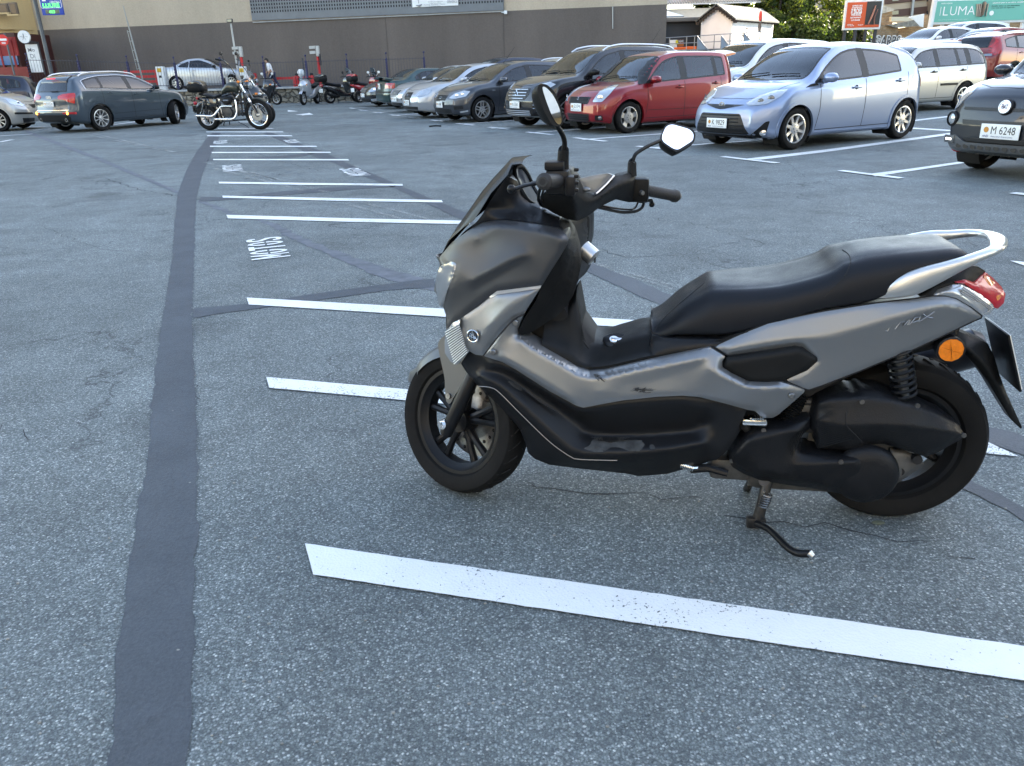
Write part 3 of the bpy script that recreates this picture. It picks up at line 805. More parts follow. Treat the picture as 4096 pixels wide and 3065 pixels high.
ring=[PA(a,b,y)for a,b,y in((870,640,.0),(905,622,-.02),(950,680,-.06),(985,760,-.08),(1030,840,-.06),(1040,890,-.01),(1000,880,.04),(950,850,.06),(900,770,.06),(870,690,.04))]
mb.tube(crom([p[:]for p in ring]+[ring[0][:]],4),.008,8)
dash=part('instrument_ring',mb,M_BLKM)
mb=MB();c=sum((p for p in ring),Vector())/len(ring)
rr_=crom([p[:]for p in ring],4,True)
mb.add([c]+[p for p in rr_],[(0,i+1,(i+1)%len(rr_)+1)for i in range(len(rr_))])
part('instrument_glass',mb,mat('instrument_glass',(.02,.028,.04),.6,spec=.15),dash)
mb=MB()
pillow(mb,SF,pix(A_,[(1160,990,.13),(1226,1120,.188),(1215,1165,.192),(1180,1222,.197),(1110,1333,.199),(1045,1440,.199),(1010,1530,.197),(930,1652,.192),(888,1738,.185),(905,1768,.178),(960,1758,.16),(1150,1640,.13),(1205,1582,.11),(1260,1500,.10),(1295,1395,.09),(1312,1300,.085),(1300,1180,.08),(1270,1060,.07),(1230,990,.07)]),14,[pix(A_,[(1240,1160,.165),(1205,1300,.165),(1120,1500,.160),(1010,1690,.155)]),pix(A_,[(1268,1200,.12),(1238,1400,.125),(1190,1560,.12)])],bulge=.0,skirt=.03,smooth=False,rnd=10,mirror=True)
part('leg_shield',mb,M_BLKM)
mb=MB()
pillow(mb,SF,pix(A_,[(1230,985,.05),(1300,960,-.02),(1385,915,-.10),(1396,960,-.12),(1392,1110,-.13),(1368,1200,-.12),(1385,1240,-.10),(1382,1290,-.09),(1345,1350,-.05),(1290,1400,0),(1240,1500,.06),(1200,1400,.1),(1250,1200,.08)]),14,[pix(A_,[(1330,1000,-.05),(1355,1090,-.07),(1350,1180,-.05)])],bulge=.012,r=18,thick=.05,smooth=False,rnd=10)
part('glove_box',mb,M_BLKS)
mb=MB()
pillow(mb,SF,pix(A_,[(1300,1010,-.02),(1345,965,-.06),(1370,975,-.08),(1368,1090,-.08),(1348,1150,-.06),(1310,1110,-.02),(1290,1060,0)]),12,smooth=True,thick=.01)
part('pocket_opening',mb,M_BLKD)
mb=MB();p=PA(1328,1182,.0);q=p+Vector((-.032,.012,-.022))
mb.tube([p,q],[.026,.0245],24);mb.tube([q,q+Vector((-.003,.001,-.002))],[.0245,.018],24)
ign=part('ignition_lock',mb,M_SIL)
mb=MB();mb.box(q+Vector((-.003,.001,-.002)),(.004,.012,.022));part('keyhole',mb,M_BLKD,ign)
mb=MB()
pillow(mb,SF,pix(B_,[(1042,84,.200),(925,266,.198),(880,288,.197),(800,358,.195),(650,548,.185),(600,543,.178),(556,518,.17),(508,458,.155),(470,425,.145),(495,345,.14),(502,284,.143),(735,128,.186),(900,100,.194)]),14,[pix(B_,[(600,470,.180),(700,330,.196),(850,200,.203),(960,130,.205)])],bulge=.007,r=10,skirt=.10,smooth=False,rnd=5,mirror=True)
part('front_side_panel',mb,M_TIT)
mb=MB()
pillow(mb,SF,pix(B_,[(742,112,.190),(900,92,.200),(1044,74,.205),(1036,92,.205),(900,112,.200),(745,134,.190),(700,158,.183),(690,150,.18)]),10,thick=.012,smooth=False,mirror=False)
part('accent_strip',mb,M_SILL)
mb=MB();pc=PB(583,413,.188);nrm=Vector((.22,1,.05)).normalized();u=nrm.cross(Vector((0,0,1))).normalized()*-1;w=u.cross(nrm)*-1
w=nrm.cross(u)
if w.z<0:w=-w
ER=.0165
mb.add([pc+nrm*.004+(u*cos(a)+w*sin(a))*ER for a in[2*pi*i/32 for i in range(32)]],[list(range(32))])
emb=part('emblem',mb,M_EMB)
mb=MB()
ringp=[pc+nrm*.004+(u*cos(2*pi*i/32)+w*sin(2*pi*i/32))*ER for i in range(33)]
mb.tube(ringp,.0022,6,cap=False)
for k in range(3):
 a=radians(90+120*k);d=u*cos(a)+w*sin(a);s_=u*-sin(a)+w*cos(a)
 for off in(-.0035,.0035):mb.tube([pc+nrm*.006-d*.010+s_*off*.8,pc+nrm*.006+d*.011+s_*off*.8],.0009,5)
 mb.tube([pc+nrm*.006+d*.003,pc+nrm*.006+d*.017],.0011,5)
part('emblem_mark',mb,M_CHR,emb)
mb=MB()
cB=lambda L:pix(B_,L)
cC=lambda L:pix(C_,L)
side_out=cB([(926,266,.197),(888,362,.180),(884,400,.178),(960,448,.178),(1150,556,.178),(1290,638,.178),(1370,662,.178),(1470,655,.178),(1700,602,.178),(2165,497,.174)])+cC([(75,68,.178),(178,132,.182),(158,160,.184),(160,205,.184),(230,248,.186),(330,300,.188),(460,308,.188),(560,305,.187),(640,330,.183),(718,357,.178),(715,372,.178),(650,430,.178),(545,520,.175),(500,548,.172),(430,545,.175),(380,500,.182),(330,492,.186),(180,450,.192),(0,405,.197)])+cB([(2000,820,.203),(1830,828,.206),(1600,852,.208),(1330,902,.208),(1282,888,.208),(1100,790,.206),(870,642,.202),(780,592,.198),(650,550,.188),(800,362,.196),(880,290,.198)])
pillow(mb,SF,side_out,15,[cB([(905,430,.197),(960,478,.199),(1150,590,.203),(1290,668,.204),(1370,692,.204),(1480,688,.204),(1700,640,.203),(2150,560,.199)]),cB([(1420,800,.212),(1600,770,.205),(1900,690,.198),(2180,590,.194)]),cC([(80,215,.205),(200,275,.207),(320,338,.208),(440,345,.206),(560,340,.202)]),cC([(165,165,.190),(80,212,.204)]),cB([(1250,860,.216),(1000,700,.213),(760,560,.206)])],bulge=.004,r=9,skirt=.11,smooth=False,rnd=4,mirror=True)
part('side_cover',mb,M_TIT,autosmooth=24)
mb=MB()
for(c_,a,b,y)in((B_,868,323,.203),(B_,718,523,.203),(C_,628,395,.190)):
 mb=MB();p=SF.P(*c_(a,b),y);mb.tube([p-Vector((0,.006,0)),p+Vector((0,.004,0)),p+Vector((0,.0065,0))],[.0085,.0085,.006],14);part('screw',mb,M_STEEL)
def seam(name,conv,pts,r=.0018,m=None,n=6):
 mb=MB();P=[SF.P(*conv(a,b),y)for a,b,y in pts]
 mb.tube(crom([p[:]for p in P],6),r,n);return part(name,mb,m or M_BLKD)
seam('panel_seam',B_,[(930,266,.203),(880,290,.206),(835,325,.208),(760,410,.207),(700,485,.203),(652,548,.198)],.0022)
mb=MB();rnd_=random.Random(4)
for k in range(26):
 a0=1400+k*4 if k<10 else 1650+(k-10)*9;b0=672+rnd_.uniform(0,10)if k<10 else 788+rnd_.uniform(-16,14)
 a1=a0+rnd_.uniform(10,60);b1=b0+(rnd_.uniform(15,50)if k<10 else rnd_.uniform(-14,4))
 yy=.2125
 mb.tube([PB(a0,b0,yy),PB((a0+a1)/2,(b0+b1)/2+3,yy),PB(a1,b1,yy)],rnd_.uniform(.0003,.0009),4)
for k in range(14):
 a0=1715+rnd_.uniform(-30,30);b0=782+rnd_.uniform(-10,12)
 mb.sphere(PB(a0,b0,.2120),rnd_.uniform(.0015,.004),8,sc=(1.6,.3,.7))
part('scuff_mark',mb,M_BROWN)
mb=MB()
ts=[(495,300,.150),(478,428,.155),(556,520,.17),(472,612,.14),(430,592,.125),(388,530,.11),(388,450,.105),(398,370,.108),(440,328,.13)]
pillow(mb,SF,cB(ts),9,bulge=.008,r=8,skirt=.08,smooth=False,rnd=4,mirror=True)
tso=part('turn_signal',mb,M_LENSR)
mb=MB()
for i in range(15):
 t=i/14;a=PB(395+60*t*1.0,385+215*t,.112+.035*t);b=PB(490+55*t,330+190*t,.162+.012*t)
 mb.tube([a+Vector((0,.006,0)),b+Vector((0,.006,0))],.0016,5)
part('lens_rib',mb,M_SILL,tso)
mb=MB()
low=[(556,515,.150),(650,538,.170),(780,580,.182),(870,628,.187),(1100,776,.191),(1282,874,.193),(1330,888,.193),(1600,839,.193),(1830,815,.190),(2000,808,.188)]
lowC=[(0,393,.182),(180,438,.178),(330,482,.172),(300,545,.174),(272,600,.175),(272,650,.17),(200,762,.165),(120,832,.16),(60,842,.155)]
low2=[(2175,1272,.15),(1900,1352,.14),(1700,1367,.13),(1640,1352,.14),(1300,1315,.15),(1100,1290,.155),(1000,1250,.155),(955,1210,.15),(940,1150,.145),(900,1050,.14),(860,1000,.14),(700,830,.13),(600,740,.125),(520,640,.12),(498,600,.12),(535,545,.145)]
outl=cB(low)+cC(lowC)+cB(low2)
pillow(mb,SF,outl,15,[cB([(690,640,.168),(760,640,.165),(870,700,.160),(1100,850,.155),(1290,1000,.150),(1360,1075,.148),(1700,1085,.148),(2050,1060,.148),(2180,1000,.15)]),cB([(700,612,.184),(850,655,.19),(1100,815,.195),(1290,920,.196),(1600,885,.196),(2000,860,.192),(2170,900,.185)]),cB([(600,690,.185),(730,730,.198),(900,880,.205),(1100,1070,.208),(1240,1190,.209),(1330,1215,.209),(1600,1210,.207),(1900,1190,.203),(2150,1145,.195)]),cB([(610,755,.18),(760,800,.190),(930,970,.196),(1100,1130,.198),(1250,1245,.198),(1560,1262,.196),(1800,1245,.19)])],bulge=.004,r=10,skirt=.06,smooth=False,rnd=6,mirror=True)
lf=part('footboard',mb,M_BLKS,autosmooth=40)
mb=MB()
tr=[(620,757,.186),(700,765,.194),(760,800,.198),(900,940,.203),(1100,1133,.206),(1240,1233,.207),(1300,1252,.206),(1450,1258,.204),(1560,1260,.203)]
mb.tube(crom([PB(*p)[:]for p in tr],5),.0014,6);part('pinstripe',mb,mat('pinstripe_grey',(.26,.25,.24),.4,.4),lf)
for L in([(740,690,.182),(862,732,.177),(1150,958,.168),(1152,1090,.198),(1080,1045,.200),(990,968,.199),(850,842,.195)],[(1272,1108,.165),(1700,1118,.168),(2128,1138,.180),(1960,1178,.198),(1700,1198,.204),(1400,1204,.206),(1282,1180,.202)]):
 mb=MB();pillow(mb,SF,cB(L),14,bulge=.003,r=4,smooth=False,rnd=8,skirt=.14);part('foot_mat',mb,M_DUST,lf)
mb=MB()
for k in range(26):
 t=k/25;a=860+290*t;b=725+200*t
 mb.tube([PB(a,b,.186),PB(a+22,b+34*(1-abs(t-.5)),.189)],.0014,4)
for k in range(26):
 t=k/25;a=1380+260*t;mb.tube([PB(a,1100,.178),PB(a+6,1100+34*(1-abs(2*t-1))+6,.182)],.0014,4)
part('rib',mb,M_BLKS,lf)
topS=[(1.16,0)]
sil=[PA(1295,1400,.05),PA(1262,1500,.05),PB(1195,225,.05),PB(1270,320,.05),PB(1340,385,.05),PB(1400,430,.05),PB(1480,441,.05),PB(1600,410,.05),PB(1780,372,.05),PE(600,1395,.05),PE(1000,1400,.05)]
edg=[PB(888,395,.184),PB(960,445,.184),PB(1150,553,.184),PB(1290,636,.184),PB(1370,660,.184),PB(1470,653,.184),PB(1700,600,.182),PB(2165,495,.174),PC(300,-20,.165)]
sil=sorted([(p.x,p.z)for p in sil]);edg=sorted([(p.x,p.z)for p in edg])
rings=[];xs=np.linspace(.42,1.0,34)
for x in xs:
 zt=sinterp(sil,x);ze=sinterp(edg,x)+.004
 if zt<ze+.01:zt=ze+.01
 h=zt-ze
 pts=[(0,zt),(.045,zt-h*.01),(.078,zt-h*.06),(.098,zt-h*.22),(.11,zt-h*.5),(.128,zt-h*.78),(.146,zt-h*.90),(.160,ze+.002),(.158,ze-.03)]
 rings.append([(x,-a,b)for a,b in pts[::-1]]+[(x,a,b)for a,b in pts[1:]])
mb=MB();mb.loft(rings,False,False);part('centre_tunnel',mb,M_BLKM,autosmooth=80)
mb=MB();pc=PB(1570,470,.055);T_=frame(pc+Vector((0,.012,.010)),(1,0,.12),(0,.75,-.35))
mb.lathe([(0,.040),(.004,.040),(.007,.036),(.007,.001)],28,'Z',T=T_@Matrix.Diagonal((1.15,.8,1,1)));fc=part('fuel_cap',mb,M_BLKS)
mb=MB();mb.box((0,0,.010),(.045,.012,.006),T=T_,b=.003);mb.lathe([(.007,.014),(.010,.013),(.010,.001)],16,'Z',c=(.014,0,0),T=T_);mb.box((-.014,.004,.009),(.02,.022,.004),T=T_,b=.002);part('fuel_cap_lever',mb,M_CHR,fc)
stop=[PE(275,1235,.06),PE(300,1160,.05),PE(345,1120,.03),PE(440,1028,0),PE(600,888,0),PE(760,780,0),PE(860,722,0),PE(930,708,.03),PE(1300,692,.02),PE(1600,652,0),PE(1900,590,0),PE(2207,490,0),PD(110,415,0),PD(300,368,0),PD(450,340,0),PD(700,316,0),PD(1000,300,0),PD(1300,306,.02),PD(1420,330,.03),PD(1480,380,.03)]
sbot=[PE(282,1245,.08),PE(300,1330,.09),PE(340,1385,.11),PE(600,1388,.15),PE(1100,1372,.155),PE(1400,1310,.155),PE(1900,1165,.155),PD(0,1085,.155),PD(300,1040,.15),PD(560,985,.145),PD(900,800,.13),PD(1300,640,.11),PD(1560,480,.07)]
st_=sorted([(p.x,p.z)for p in stop]);sb_=sorted([(p.x,p.z)for p in sbot])
sw=[(-.15,.05),(-.12,.09),(-.06,.118),(.05,.138),(.2,.152),(.35,.158),(.5,.155),(.6,.142),(.68,.115),(.72,.09),(.745,.05)]
x0=max(st_[0][0],sb_[0][0]);x1=min(st_[-1][0],sb_[-1][0])
xs=[x0+(x1-x0)*(1-cos(pi*i/64))/2 for i in range(65)]
rings=[]
for x in xs:
 zt=sinterp(st_,x);zb=sinterp(sb_,x);w=sinterp(sorted(sw),x);h=max(zt-zb,.02)
 half=[]
 dip=.010 if .2<x<.6 else .004
 for k in range(15):
  t=k/14;a=t*pi/2
  ex=.62+.45*max(0,min(1,(x-.48)/.22))
  half.append((w*(sin(a)**ex),zb+h*(.12+.88*(max(0,cos(a))**(ex-.04)))-(dip*(1-sin(a))if k<6 else 0)))
 half[0]=(0,zt-dip)
 half.append((w*.99,zb+h*.06));half.append((w*.90,zb))
 rings.append([(x,-a,b)for a,b in half[::-1]]+[(x,a,b)for a,b in half[1:]])
mb=MB();mb.loft(rings,True,True);seat=part('seat',mb,M_SEAT,autosmooth=70)
SEATB=BVHTree.FromPolygons([v for r in rings for v in r],[(i*len(rings[0])+j,i*len(rings[0])+(j+1)%len(rings[0]),(i+1)*len(rings[0])+(j+1)%len(rings[0]),(i+1)*len(rings[0])+j)for i in range(len(rings)-1)for j in range(len(rings[0]))])
def on_seat(conv,a,b):
 d=SF.inv.to_3x3()@ray(*conv(a,b));o=SF.inv@CAM0
 h=SEATB.ray_cast(o,d.normalized())
 return h
def stitch(L,conv,name,dash=True,r=.0008,lift=.0008):
 P=[]
 for a,b in dens(L,9,False):
  h=on_seat(conv,a,b)
  if h[0]is not None:P.append(h[0]+h[1]*(lift if h[1].dot(h[0])else lift))
 mb=MB()
 if dash:
  for i in range(0,len(P)-1,2):
   if(P[i+1]-P[i]).length<.03:mb.tube([P[i],P[i].lerp(P[i+1],.9)],r,4)
 else:
  if len(P)>1:mb.tube(P,r,5)
 if mb.v:part(name,mb,M_STITCH if dash else M_BLKD,seat)
cr2=lambda L,n=5:[tuple(p)for p in crom(L,n)]
stitch(cr2([(908,722),(885,790),(800,870),(640,1000),(480,1150),(380,1260),(335,1345)]),E_,'stitching')
stitch(cr2([(895,712),(868,785),(770,868),(600,1010),(440,1160),(350,1270),(310,1340)]),E_,'seam',False,.0012,0)
stitch(cr2([(205,415),(270,460),(292,520),(280,600),(215,720),(110,830),(0,935)]),D_,'seam',False,.0016,0)
stitch(cr2([(2200,925),(2140,965),(2050,1010),(1980,1060),(1935,1120)]),E_,'stitching')
stitch(cr2([(0,985),(200,940),(420,870),(600,755),(860,620),(1100,545),(1350,485),(1480,420)]),D_,'stitching')
mb=MB()
pillow(mb,SF,pix(E_,[(300,1350,.118),(420,1390,.14),(1100,1400,.155),(1000,1470,.166),(930,1490,.164),(300,1580,.160),(260,1480,.135)]),14,bulge=.004,r=8,skirt=.05,smooth=False,rnd=5,mirror=True)
part('seat_base_trim',mb,M_BLKS)
mb=MB()
tail_o=pix(E_,[(972,1480,.160),(1080,1430,.160),(1300,1330,.158),(1600,1212,.155),(1900,1145,.152),(2207,1085,.150)])+pix(D_,[(300,1040,.148),(560,1000,.143),(1000,950,.13),(1210,922,.12),(1350,922,.11),(1460,950,.105),(1600,1030,.098),(1742,1138,.085),(1735,1165,.086),(1650,1200,.093),(1300,1370,.12),(920,1545,.138)])+cC([(1330,130,.145),(1100,226,.155),(830,330,.165),(745,358,.168),(700,345,.170),(600,300,.172),(590,282,.17),(730,222,.168),(802,158,.166),(798,138,.166),(700,66,.166),(650,58,.166),(420,92,.168),(195,122,.170),(100,62,.166)])
pillow(mb,SF,tail_o,15,[pix(E_,[(1150,1510,.176),(1600,1440,.177),(2100,1385,.176)])+pix(D_,[(60,1365,.174),(400,1270,.168),(800,1150,.156),(1150,1055,.143),(1340,1015,.13),(1480,1040,.118),(1650,1120,.103)])],bulge=.004,r=9,skirt=.07,smooth=False,rnd=4,mirror=True)
tail=part('tail_panel',mb,M_TIT,autosmooth=24)
gap(tail_o,'panel_gap')
mb=MB()
pillow(mb,SF,cC([(158,185,.176),(186,136,.176),(420,98,.175),(660,64,.173),(702,72,.172),(796,142,.170),(798,158,.170),(725,222,.173),(580,296,.178),(470,305,.182),(340,298,.185),(225,243,.184),(165,208,.180)]),12,[cC([(230,170,.184),(450,140,.184),(690,100,.180)])],bulge=.006,r=8,skirt=.14,smooth=False,rnd=4,mirror=True)
part('side_insert',mb,M_BLKM)
mb=MB()
def letters(strokes,r=.0019):
 for s_ in strokes:mb.tube([PD(a,b,.1455+(.156-.1455)*(1-(a-550)/700))+Vector((0,.004,0))for a,b in s_],r,5)
letters([[(555,1345),(582,1284),(635,1288),(695,1306),(728,1238),(775,1228)],[(778,1286),(838,1208),(882,1203),(868,1252),(938,1182),(955,1180),(912,1242)],[(935,1240),(1005,1158),(1060,1148),(1035,1200)],[(975,1212),(1042,1188)],[(1045,1202),(1130,1150),(1215,1092)],[(1088,1118),(1130,1150),(1195,1162)]])
part('raised_lettering',mb,M_STEEL,tail)
mb=MB()
pillow(mb,SF,pix(D_,[(1050,930,.115),(1150,830,.10),(1260,760,.085),(1540,620,.05),(1640,590,.03),(1700,598,.02),(1772,640,.0),(1788,662,-.01),(1680,778,.04),(1560,745,.075),(1420,792,.09),(1250,852,.10),(1208,918,.115)]),10,bulge=.006,r=10,thick=.10,smooth=False,rnd=4)
part('rear_cowl',mb,M_BLKM)
mb=MB()
pillow(mb,SF,pix(D_,[(1210,914,.118),(1255,860,.105),(1420,800,.095),(1520,778,.085),(1700,880,.07),(1860,1010,.045),(1885,1060,.03),(1820,1130,.05),(1744,1138,.085),(1600,1028,.10),(1460,946,.107),(1350,920,.112)]),8,bulge=.010,r=10,thick=.06,smooth=False,rnd=3)
tl=part('tail_light',mb,M_LENSR)
mb=MB()
for t in(.15,.32,.49,.66,.83):
 mb.tube([PD(1500+40*(1-t),800+130*t,.107),PD(1680-30*t,900+110*t,.098-.01*t),PD(1880-90*t,1045+60*t,.06)],.0016,5)
part('lens_rib',mb,M_SILL,tl)
mb=MB()
pillow(mb,SF,pix(D_,[(1440,772,.094),(1560,742,.078),(1665,778,.06),(1700,740,.04),(1785,662,.0),(1860,718,-.01),(1960,820,-.01),(2003,900,0),(1985,1000,.01),(1920,1062,.022),(1885,1055,.03),(1700,885,.072),(1540,785,.088)]),8,[pix(D_,[(1680,800,.062),(1820,880,.04),(1960,860,.0)])],bulge=.008,r=9,thick=.07,smooth=False,rnd=3)
rl=part('red_lens',mb,M_RED,tl)
mb=MB()
pillow(mb,SF,pix(D_,[(1770,700,.022),(1840,730,.01),(1890,800,.006),(1830,830,.03),(1780,780,.03)]),8,bulge=.006,r=6,thick=.01)
pillow(mb,SF,pix(D_,[(1900,930,.03),(1950,910,.018),(1950,970,.018),(1905,1000,.03)]),8,bulge=.004,r=6,thick=.01)
part('amber_insert',mb,mat('amber_deep',(.7,.22,.05),.2,coat=1),tl)
mb=MB();rings=[]
rail=[(568,940,.128,.005,.006),(640,905,.132,.013,.010),(780,850,.136,.024,.014),(950,790,.138,.032,.015),(1150,710,.137,.029,.015),(1350,632,.133,.022,.014),(1550,552,.126,.016,.013),(1750,470,.112,.012,.013),(1880,415,.095,.011,.016),(1922,365,.06,.010,.020),(1912,300,.0,.010,.022),(1860,262,-.06,.010,.020),(1760,240,-.10,.010,.016),(1600,230,-.125,.011,.014),(1400,248,-.135,.013,.013),(1200,270,-.138,.018,.013),(1000,292,-.138,.016,.012),(800,318,-.136,.010,.01)]
cl=crom([(*PD(a,b,y)[:],r1,r2)for a,b,y,r1,r2 in rail],5)
P_=[Vector(p[:3])for p in cl]
for i,p in enumerate(P_):
 d=(P_[min(i+1,len(P_)-1)]-P_[max(i-1,0)]).normalized();s_=d.cross(Vector((0,0,1))).normalized();u=s_.cross(d)
 if u.z<0:u=-u
 r1,r2=cl[i][3],cl[i][4]
 rings.append([p+u*(r1*(abs(cos(a))**.8)*(1 if cos(a)>0 else-1))+s_*(r2*(abs(sin(a))**.8)*(1 if sin(a)>0 else-1))for a in[2*pi*k/16 for k in range(16)]])
mb.loft(rings);part('grab_rail',mb,M_SIL,autosmooth=60)
mb=MB()
pillow(mb,SF,cC([(204,835,.15),(214,770,.15),(290,665,.15),(400,602,.15),(560,580,.15),(660,555,.15),(758,542,.15),(752,620,.15),(690,672,.15),(692,762,.15),(900,782,.15),(1120,798,.155),(1220,830,.16),(1295,900,.162),(1308,960,.162),(1275,1030,.16),(1200,1078,.158),(1080,1096,.155),(960,1062,.15),(780,1027,.148),(600,1002,.148),(420,972,.148),(300,925,.148),(225,880,.148)]),12,[cC([(250,800,.172),(340,700,.176),(600,640,.178),(700,640,.172)]),cC([(640,870,.176),(900,850,.182),(1060,850,.186)]),cC([(400,900,.168),(700,960,.170),(900,1010,.172)])],bulge=.016,r=10,skirt=.07,smooth=False,rnd=6)
eng=part('transmission_case',mb,M_CARBON)
mb=MB();pc=PC(1140,945,.172);mb.lathe([(-.01,.088),(.004,.085),(.014,.075),(.021,.05),(.022,.001)],36,'Y',c=pc-Vector((0,.010,0)));part('pulley_cover',mb,M_CARBON,eng)
mb=MB()
for a,b,y in((438,628,.175),(220,835,.155),(962,842,.194),(1795,662,.13),(1105,435,.168),(1482,460,.155)):
 mb=MB();p=PC(a,b,y);mb.tube([p,p+Vector((0,.006,0))],.0065,10);part('bolt',mb,M_ALUD,eng)
mb=MB()
for k in range(22):
 t=k/21;mb.tube([PC(330+300*t,800-30*t+40,.182),PC(420+290*t,700-60*t,.184)],.0009,4)
for k in range(16):
 t=k/15;mb.tube([PC(800+20*t,560+190*t,.172),PC(905+130*t,500+190*t,.176)],.0009,4)
part('rib',mb,M_BLKM,eng)
mb=MB()
pillow(mb,SF,cC([(760,540,.14),(785,440,.13),(800,395,.12),(870,372,.12),(1000,342,.12),(1048,352,.12),(1090,332,.12),(1230,337,.118),(1310,375,.115),(1500,440,.11),(1650,505,.105),(1760,590,.10),(1802,655,.10),(1780,692,.105),(1620,782,.12),(1540,812,.125),(1400,765,.135),(1250,722,.14),(1150,730,.145),(1070,770,.15),(950,762,.15),(800,752,.15),(790,655,.15),(755,620,.148)]),12,[cC([(800,450,.150),(900,425,.156),(1100,415,.156),(1300,430,.150),(1500,480,.140),(1680,580,.122),(1785,655,.108)]),cC([(1000,600,.178),(1250,600,.176),(1500,610,.162),(1700,640,.135),(1785,668,.112)]),cC([(810,560,.165),(900,590,.172),(1000,600,.178)])],bulge=.010,r=9,skirt=.06,smooth=False,rnd=6)
af=part('air_filter_housing',mb,M_CARBON)
seam('housing_seam',C_,[(1003,468,.166),(1000,540,.180),(1005,602,.188),(1060,660,.185),(1110,715,.17)],.0016)
mb=MB()
pillow(mb,SF,cC([(1300,755,.10),(1400,770,.10),(1500,812,.10),(1532,862,.10),(1500,890,.10),(1330,1002,.11),(1290,1008,.12),(1290,880,.12)]),12,bulge=.006,r=8,thick=.03,smooth=False,rnd=5)
sa=part('swing_arm',mb,M_ALUD)
mb=MB();p=PC(1362,908,.108);mb.tube([p,p+Vector((0,.006,0))],.012,16);p=PC(1470,812,.10);mb.tube([p,p+Vector((0,.02,0))],.014,8);part('bolt',mb,M_BLKD,sa)
a=PC(1355,60,.115);b=PC(1400,410,.115)
mb=MB();mb.tube(coil(a.lerp(b,.0),a.lerp(b,.95),.029,.005,8),.0050,8);shk=part('shock_spring',mb,M_BLKS)
mb=MB();mb.tube([a,a.lerp(b,.6)],.017,16);mb.tube([a.lerp(b,.6),b],.012,16);part('damper',mb,M_STEEL,shk)
a=PC(690,375,.10);b=PC(590,575,.12);mb=MB();n_=26
mb.tube([a.lerp(b,i/n_)for i in range(n_+1)],[.027 if i%2 else .022 for i in range(n_+1)],18);part('intake_bellows',mb,M_BLKM)
mb=MB();mb.box(PC(720,500,.05),(.14,.12,.09),b=.015);mb.tube([PC(700,430,.09),PC(785,440,.09)],.012,10);mb.box(PC(200,830,.06),(.12,.14,.07),b=.02)
mb.tube([PC(480,900,.05),PC(140,860,.05)],.04,12);mb.box(PC(700,850,.04),(.32,.14,.13),b=.03);mb.box(PC(1000,700,.03),(.25,.12,.13),b=.03)
part('engine_block',mb,M_ALUD)
mb=MB();ex=[(.36,.30),(.2,.30),(.12,.33),(-.02,.385),(-.24,.47)]
mb.tube([(x,-.165,z)for x,z in crom(ex,5)],[.02]*8+[.045]*4+[.058]*9,22);mb.tube([(-.24,-.165,.47),(-.262,-.165,.478)],[.058,.04],22)
part('exhaust_silencer',mb,mat('silencer_black',(.03,.034,.045),.35,.3))
mb=MB();p=PC(300,575,.16);q=PC(450,578,.185);mb.box((p+q)/2+Vector((0,0,.004)),(.066,.03,.018),b=.006)
for k in range(6):
 t=.3+k*.11;mb.tube([p.lerp(q,t)+Vector((0,-.012,.015)),p.lerp(q,t)+Vector((0,.012,.015))],.003,5)
pg=part('passenger_footpeg',mb,M_CHR)
mb=MB();mb.tube([PC(300,590,.15),PC(340,640,.13),PC(300,700,.10)],.012,8);part('peg_bracket',mb,M_STEEL,pg)
mb=MB()
mb.tube([PC(470,950,.13),PC(455,1010,.14),PC(430,1120,.15),PC(400,1235,.155)],[.015,.016,.015,.017],12)
mb.tube([PC(430,960,-.02),PC(345,990,-.03),PC(315,1050,-.10)],.012,10)
mb.box(PC(385,1262,.155)+Vector((0,0,.006)),(.055,.03,.035),b=.008)
mb.tube([PC(440,975,.15),PC(440,985,-.12)],.015,10)
cs=part('centre_stand',mb,mat('stand_steel',(.045,.043,.042),.45,.6,noise=.35,nscale=50))
mb=MB();mb.tube(crom([PC(390,1265,.17)[:],PC(470,1300,.21)[:],PC(540,1365,.255)[:],PC(600,1425,.295)[:],PC(670,1465,.325)[:],PC(755,1468,.335)[:]],5),.0105,12);part('foot_lever',mb,M_BLKS,cs)
mb=MB();a=PC(748,1464,.335);b=PC(775,1488,.342);mb.tube([a,b],[.0112,.007],14);part('lever_tip',mb,M_SIL,cs)
mb=MB();mb.tube(coil(PC(470,1060,.165),PC(435,1150,.17),.0125,.003,6),.0026,6);part('return_spring',mb,M_STEEL,cs)
mb=MB();a=PB(1985,1285,.15);b=PB(2075,1312,.15);mb.tube(coil(a,b,.009,.002,8),.0022,6);mb.tube([b,PB(2110,1310,.15)],.005,6);ssd=part('side_stand_spring',mb,M_CHR)
mb=MB();mb.tube([PB(2060,1320,.14),PC(60,885,.15),PC(195,925,.16)],[.012,.013,.011],10);part('side_stand',mb,M_BLKS)
mb=MB()
pillow(mb,SF,cC([(1640,20,.05),(1720,-60,.045),(1840,-10,.03),(1960,40,.025),(2005,130,.02),(2040,250,.02),(2085,370,.02),(2140,490,.012),(2195,612,.005),(2185,622,.005),(2120,560,.012),(2050,450,.02),(1960,300,.03),(1880,190,.04),(1800,112,.045),(1745,110,.05)]),11,[cC([(1800,60,.068),(1930,170,.062),(2040,330,.045),(2130,500,.02)])],bulge=.004,r=8,thick=.05,smooth=False,rnd=5)
mg=part('rear_mudguard',mb,M_BLKM)
mb=MB()
T_=frame((PC(2030,110,.0)+Vector((-.012,0,0))),(0,1,0),(.38,0,1))
mb.box((0,0,0),(.16,.17,.006),T=T_,b=.002);npl=part('number_plate_holder',mb,M_BLKS)
mb=MB();mb.box((0,.0,-.005),(.15,.16,.003),T=T_);part('number_plate',mb,mat('plate_white',(.78,.79,.76),.4),npl)
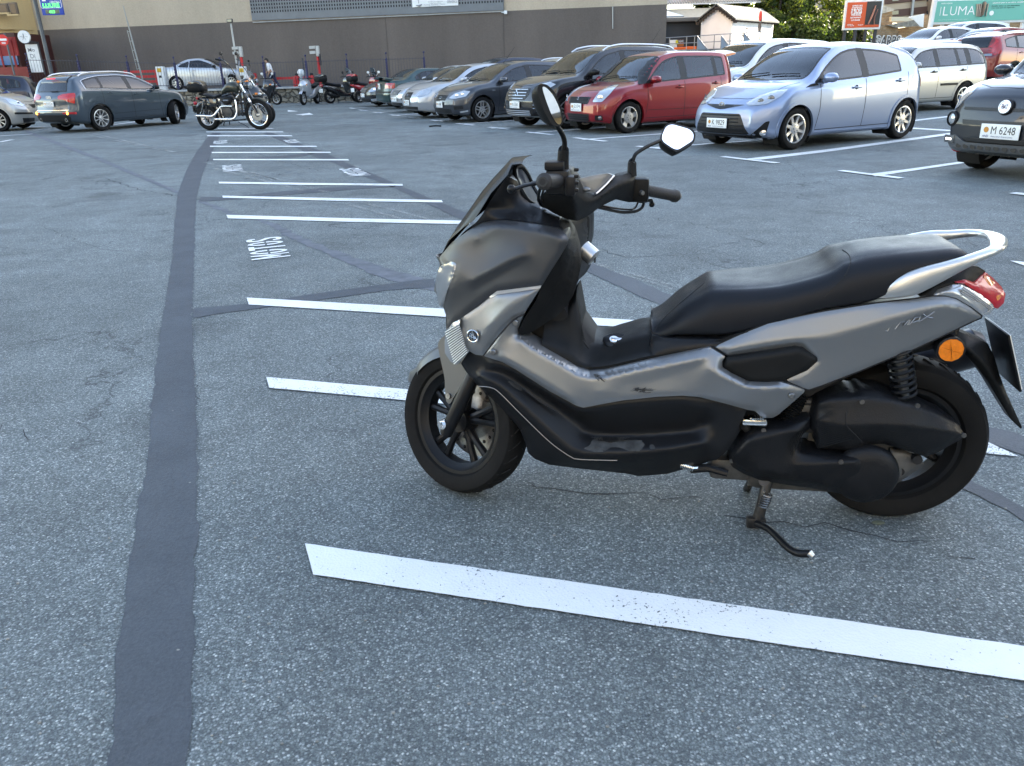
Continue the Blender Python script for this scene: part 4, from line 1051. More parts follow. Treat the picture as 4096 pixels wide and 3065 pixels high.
mb=MB();pc=PC(1705,80,.115);mb.lathe([(-.05,.02),(-.02,.034),(.008,.0355),(.010,.031)],28,'Y',c=pc);rf=part('side_reflector',mb,M_BLKS)
mb=MB()
for k in range(6):
 a0=2*pi*k/6+.3;a1=a0+2*pi/6
 mb.add([pc+Vector((0,.013 if k%2 else .009,0)),pc+Vector((cos(a0)*.031,.009,sin(a0)*.031)),pc+Vector((cos((a0+a1)/2)*.031,.009,sin((a0+a1)/2)*.031)),pc+Vector((cos(a1)*.031,.009,sin(a1)*.031))],[(0,1,2),(0,2,3)])
part('reflector_lens',mb,M_AMB,rf)
mb=MB();mb.tube([pc+Vector((0,-.02,0)),pc+Vector((-.02,-.06,.05))],.014,8);part('reflector_arm',mb,M_BLKS,rf)
mb=MB()
pillow(mb,SF,pix(A_,[(1190,622,.17),(1248,640,.15),(1290,700,.12),(1340,790,.07),(1400,812,.03),(1470,750,-.02),(1545,686,-.07),(1640,668,-.13),(1682,690,-.16),(1692,862,-.17),(1640,866,-.15),(1550,845,-.09),(1450,892,-.03),(1380,945,.02),(1330,975,.05),(1290,992,.07),(1220,982,.10),(1130,940,.13),(1050,890,.15),(1035,830,.17),(1080,790,.18),(1190,800,.19)]),13,[pix(A_,[(1215,640,.18),(1270,740,.15),(1330,840,.10),(1390,870,.05),(1480,810,0),(1580,740,-.06),(1680,720,-.13)]),pix(A_,[(1250,790,.185),(1290,985,.09)])],bulge=.012,r=16,thick=.06,smooth=False,rnd=8)
hb=part('handlebar_cover',mb,M_BLKM)
mb=MB()
pillow(mb,SF,pix(A_,[(1298,706,.105),(1400,682,.03),(1500,668,-.03),(1538,684,-.065),(1480,748,-.015),(1415,806,.035),(1350,792,.075)]),12,bulge=.004,r=8,thick=.01,smooth=False,rnd=5)
part('top_clamp_cover',mb,mat('clamp_grey',(.16,.165,.175),.4,.6),hb)
seam('cover_edge',A_,[(1538,684,-.058),(1480,748,-.008),(1415,808,.042)],.0028,M_SILL)
mb=MB();p=PA(1345,778,.083);mb.sphere(p,.014,12,sc=(1,.5,.5));part('bar_badge',mb,M_STEEL,hb)
gA=PA(1195,716,.17);gB=PA(1060,725,.292)
ax_=(gB-gA).normalized()
mb=MB();mb.tube([gA,gA+ax_*.02,gB-ax_*.012,gB-ax_*.004,gB],[.0165,.0175,.0175,.021,.020],20);mb.tube([gB,gB+ax_*.006],[.020,.012],20)
lg=part('grip',mb,mat('grip_rubber',(.022,.022,.023),.6,bump=.8,bscale=260))
mb=MB();mb.tube([gB+ax_*.006,gB+ax_*.0065],.008,12);part('bar_end',mb,M_BLKD,lg)
mb=MB();hc=gA.lerp(gB,.22)
mb.box(hc+Vector((.005,-.012,-.004)),(.062,.05,.062),b=.014);mb.box(hc+Vector((-.028,0,-.012)),(.03,.045,.05),b=.010);mb.box(hc+Vector((.012,-.01,.036)),(.05,.04,.022),b=.006)
for dz in(.028,.012,-.004,-.022):mb.box(hc+Vector((-.044,.012,dz)),(.012,.014,.009),b=.003)
part('switch_cluster',mb,M_BLKS,lg)
mb=MB();pts=[PA(1030,728,.235),PA(985,740,.25),PA(930,752,.262),PA(870,772,.268),PA(842,776,.27)]
mb.tube(crom([p[:]for p in pts],4),[.010]*5+[.0075]*9+[.0085]*3,10,.6);mb.sphere(pts[-1],.0115,12);part('brake_lever',mb,M_BLKS,lg)
hA=PA(1690,770,-.17);hB=PA(1962,824,-.275);ax_=(hB-hA).normalized()
mb=MB();mb.tube([hA+ax_*.03,hA+ax_*.035,hA+ax_*.05,hB-ax_*.02,hB-ax_*.012,hB],[.015,.0185,.0165,.0165,.0195,.0185],20);rg=part('grip',mb,MATS['grip_rubber'])
mb=MB();mb.tube([hB,hB+ax_*.010],[.014,.012],16);part('bar_end',mb,M_STEEL,rg)
mb=MB();mb.box(hA+ax_*.012+Vector((0,0,-.002)),(.056,.05,.07),b=.012);part('switch_cluster',mb,M_BLKM,rg)
mb=MB();p=PA(1722,800,-.15);mb.tube([p,p+Vector((-.006,.008,0))],[.008,.006],12);part('starter_button',mb,M_STEEL,rg)
mb=MB();pts=[PA(1700,855,-.19),PA(1740,858,-.21),PA(1785,850,-.24),PA(1795,880,-.25)];mb.tube(crom([p[:]for p in pts],4),.006,8);mb.sphere(pts[-1],.009,10);part('brake_lever',mb,M_BLKS,rg)
mb=MB()
mb.tube(crom([PA(a,b,y)[:]for a,b,y in((1740,872,-.2),(1725,905,-.19),(1680,928,-.16),(1590,932,-.11),(1500,915,-.06),(1420,896,-.02))],5),.0045,7)
mb.tube(crom([PA(a,b,y)[:]for a,b,y in((1700,868,-.2),(1680,905,-.18),(1640,915,-.14),(1540,905,-.09),(1440,885,-.04))],5),.003,6)
part('brake_hose',mb,M_BLKS,hb)
mb=MB()
mb.tube(crom([PA(a,b,y)[:]for a,b,y in((1040,760,.19),(1025,830,.17),(1040,880,.13),(1080,900,.08))],5),.004,7);mb.tube(crom([PA(a,b,y)[:]for a,b,y in((1060,780,.2),(1045,850,.18),(1080,880,.12))],5),.003,7)
part('control_cable',mb,M_BLKS,hb)
def mirror(stalk,rad,outline,glass,cpt,yc,n,depth,nm):
 mbs=MB();P=[PA(*p)for p in stalk];mbs.tube(crom([p[:]for p in P],5),[interp(rad,i/(5*(len(P)-1)))for i in range(5*(len(P)-1)+1)],14)
 o=part('mirror',mbs,M_BLKM)
 c=PA(cpt[0],cpt[1],yc);n=Vector(n).normalized()
 out=[SF.Pl(*A_(a,b),c,n)for a,b in outline];out=[Vector(p)for p in crom([p[:]for p in out],4,True)]
 cc=sum(out,Vector())/len(out)
 mbh=MB();rings=[[cc+(p-cc)*.985 for p in out],out]
 for t in(.25,.5,.75,.95):
  k=sqrt(max(0,1-t*t));rings.append([cc+(p-cc)*(.3+.7*k)-n*depth*t for p in out])
 mbh.loft(rings,True,True);part('mirror_housing',mbh,M_BLKM,o)
 gl=[SF.Pl(*A_(a,b),c+n*.001,n)for a,b in glass];gl=[Vector(p)for p in fillet([p[:]for p in gl],.012,4)]
 mbg=MB();mbg.add([p for p in gl],[list(range(len(gl)))]);part('mirror_glass',mbg,M_MIRR,o)
cdir=(SF.inv.to_3x3()@(CAM0-SF.m@PA(1110,200,.27))).normalized()
mirror([(1192,640,.17),(1192,590,.17),(1195,520,.172),(1196,512,.172),(1203,460,.178),(1190,410,.19),(1160,360,.22),(1140,330,.25)],[(0,.0155),(.4,.0135),(.43,.0065),(1,.0060)],[(1030,66),(1062,62),(1098,78),(1140,128),(1180,225),(1196,300),(1186,338),(1150,350),(1112,330),(1066,250),(1034,165),(1018,105)],[(1052,78),(1078,84),(1128,140),(1168,225),(1184,300),(1178,334),(1156,338),(1122,290),(1082,190),(1054,105)],(1110,200),.27,SF.inv.to_3x3()@Vector((.88,-1.17,.22)),.045,'l')
cdir=(SF.inv.to_3x3()@(CAM0-SF.m@PA(1970,430,-.30))).normalized()
upl=SF.inv.to_3x3()@Vector((.50,.27,.82))
mirror([(1662,690,-.15),(1660,650,-.152),(1662,598,-.155),(1665,590,-.155),(1678,550,-.16),(1700,525,-.175),(1780,478,-.22),(1870,440,-.28)],[(0,.014),(.4,.012),(.43,.0055),(1,.0055)],[(1856,415),(1862,395),(1885,345),(1925,324),(1990,338),(2062,362),(2090,398),(2087,440),(2070,465),(1978,517),(1940,512),(1858,455)],[(1864,410),(1892,350),(1930,334),(2050,368),(2080,400),(2074,445),(1975,508),(1942,502),(1866,450)],(1970,430),-.30,(cdir+upl*1.0),.045,'r')
def glass_mat(name,tint,refl=1.0,dark=0.0):
 m=bpy.data.materials.new(name);m.use_nodes=True;nt=m.node_tree;N=nt.nodes;L=nt.links;N.clear()
 o=N.new('ShaderNodeOutputMaterial');t=N.new('ShaderNodeBsdfTransparent');g=N.new('ShaderNodeBsdfGlossy');mx=N.new('ShaderNodeMixShader');f=N.new('ShaderNodeFresnel')
 t.inputs[0].default_value=(*tint,1);g.inputs['Roughness'].default_value=0.015;g.inputs[0].default_value=(.95,.97,1,1);f.inputs[0].default_value=1.62
 L.new(f.outputs[0],mx.inputs[0]);L.new(t.outputs[0],mx.inputs[1]);L.new(g.outputs[0],mx.inputs[2]);L.new(mx.outputs[0],o.inputs[0]);return m
M_GLASS=glass_mat('car_glass',(.55,.62,.64));M_GLASSD=glass_mat('privacy_glass',(.10,.12,.13))
M_SEAL=mat('window_rubber',(.012,.012,.013),.45)
M_TRIMB=mat('trim_black',(.009,.009,.010),.5,spec=.3)
M_INT=mat('car_interior',(.13,.13,.135),.8,noise=.2)
M_SEATC=mat('car_seat_fabric',(.075,.085,.10),.85,noise=.2,nscale=30)
M_LINER=mat('wheel_well',(.01,.01,.01),.9)
M_ALLOY=mat('alloy_silver',(.60,.60,.60),.28,.75)
M_ALLOYG=mat('alloy_grey',(.36,.35,.34),.35,.8)
M_PLATE=mat('number_plate_white',(.80,.82,.80),.4)
M_PTXT=mat('plate_black',(.01,.01,.012),.4)
M_HL=mat('headlamp_glass',(.46,.49,.52),.10,.5,coat=1,noise=.12,nscale=4)
M_HLD=mat('headlamp_dark',(.10,.11,.12),.15,.3,coat=1)
M_GRILLE=mat('grille_black',(.012,.012,.013),.4)
M_TLR=mat('tail_lamp_red',(.40,.012,.015),.12,coat=1,noise=.3,nscale=10)
def paint(name,col,metal=.4,rough=.32):
 return mat(name,[c*.85 for c in col],rough,metal,coat=.85,croug=.015,noise=.04,nscale=700)
class Car:
 def __init__(s,spec):
  s.sp=spec;s.L=spec['L'];s.W2=spec['W']/2;s.R=spec['R'];s.wb=spec['wb'];s.fo=spec['fo']
  s.x0=s.fo+s.wb/2
  s.top=spec['top'];s.belt=spec['belt'];s.rw=spec.get('rw',s.W2*.70)
  s.H=max(z for _,z in s.top)
 def X(s,q):return s.x0-q
 def hw(s,q):
  k=s.sp.get('rf',(.55,.30));r=s.sp.get('rr',(.45,.22));w=s.W2
  if q<k[0]:w*=1-k[1]*(1-q/k[0])**2.2
  e=s.L-q
  if e<r[0]:w*=1-r[1]*(1-e/r[0])**2.4
  return w
 def bot(s,q):
  b=s.sp.get('gc',.19)
  return b+(.07*(1-q/.5)**2 if q<.5 else 0)+(.10*(1-(s.L-q)/.6)**2 if s.L-q<.6 else 0)
 def prof(s,q):
  yb=s.hw(q);z0=s.bot(q);zt=sinterp(s.top,q);zb=min(sinterp(s.belt,q),zt-.015);h=zt-zb
  Hr=s.H-sinterp(s.belt,s.L*.5)
  g=min(1,max(0,(h-.10)/.30));g=g*g*(3-2*g)
  fr=min(1,h/Hr);ys=yb*.955
  yr=ys+(s.rw*(yb/s.W2)**.6-ys)*fr;zr=zt-.075*g
  lo=[(0,z0),(yb*.5,z0),(yb*.86,z0+.005),(yb*.955,z0+.035),(yb*.985,z0+.13),(yb,z0+(zb-z0)*.48),(yb*.998,z0+(zb-z0)*.72),(yb*.985,z0+(zb-z0)*.90),(ys,zb)]
  hood=[(yb*.93,zb+h*.30),(yb*.87,zb+h*.55),(yb*.70,zb+h*.82),(yb*.38,zb+h*.96),(0,zt)]
  gh=[(ys+(yr-ys)*.45+.012,zb+(zr-zb)*.47),(yr+.004,zr),(yr*.90,zt-.030),(yr*.52,zt-.008),(0,zt)]
  return lo+[((1-g)*a[0]+g*b[0],(1-g)*a[1]+g*b[1])for a,b in zip(hood,gh)]
 def shell(s):
  qs=[];q=0.0
  while q<s.L:qs.append(q);q+=.02 if(q<.2 or q>s.L-.22)else .05
  qs.append(s.L)
  rings=[]
  for q in qs:
   half=[tuple(p)for p in crom([(*p,0)for p in s.prof(q)],4)]
   rings.append([(q,-y,z)for y,z,_ in half[::-1]]+[(q,y,z)for y,z,_ in half[1:-1]])
  def cap(r,sg):
   zc=(min(p[2]for p in r)+max(p[2]for p in r))/2;out=[]
   for k in(.93,.8,.6,.4,.2,.03):out.append([(p[0]+sg*.02*(1-k)**.5,p[1]*k,zc+(p[2]-zc)*k)for p in r])
   return out
  rings=cap(rings[0],-1)[::-1]+rings+cap(rings[-1],1)
  nose=s.sp.get('nose',[(.2,.06),(.45,0),(.6,.02),(.75,.10),(.9,.2)]);tail=s.sp.get('tail',[(.25,.04),(.5,0),(.75,.04),(1.0,.05)])
  bf=s.sp.get('bow',.16)
  out=[]
  for r in rings:
   o=[]
   for q,y,z in r:
    w=max(0,1-q/.75)**1.3;e=max(0,1-(s.L-q)/.6)**1.3
    qq=q+w*(bf*(abs(y)/s.W2)**2.2+interp(nose,z))-e*(.10*(abs(y)/s.W2)**2.4+interp(tail,z))
    o.append(Vector((s.X(qq),y,z)))
   out.append(o)
  n=len(out[0]);V=[p for r in out for p in r];F=[]
  for i in range(len(out)-1):
   for j in range(n):
    k=(j+1)%n;F.append((i*n+j,i*n+k,(i+1)*n+k,(i+1)*n+j))
  F.append(tuple(range(n))[::-1]);F.append(tuple((len(out)-1)*n+j for j in range(n)))
  s.V,s.F=V,F
  s.bvh=BVHTree.FromPolygons(V,F)
  return V,F
 def view(s,v):
  if v=='L':return Vector((0,-1,0)),Vector((1,0,0)),Vector((0,0,1))
  if v=='R':return Vector((0,1,0)),Vector((1,0,0)),Vector((0,0,1))
  if v=='F':return Vector((-1,0,0)),Vector((0,1,0)),Vector((0,0,1))
  if v=='B':return Vector((1,0,0)),Vector((0,1,0)),Vector((0,0,1))
  if v=='T':return Vector((0,0,-1)),Vector((1,0,0)),Vector((0,1,0))
  if v=='W':d=Vector((-1,0,-.75)).normalized();return d,Vector((0,1,0)),Vector((.75,0,-1)).normalized()*-1
  a=radians(v);d=Vector((-cos(a),-sin(a),0));return d,Vector((-sin(a),cos(a),0)),Vector((0,0,1))
 def org(s,v):
  if isinstance(v,str):return Vector((0,0,0))
  return Vector((s.X(.25 if abs(v)<90 else s.L-.25),0,0))
 def pt(s,v,u,w):
  d,U,Vv=s.view(v);o=s.org(v)+U*u+Vv*w-d*6
  h=s.bvh.ray_cast(o,d,14)
  return(h[0],h[1])if h[0]is not None else(None,None)
 def decal(s,mb,v,poly,off=.004,step=.05,hole=None,skirt=.012,lines=()):
  """patch following the body. poly in (u, w) of the view"""
  poly=dens(poly,step)
  V,T=trifill(poly,step,[dens(hole,step)]if hole else())
  d,U,Vv=s.view(v);P=[];ok=[];last=None
  for a,b in V:
   h,n=s.pt(v,a,b)
   if h is None:ok.append(False);P.append(None);continue
   if n.dot(d)>0:n=-n
   if(n.dot(d))>-.05:pass
   P.append(h+n*off);ok.append(True)
  T=[t for t in T if all(ok[i]for i in t)]
  T=[t for t in T if max((P[t[i]]-P[t[(i+1)%3]]).length for i in range(3))<step*7]
  idx={};vs=[]
  for t in T:
   for i in t:
    if i not in idx:idx[i]=len(vs);vs.append(P[i])
  if not vs:return
  mb.add(vs,[[idx[i]for i in t]for t in T])
  if skirt:
   re=rim_edges(T);loc={};vv=[]
   for a,b in re:
    for i in(a,b):
     if i not in loc:loc[i]=len(vv);vv+=[P[i],P[i]+d*(skirt+off)]
   mb.add(vv,[(loc[b],loc[a],loc[a]+1,loc[b]+1)for a,b in re])
 def snapcut(s,V,F,v,poly,keep,tol=.030):
  """move skin vertices onto the outline, then open the skin inside it"""
  d,U,Vv=s.view(v)
  A=np.array(dens(poly,.01));u=np.array([p.dot(U)for p in V]);w=np.array([p.dot(Vv)for p in V])
  lo=A.min(0)-tol;hi=A.max(0)+tol
  cand=np.where((u>lo[0])&(u<hi[0])&(w>lo[1])&(w<hi[1]))[0]
  for i in cand:
   if not keep(V[i]):continue
   dd=(A[:,0]-u[i])**2+(A[:,1]-w[i])**2;j=int(dd.argmin())
   if dd[j]<tol*tol:
    vv=v
    if v=='L' and V[i].y<0:vv='R'
    h,n=s.pt(vv,A[j][0],A[j][1])
    if h is not None and(h-V[i]).length<.12:V[i]=h
  out=[]
  u=[p.dot(U)for p in V];w=[p.dot(Vv)for p in V]
  ins=[False]*len(F)
  for k,f in enumerate(F):
   cu=sum(u[i]for i in f)/len(f);cw=sum(w[i]for i in f)/len(f)
   if lo[0]<cu<hi[0]and lo[1]<cw<hi[1]and inpoly(cu,cw,poly):
    c=sum((V[i]for i in f),Vector())/len(f)
    if keep(c):continue
   out.append(f)
  return out
def inset(poly,d):
 """move a polygon's edge inwards by d"""
 n=len(poly);P=[Vector(p[:2])for p in poly]
 ar=sum(P[i].x*P[(i+1)%n].y-P[(i+1)%n].x*P[i].y for i in range(n));sg=1 if ar>0 else-1
 out=[]
 for i in range(n):
  a=(P[i]-P[i-1]);b=(P[(i+1)%n]-P[i])
  if a.length<1e-9 or b.length<1e-9:out.append(tuple(P[i]));continue
  a.normalize();b.normalize();na=Vector((-a.y,a.x))*sg;nb=Vector((-b.y,b.x))*sg;m=na+nb
  if m.length<.2:m=na
  m.normalize();k=d/max(.5,m.dot(na));out.append(tuple(P[i]+m*k))
 return out
def wheel(parent,T,R,w,rr,style,nsp,m_al,name='wheel'):
 t=tyre_mb(R,w,rr,T,40).build(name,M_RUB,parent)
 mb=MB();h=w/2
 mb.lathe([(h*.70,rr+.004),(h*.86,rr+.002),(h*.88,rr-.012),(h*.55,rr-.022),(-h*.7,rr-.03),(-h*.7,rr)],40,'Y',T=T)
 if style=='cover':
  nw,hub,wd0,wd1=nsp,.10,.075,.11
 elif style=='thin':nw,hub,wd0,wd1=nsp,.06,.030,.022
 elif style=='double':nw,hub,wd0,wd1=nsp,.07,.026,.026
 else:nw,hub,wd0,wd1=nsp,.07,.055,.040
 for i in range(nw):
  a=2*pi*i/nw+.3
  for sg in((-1,1)if style=='double' else(0,)):
   da=Vector((cos(a),0,sin(a)));db=Vector((-sin(a),0,cos(a)));off=sg*.034
   ps=[]
   for(r_,wd)in((hub*.6,wd0),(rr*.55,(wd0+wd1)/2*.9),(rr-.008,wd1)):
    for e in(-1,1):ps.append(da*r_+db*(off+e*wd/2))
   y=[h*.72,h*.72,h*.66,h*.66,h*.80,h*.80]
   vs=[(p.x,yy,p.z)for p,yy in zip(ps,y)]+[(p.x,yy-.03,p.z)for p,yy in zip(ps,y)]
   mb.smooth=False
   mb.add(vs,[(0,1,3,2),(2,3,5,4),(0,2,8,6),(2,4,10,8),(1,7,9,3),(3,9,11,5),(6,8,9,7),(8,10,11,9)],T)
   mb.smooth=True
 mb.lathe([(h*.5,hub+.012),(h*.76,hub),(h*.80,hub*.5),(h*.80,.001)],20,'Y',T=T)
 r=mb.build('rim',m_al,t,autosmooth=30)
 mb=MB();mb.lathe([(h*.1,.001),(h*.1,rr*.72)],24,'Y',T=T);mb.lathe([(-h*.6,.001),(-h*.6,rr-.004)],24,'Y',T=T)
 for i in range(5):
  a=2*pi*i/5;mb.lathe([(h*.79,.009),(h*.82,.008),(h*.82,.001)],8,'Y',c=(cos(a)*.045,0,sin(a)*.045),T=T)
 mb.build('brake_disc',M_LINER,t)
 return t
def build_car(spec,label,cat='car',group=None,M4=None):
 c=Car(spec);V,F=c.shell();sp=spec
 V=[p.copy()for p in V]
 root=empty(spec.get('name','parked_car'),(0,0,0),label=label,cat=cat,group=group,mat=M4)
 body_m=sp['paint']
 X=c.X;R=c.R;Ra=R+sp.get('arch',.055)
 wx=[c.wb/2,-c.wb/2]
 top,belt=c.top,c.belt
 def up(q):
  return min(sinterp(top,q),sinterp(top,q-.06)if q<c.L*.5 else 9,sinterp(top,q+sp.get('dp',.16))if q>c.L*.5 else 9)-sp.get('rail',.105)
 def lo(q):return sinterp(belt,q)+sp.get('wlo',.028)
 wins=[]
 for(a,b)in sp['win']:
  n=10;qs=[a+(b-a)*i/n for i in range(n+1)]
  qs=[q for q in qs if up(q)>lo(q)+.02]
  if len(qs)<3:continue
  poly=[(X(q),lo(q))for q in qs]+[(X(q),up(q))for q in qs[::-1]]
  wins.append(poly)
 ws=sp['screen']
 Fc=F
 gl=[]
 for poly in wins:
  P=fillet(poly,.03,3)
  gl.append(('L',P));Fc=c.snapcut(V,Fc,'L',inset(P,.012),lambda p:abs(p.y)>.35 and p.z>.7)
 def hwz(q):
  pr=c.prof(q);return pr[10][0]
 n=6
 qs=[ws[0]+(ws[1]-ws[0])*i/n for i in range(n+1)]
 e=[hwz(q)*(.955 if i>0 else .93)-.03 for i,q in enumerate(qs)]
 poly=[(X(q+(.05*0)),-w)for q,w in zip(qs,e)]+[(X(q),w)for q,w in zip(qs[::-1],e[::-1])]
 bot_curve=[(X(qs[0]-.10*(1-t*t)),e[0]*t)for t in(.75,.4,0,-.4,-.75)]
 poly=poly+bot_curve
 PW=fillet(poly,.04,2);gl.append(('T',PW));Fc=c.snapcut(V,Fc,'T',inset(PW,.012),lambda p:p.z>.75)
 rg=sp.get('rear')
 if rg:
  kind,pts=rg
  P=[(-y,z)for y,z in pts]+[(y,z)for y,z in pts[::-1]]if kind=='B' else[(X(q),-y)for y,q in pts]+[(X(q),y)for y,q in pts[::-1]]
  P=fillet(P,.05,3);gl.append((kind,P));Fc=c.snapcut(V,Fc,kind,inset(P,.012),lambda p:p.z>.75 and p.x<X(c.L*.6))
 for x in wx:
  poly=[(x+Ra*cos(2*pi*i/32),R+Ra*sin(2*pi*i/32))for i in range(32)]
  Fc=c.snapcut(V,Fc,'L',poly,lambda p:abs(p.y)>c.W2-.32 and p.z<.95)
 used=sorted(set(i for f in Fc for i in f));mp={k:i for i,k in enumerate(used)}
 mb=MB();mb.add([V[i]for i in used],[[mp[i]for i in f]for f in Fc])
 mb.mi=1;mb.recalc=True
 body=mb.build('body',[body_m,M_TRIMB],root,autosmooth=50)
 if sp.get('clad'):
  for p in body.data.polygons:
   cz=p.center.z
   if cz<sp['clad']:p.material_index=1
 zc=sinterp(belt,c.L*.45)
 mb=MB();qa,qb=sp['cabin']
 mb.box(((X(qa)+X(qb))/2,0,.48),(abs(X(qa)-X(qb)),c.W2*1.72,.30),b=.03)
 mb.box((X(qa+.10),0,zc-.13),(.42,c.W2*1.66,.20),b=.06)
 for sg in(-1,1):mb.box(((X(qa)+X(qb))/2,sg*(c.W2*.90),zc-.20),(abs(X(qa)-X(qb)),.03,.36),b=.01)
 mb.build('interior',M_INT,root)
 xs_=sp.get('seats',(c.L*.50,c.L*.72));zs=sinterp(belt,xs_[0])
 for sg in(-1,1):
  mb=MB();x=X(xs_[0]);y=sg*.36
  mb.box((x+.2,y,zs-.42),(.48,.46,.16),b=.05)
  T=Matrix.Translation((x-.05,y,zs-.10))@Matrix.Rotation(radians(-14),4,'Y')
  mb.box((0,0,0),(.13,.46,.60),T=T,b=.055);mb.box((-.015,0,.39),(.09,.24,.17),T=T,b=.04);mb.tube([(-.01,.05,.28),(-.01,.05,.36)],.007,6,T=T);mb.tube([(-.01,-.05,.28),(-.01,-.05,.36)],.007,6,T=T)
  mb.build('seat',M_SEATC,root)
 mb=MB();x=X(xs_[1]);T=Matrix.Translation((x,0,zs-.12))@Matrix.Rotation(radians(-18),4,'Y')
 mb.box((0,0,0),(.14,c.W2*1.55,.50),T=T,b=.05);mb.box((.3,0,-.28),(.5,c.W2*1.55,.16),T=T,b=.05)
 for y in(-.38,.38):mb.box((-.01,y,.30),(.09,.24,.14),T=T,b=.035)
 mb.build('rear_bench',M_SEATC,root)
 mb=MB();T=Matrix.Translation((X(xs_[0]-.55),.36,zs-.06))@Matrix.Rotation(radians(-62),4,'Y')
 mb.tube([(cos(a)*.185,sin(a)*.185,0)for a in[2*pi*i/24 for i in range(25)]],.014,6,T=T,cap=False);mb.tube([(-.18,0,0),(.18,0,0)],.018,6,T=T);mb.tube([(0,0,0),(0,0,-.25)],.03,8,T=T)
 mb.build('steering_wheel',M_TRIMB,root)
 for k,(v,P)in enumerate(gl):
  gm=M_GLASSD if(k in sp.get('dark',())or(v!='L' and v!='T' and sp.get('darkrear',0)))else M_GLASS
  nm='windscreen' if P is PW else('side_window' if v=='L' else 'rear_window')
  for vv in(('L','R')if v=='L' else(v,)):
   mb=MB();c.decal(mb,vv,inset(P,.004),.0015,.07,skirt=0);o=mb.build(nm,gm,root)
   mb=MB();c.decal(mb,vv,P,.0035,.06,hole=inset(P,.026),skirt=.02)
   if mb.v:mb.build('window_seal',M_SEAL,o)
 if sp.get('pillars',True):
  for i in range(len(sp['win'])-1):
   a=sp['win'][i][1]-.01;b=sp['win'][i+1][0]+.01
   if b-a<.02 or b-a>.3:continue
   P=[(X(a),lo(a)-.004),(X(b),lo(b)-.004),(X(b),up(b)+.004),(X(a),up(a)+.004)]
   for vv in 'LR':
    mb=MB();c.decal(mb,vv,P,.003,.06,skirt=.01);mb.build('door_pillar',M_SEAL if sp.get('bp',True)else body_m,root)
 for x in wx:
  for sg,vv in((1,'L'),(-1,'R')):
   mb=MB();y1=sg*(c.W2-.05);y0=sg*(c.W2-.34)
   A=[radians(-35+250*i/24)for i in range(25)]
   mb.loft([[(x+(Ra+.012)*cos(a),y1,R+(Ra+.012)*sin(a))for a in A],[(x+(Ra+.012)*cos(a),y0,R+(Ra+.012)*sin(a))for a in A]],False,False)
   mb.add([(x,y0,R)]+[(x+(Ra+.012)*cos(a),y0,R+(Ra+.012)*sin(a))for a in A],[(0,i+1,i+2)for i in range(24)])
   mb.build('wheel_arch_liner',M_LINER,root)
   z0=c.bot(c.L*.5);am=sp.get('lip',.035)
   a0=math.asin(max(-1,min(1,(z0+.02-R)/Ra)))
   A=[a0+(pi-2*a0)*i/28 for i in range(29)]
   P=[(x+(Ra-.012)*cos(a),R+(Ra-.012)*sin(a))for a in A]+[(x+(Ra+am)*cos(a),R+(Ra+am)*sin(a))for a in A[::-1]]
   mb=MB();c.decal(mb,vv,P,sp.get('lipo',.010),.045,skirt=.03);mb.build('wheel_arch',M_TRIMB if sp.get('cladlip')else body_m,root,autosmooth=40)
 st,ns=sp.get('wheel',('five',5));tw=sp.get('tw',.195)
 for i,x in enumerate(wx):
  for sg in(1,-1):
   T=Matrix.Translation((x,sg*(c.W2-tw/2-.012),R))
   if i==0 and sp.get('steer'):T=T@Matrix.Rotation(radians(sp['steer']),4,'Z')
   if sg<0:T=T@Matrix.Rotation(pi,4,'Z')
   wheel(root,T,R,tw,sp.get('rim',R*.66),st,ns,sp.get('alloy',M_ALLOY))
 def line(v,pts,w=.009,nm='panel_gap',m=None,off=.0015):
  P=dens(pts,.05,False);L_,R_=[],[]
  for i,p in enumerate(P):
   a=Vector(P[max(0,i-1)]);b=Vector(P[min(len(P)-1,i+1)]);d=(b-a).normalized();nn=Vector((-d.y,d.x))*w/2
   L_.append(tuple(Vector(p)+nn));R_.append(tuple(Vector(p)-nn))
  mb=MB();mv=[];d_,U,Vv=c.view(v)
  for a,b in zip(L_,R_):
   for q in(a,b):
    h,nn=c.pt(v,*q)
    if h is None:return None
    if nn.dot(d_)>0:nn=-nn
    mv.append(h+nn*off)
  mb.add(mv,[(2*i,2*i+1,2*i+3,2*i+2)for i in range(len(P)-1)]);return mb.build(nm,m or M_TRIMB,root)
 z0=c.bot(c.L*.5)+.10
 for q in sp.get('doors',()):
  zt_=lo(q[0])-.02
  pts=[(X(q[0]),zt_),(X(q[0]),z0+.3),(X(q[1]),z0)]
  for vv in 'LR':line(vv,pts,.011)
 if len(sp.get('doors',()))>1:
  d0,d1=sp['doors'][0],sp['doors'][-1]
  for vv in 'LR':line(vv,[(X(d0[1]),z0),(X(d1[1]),z0)],.010)
 for(v,pts)in sp.get('lines',()):line(v,[(X(a),b)if v in 'LRT' else(a,b)for a,b in pts])
 for q in sp.get('handles',()):
  for vv in 'LR':
   h,nn=c.pt(vv,X(q),lo(q)-sp.get('hd',.13))
   if h is None:continue
   sg=1 if vv=='L' else-1
   mb=MB();mb.box((0,0,0),(.17,.022,.03),T=Matrix.Translation(h+Vector((0,sg*.022,0))),b=.008);mb.build('door_handle',sp.get('handle_m',body_m),root)
   mb=MB();mb.lathe([(0,.036),(.001,.036),(.001,.001)],16,'Y',c=h+Vector((.01,sg*.002,0)));mb.build('handle_recess',M_TRIMB if sg else M_TRIMB,root)
 q=sp.get('mirror',ws[0]+.22)
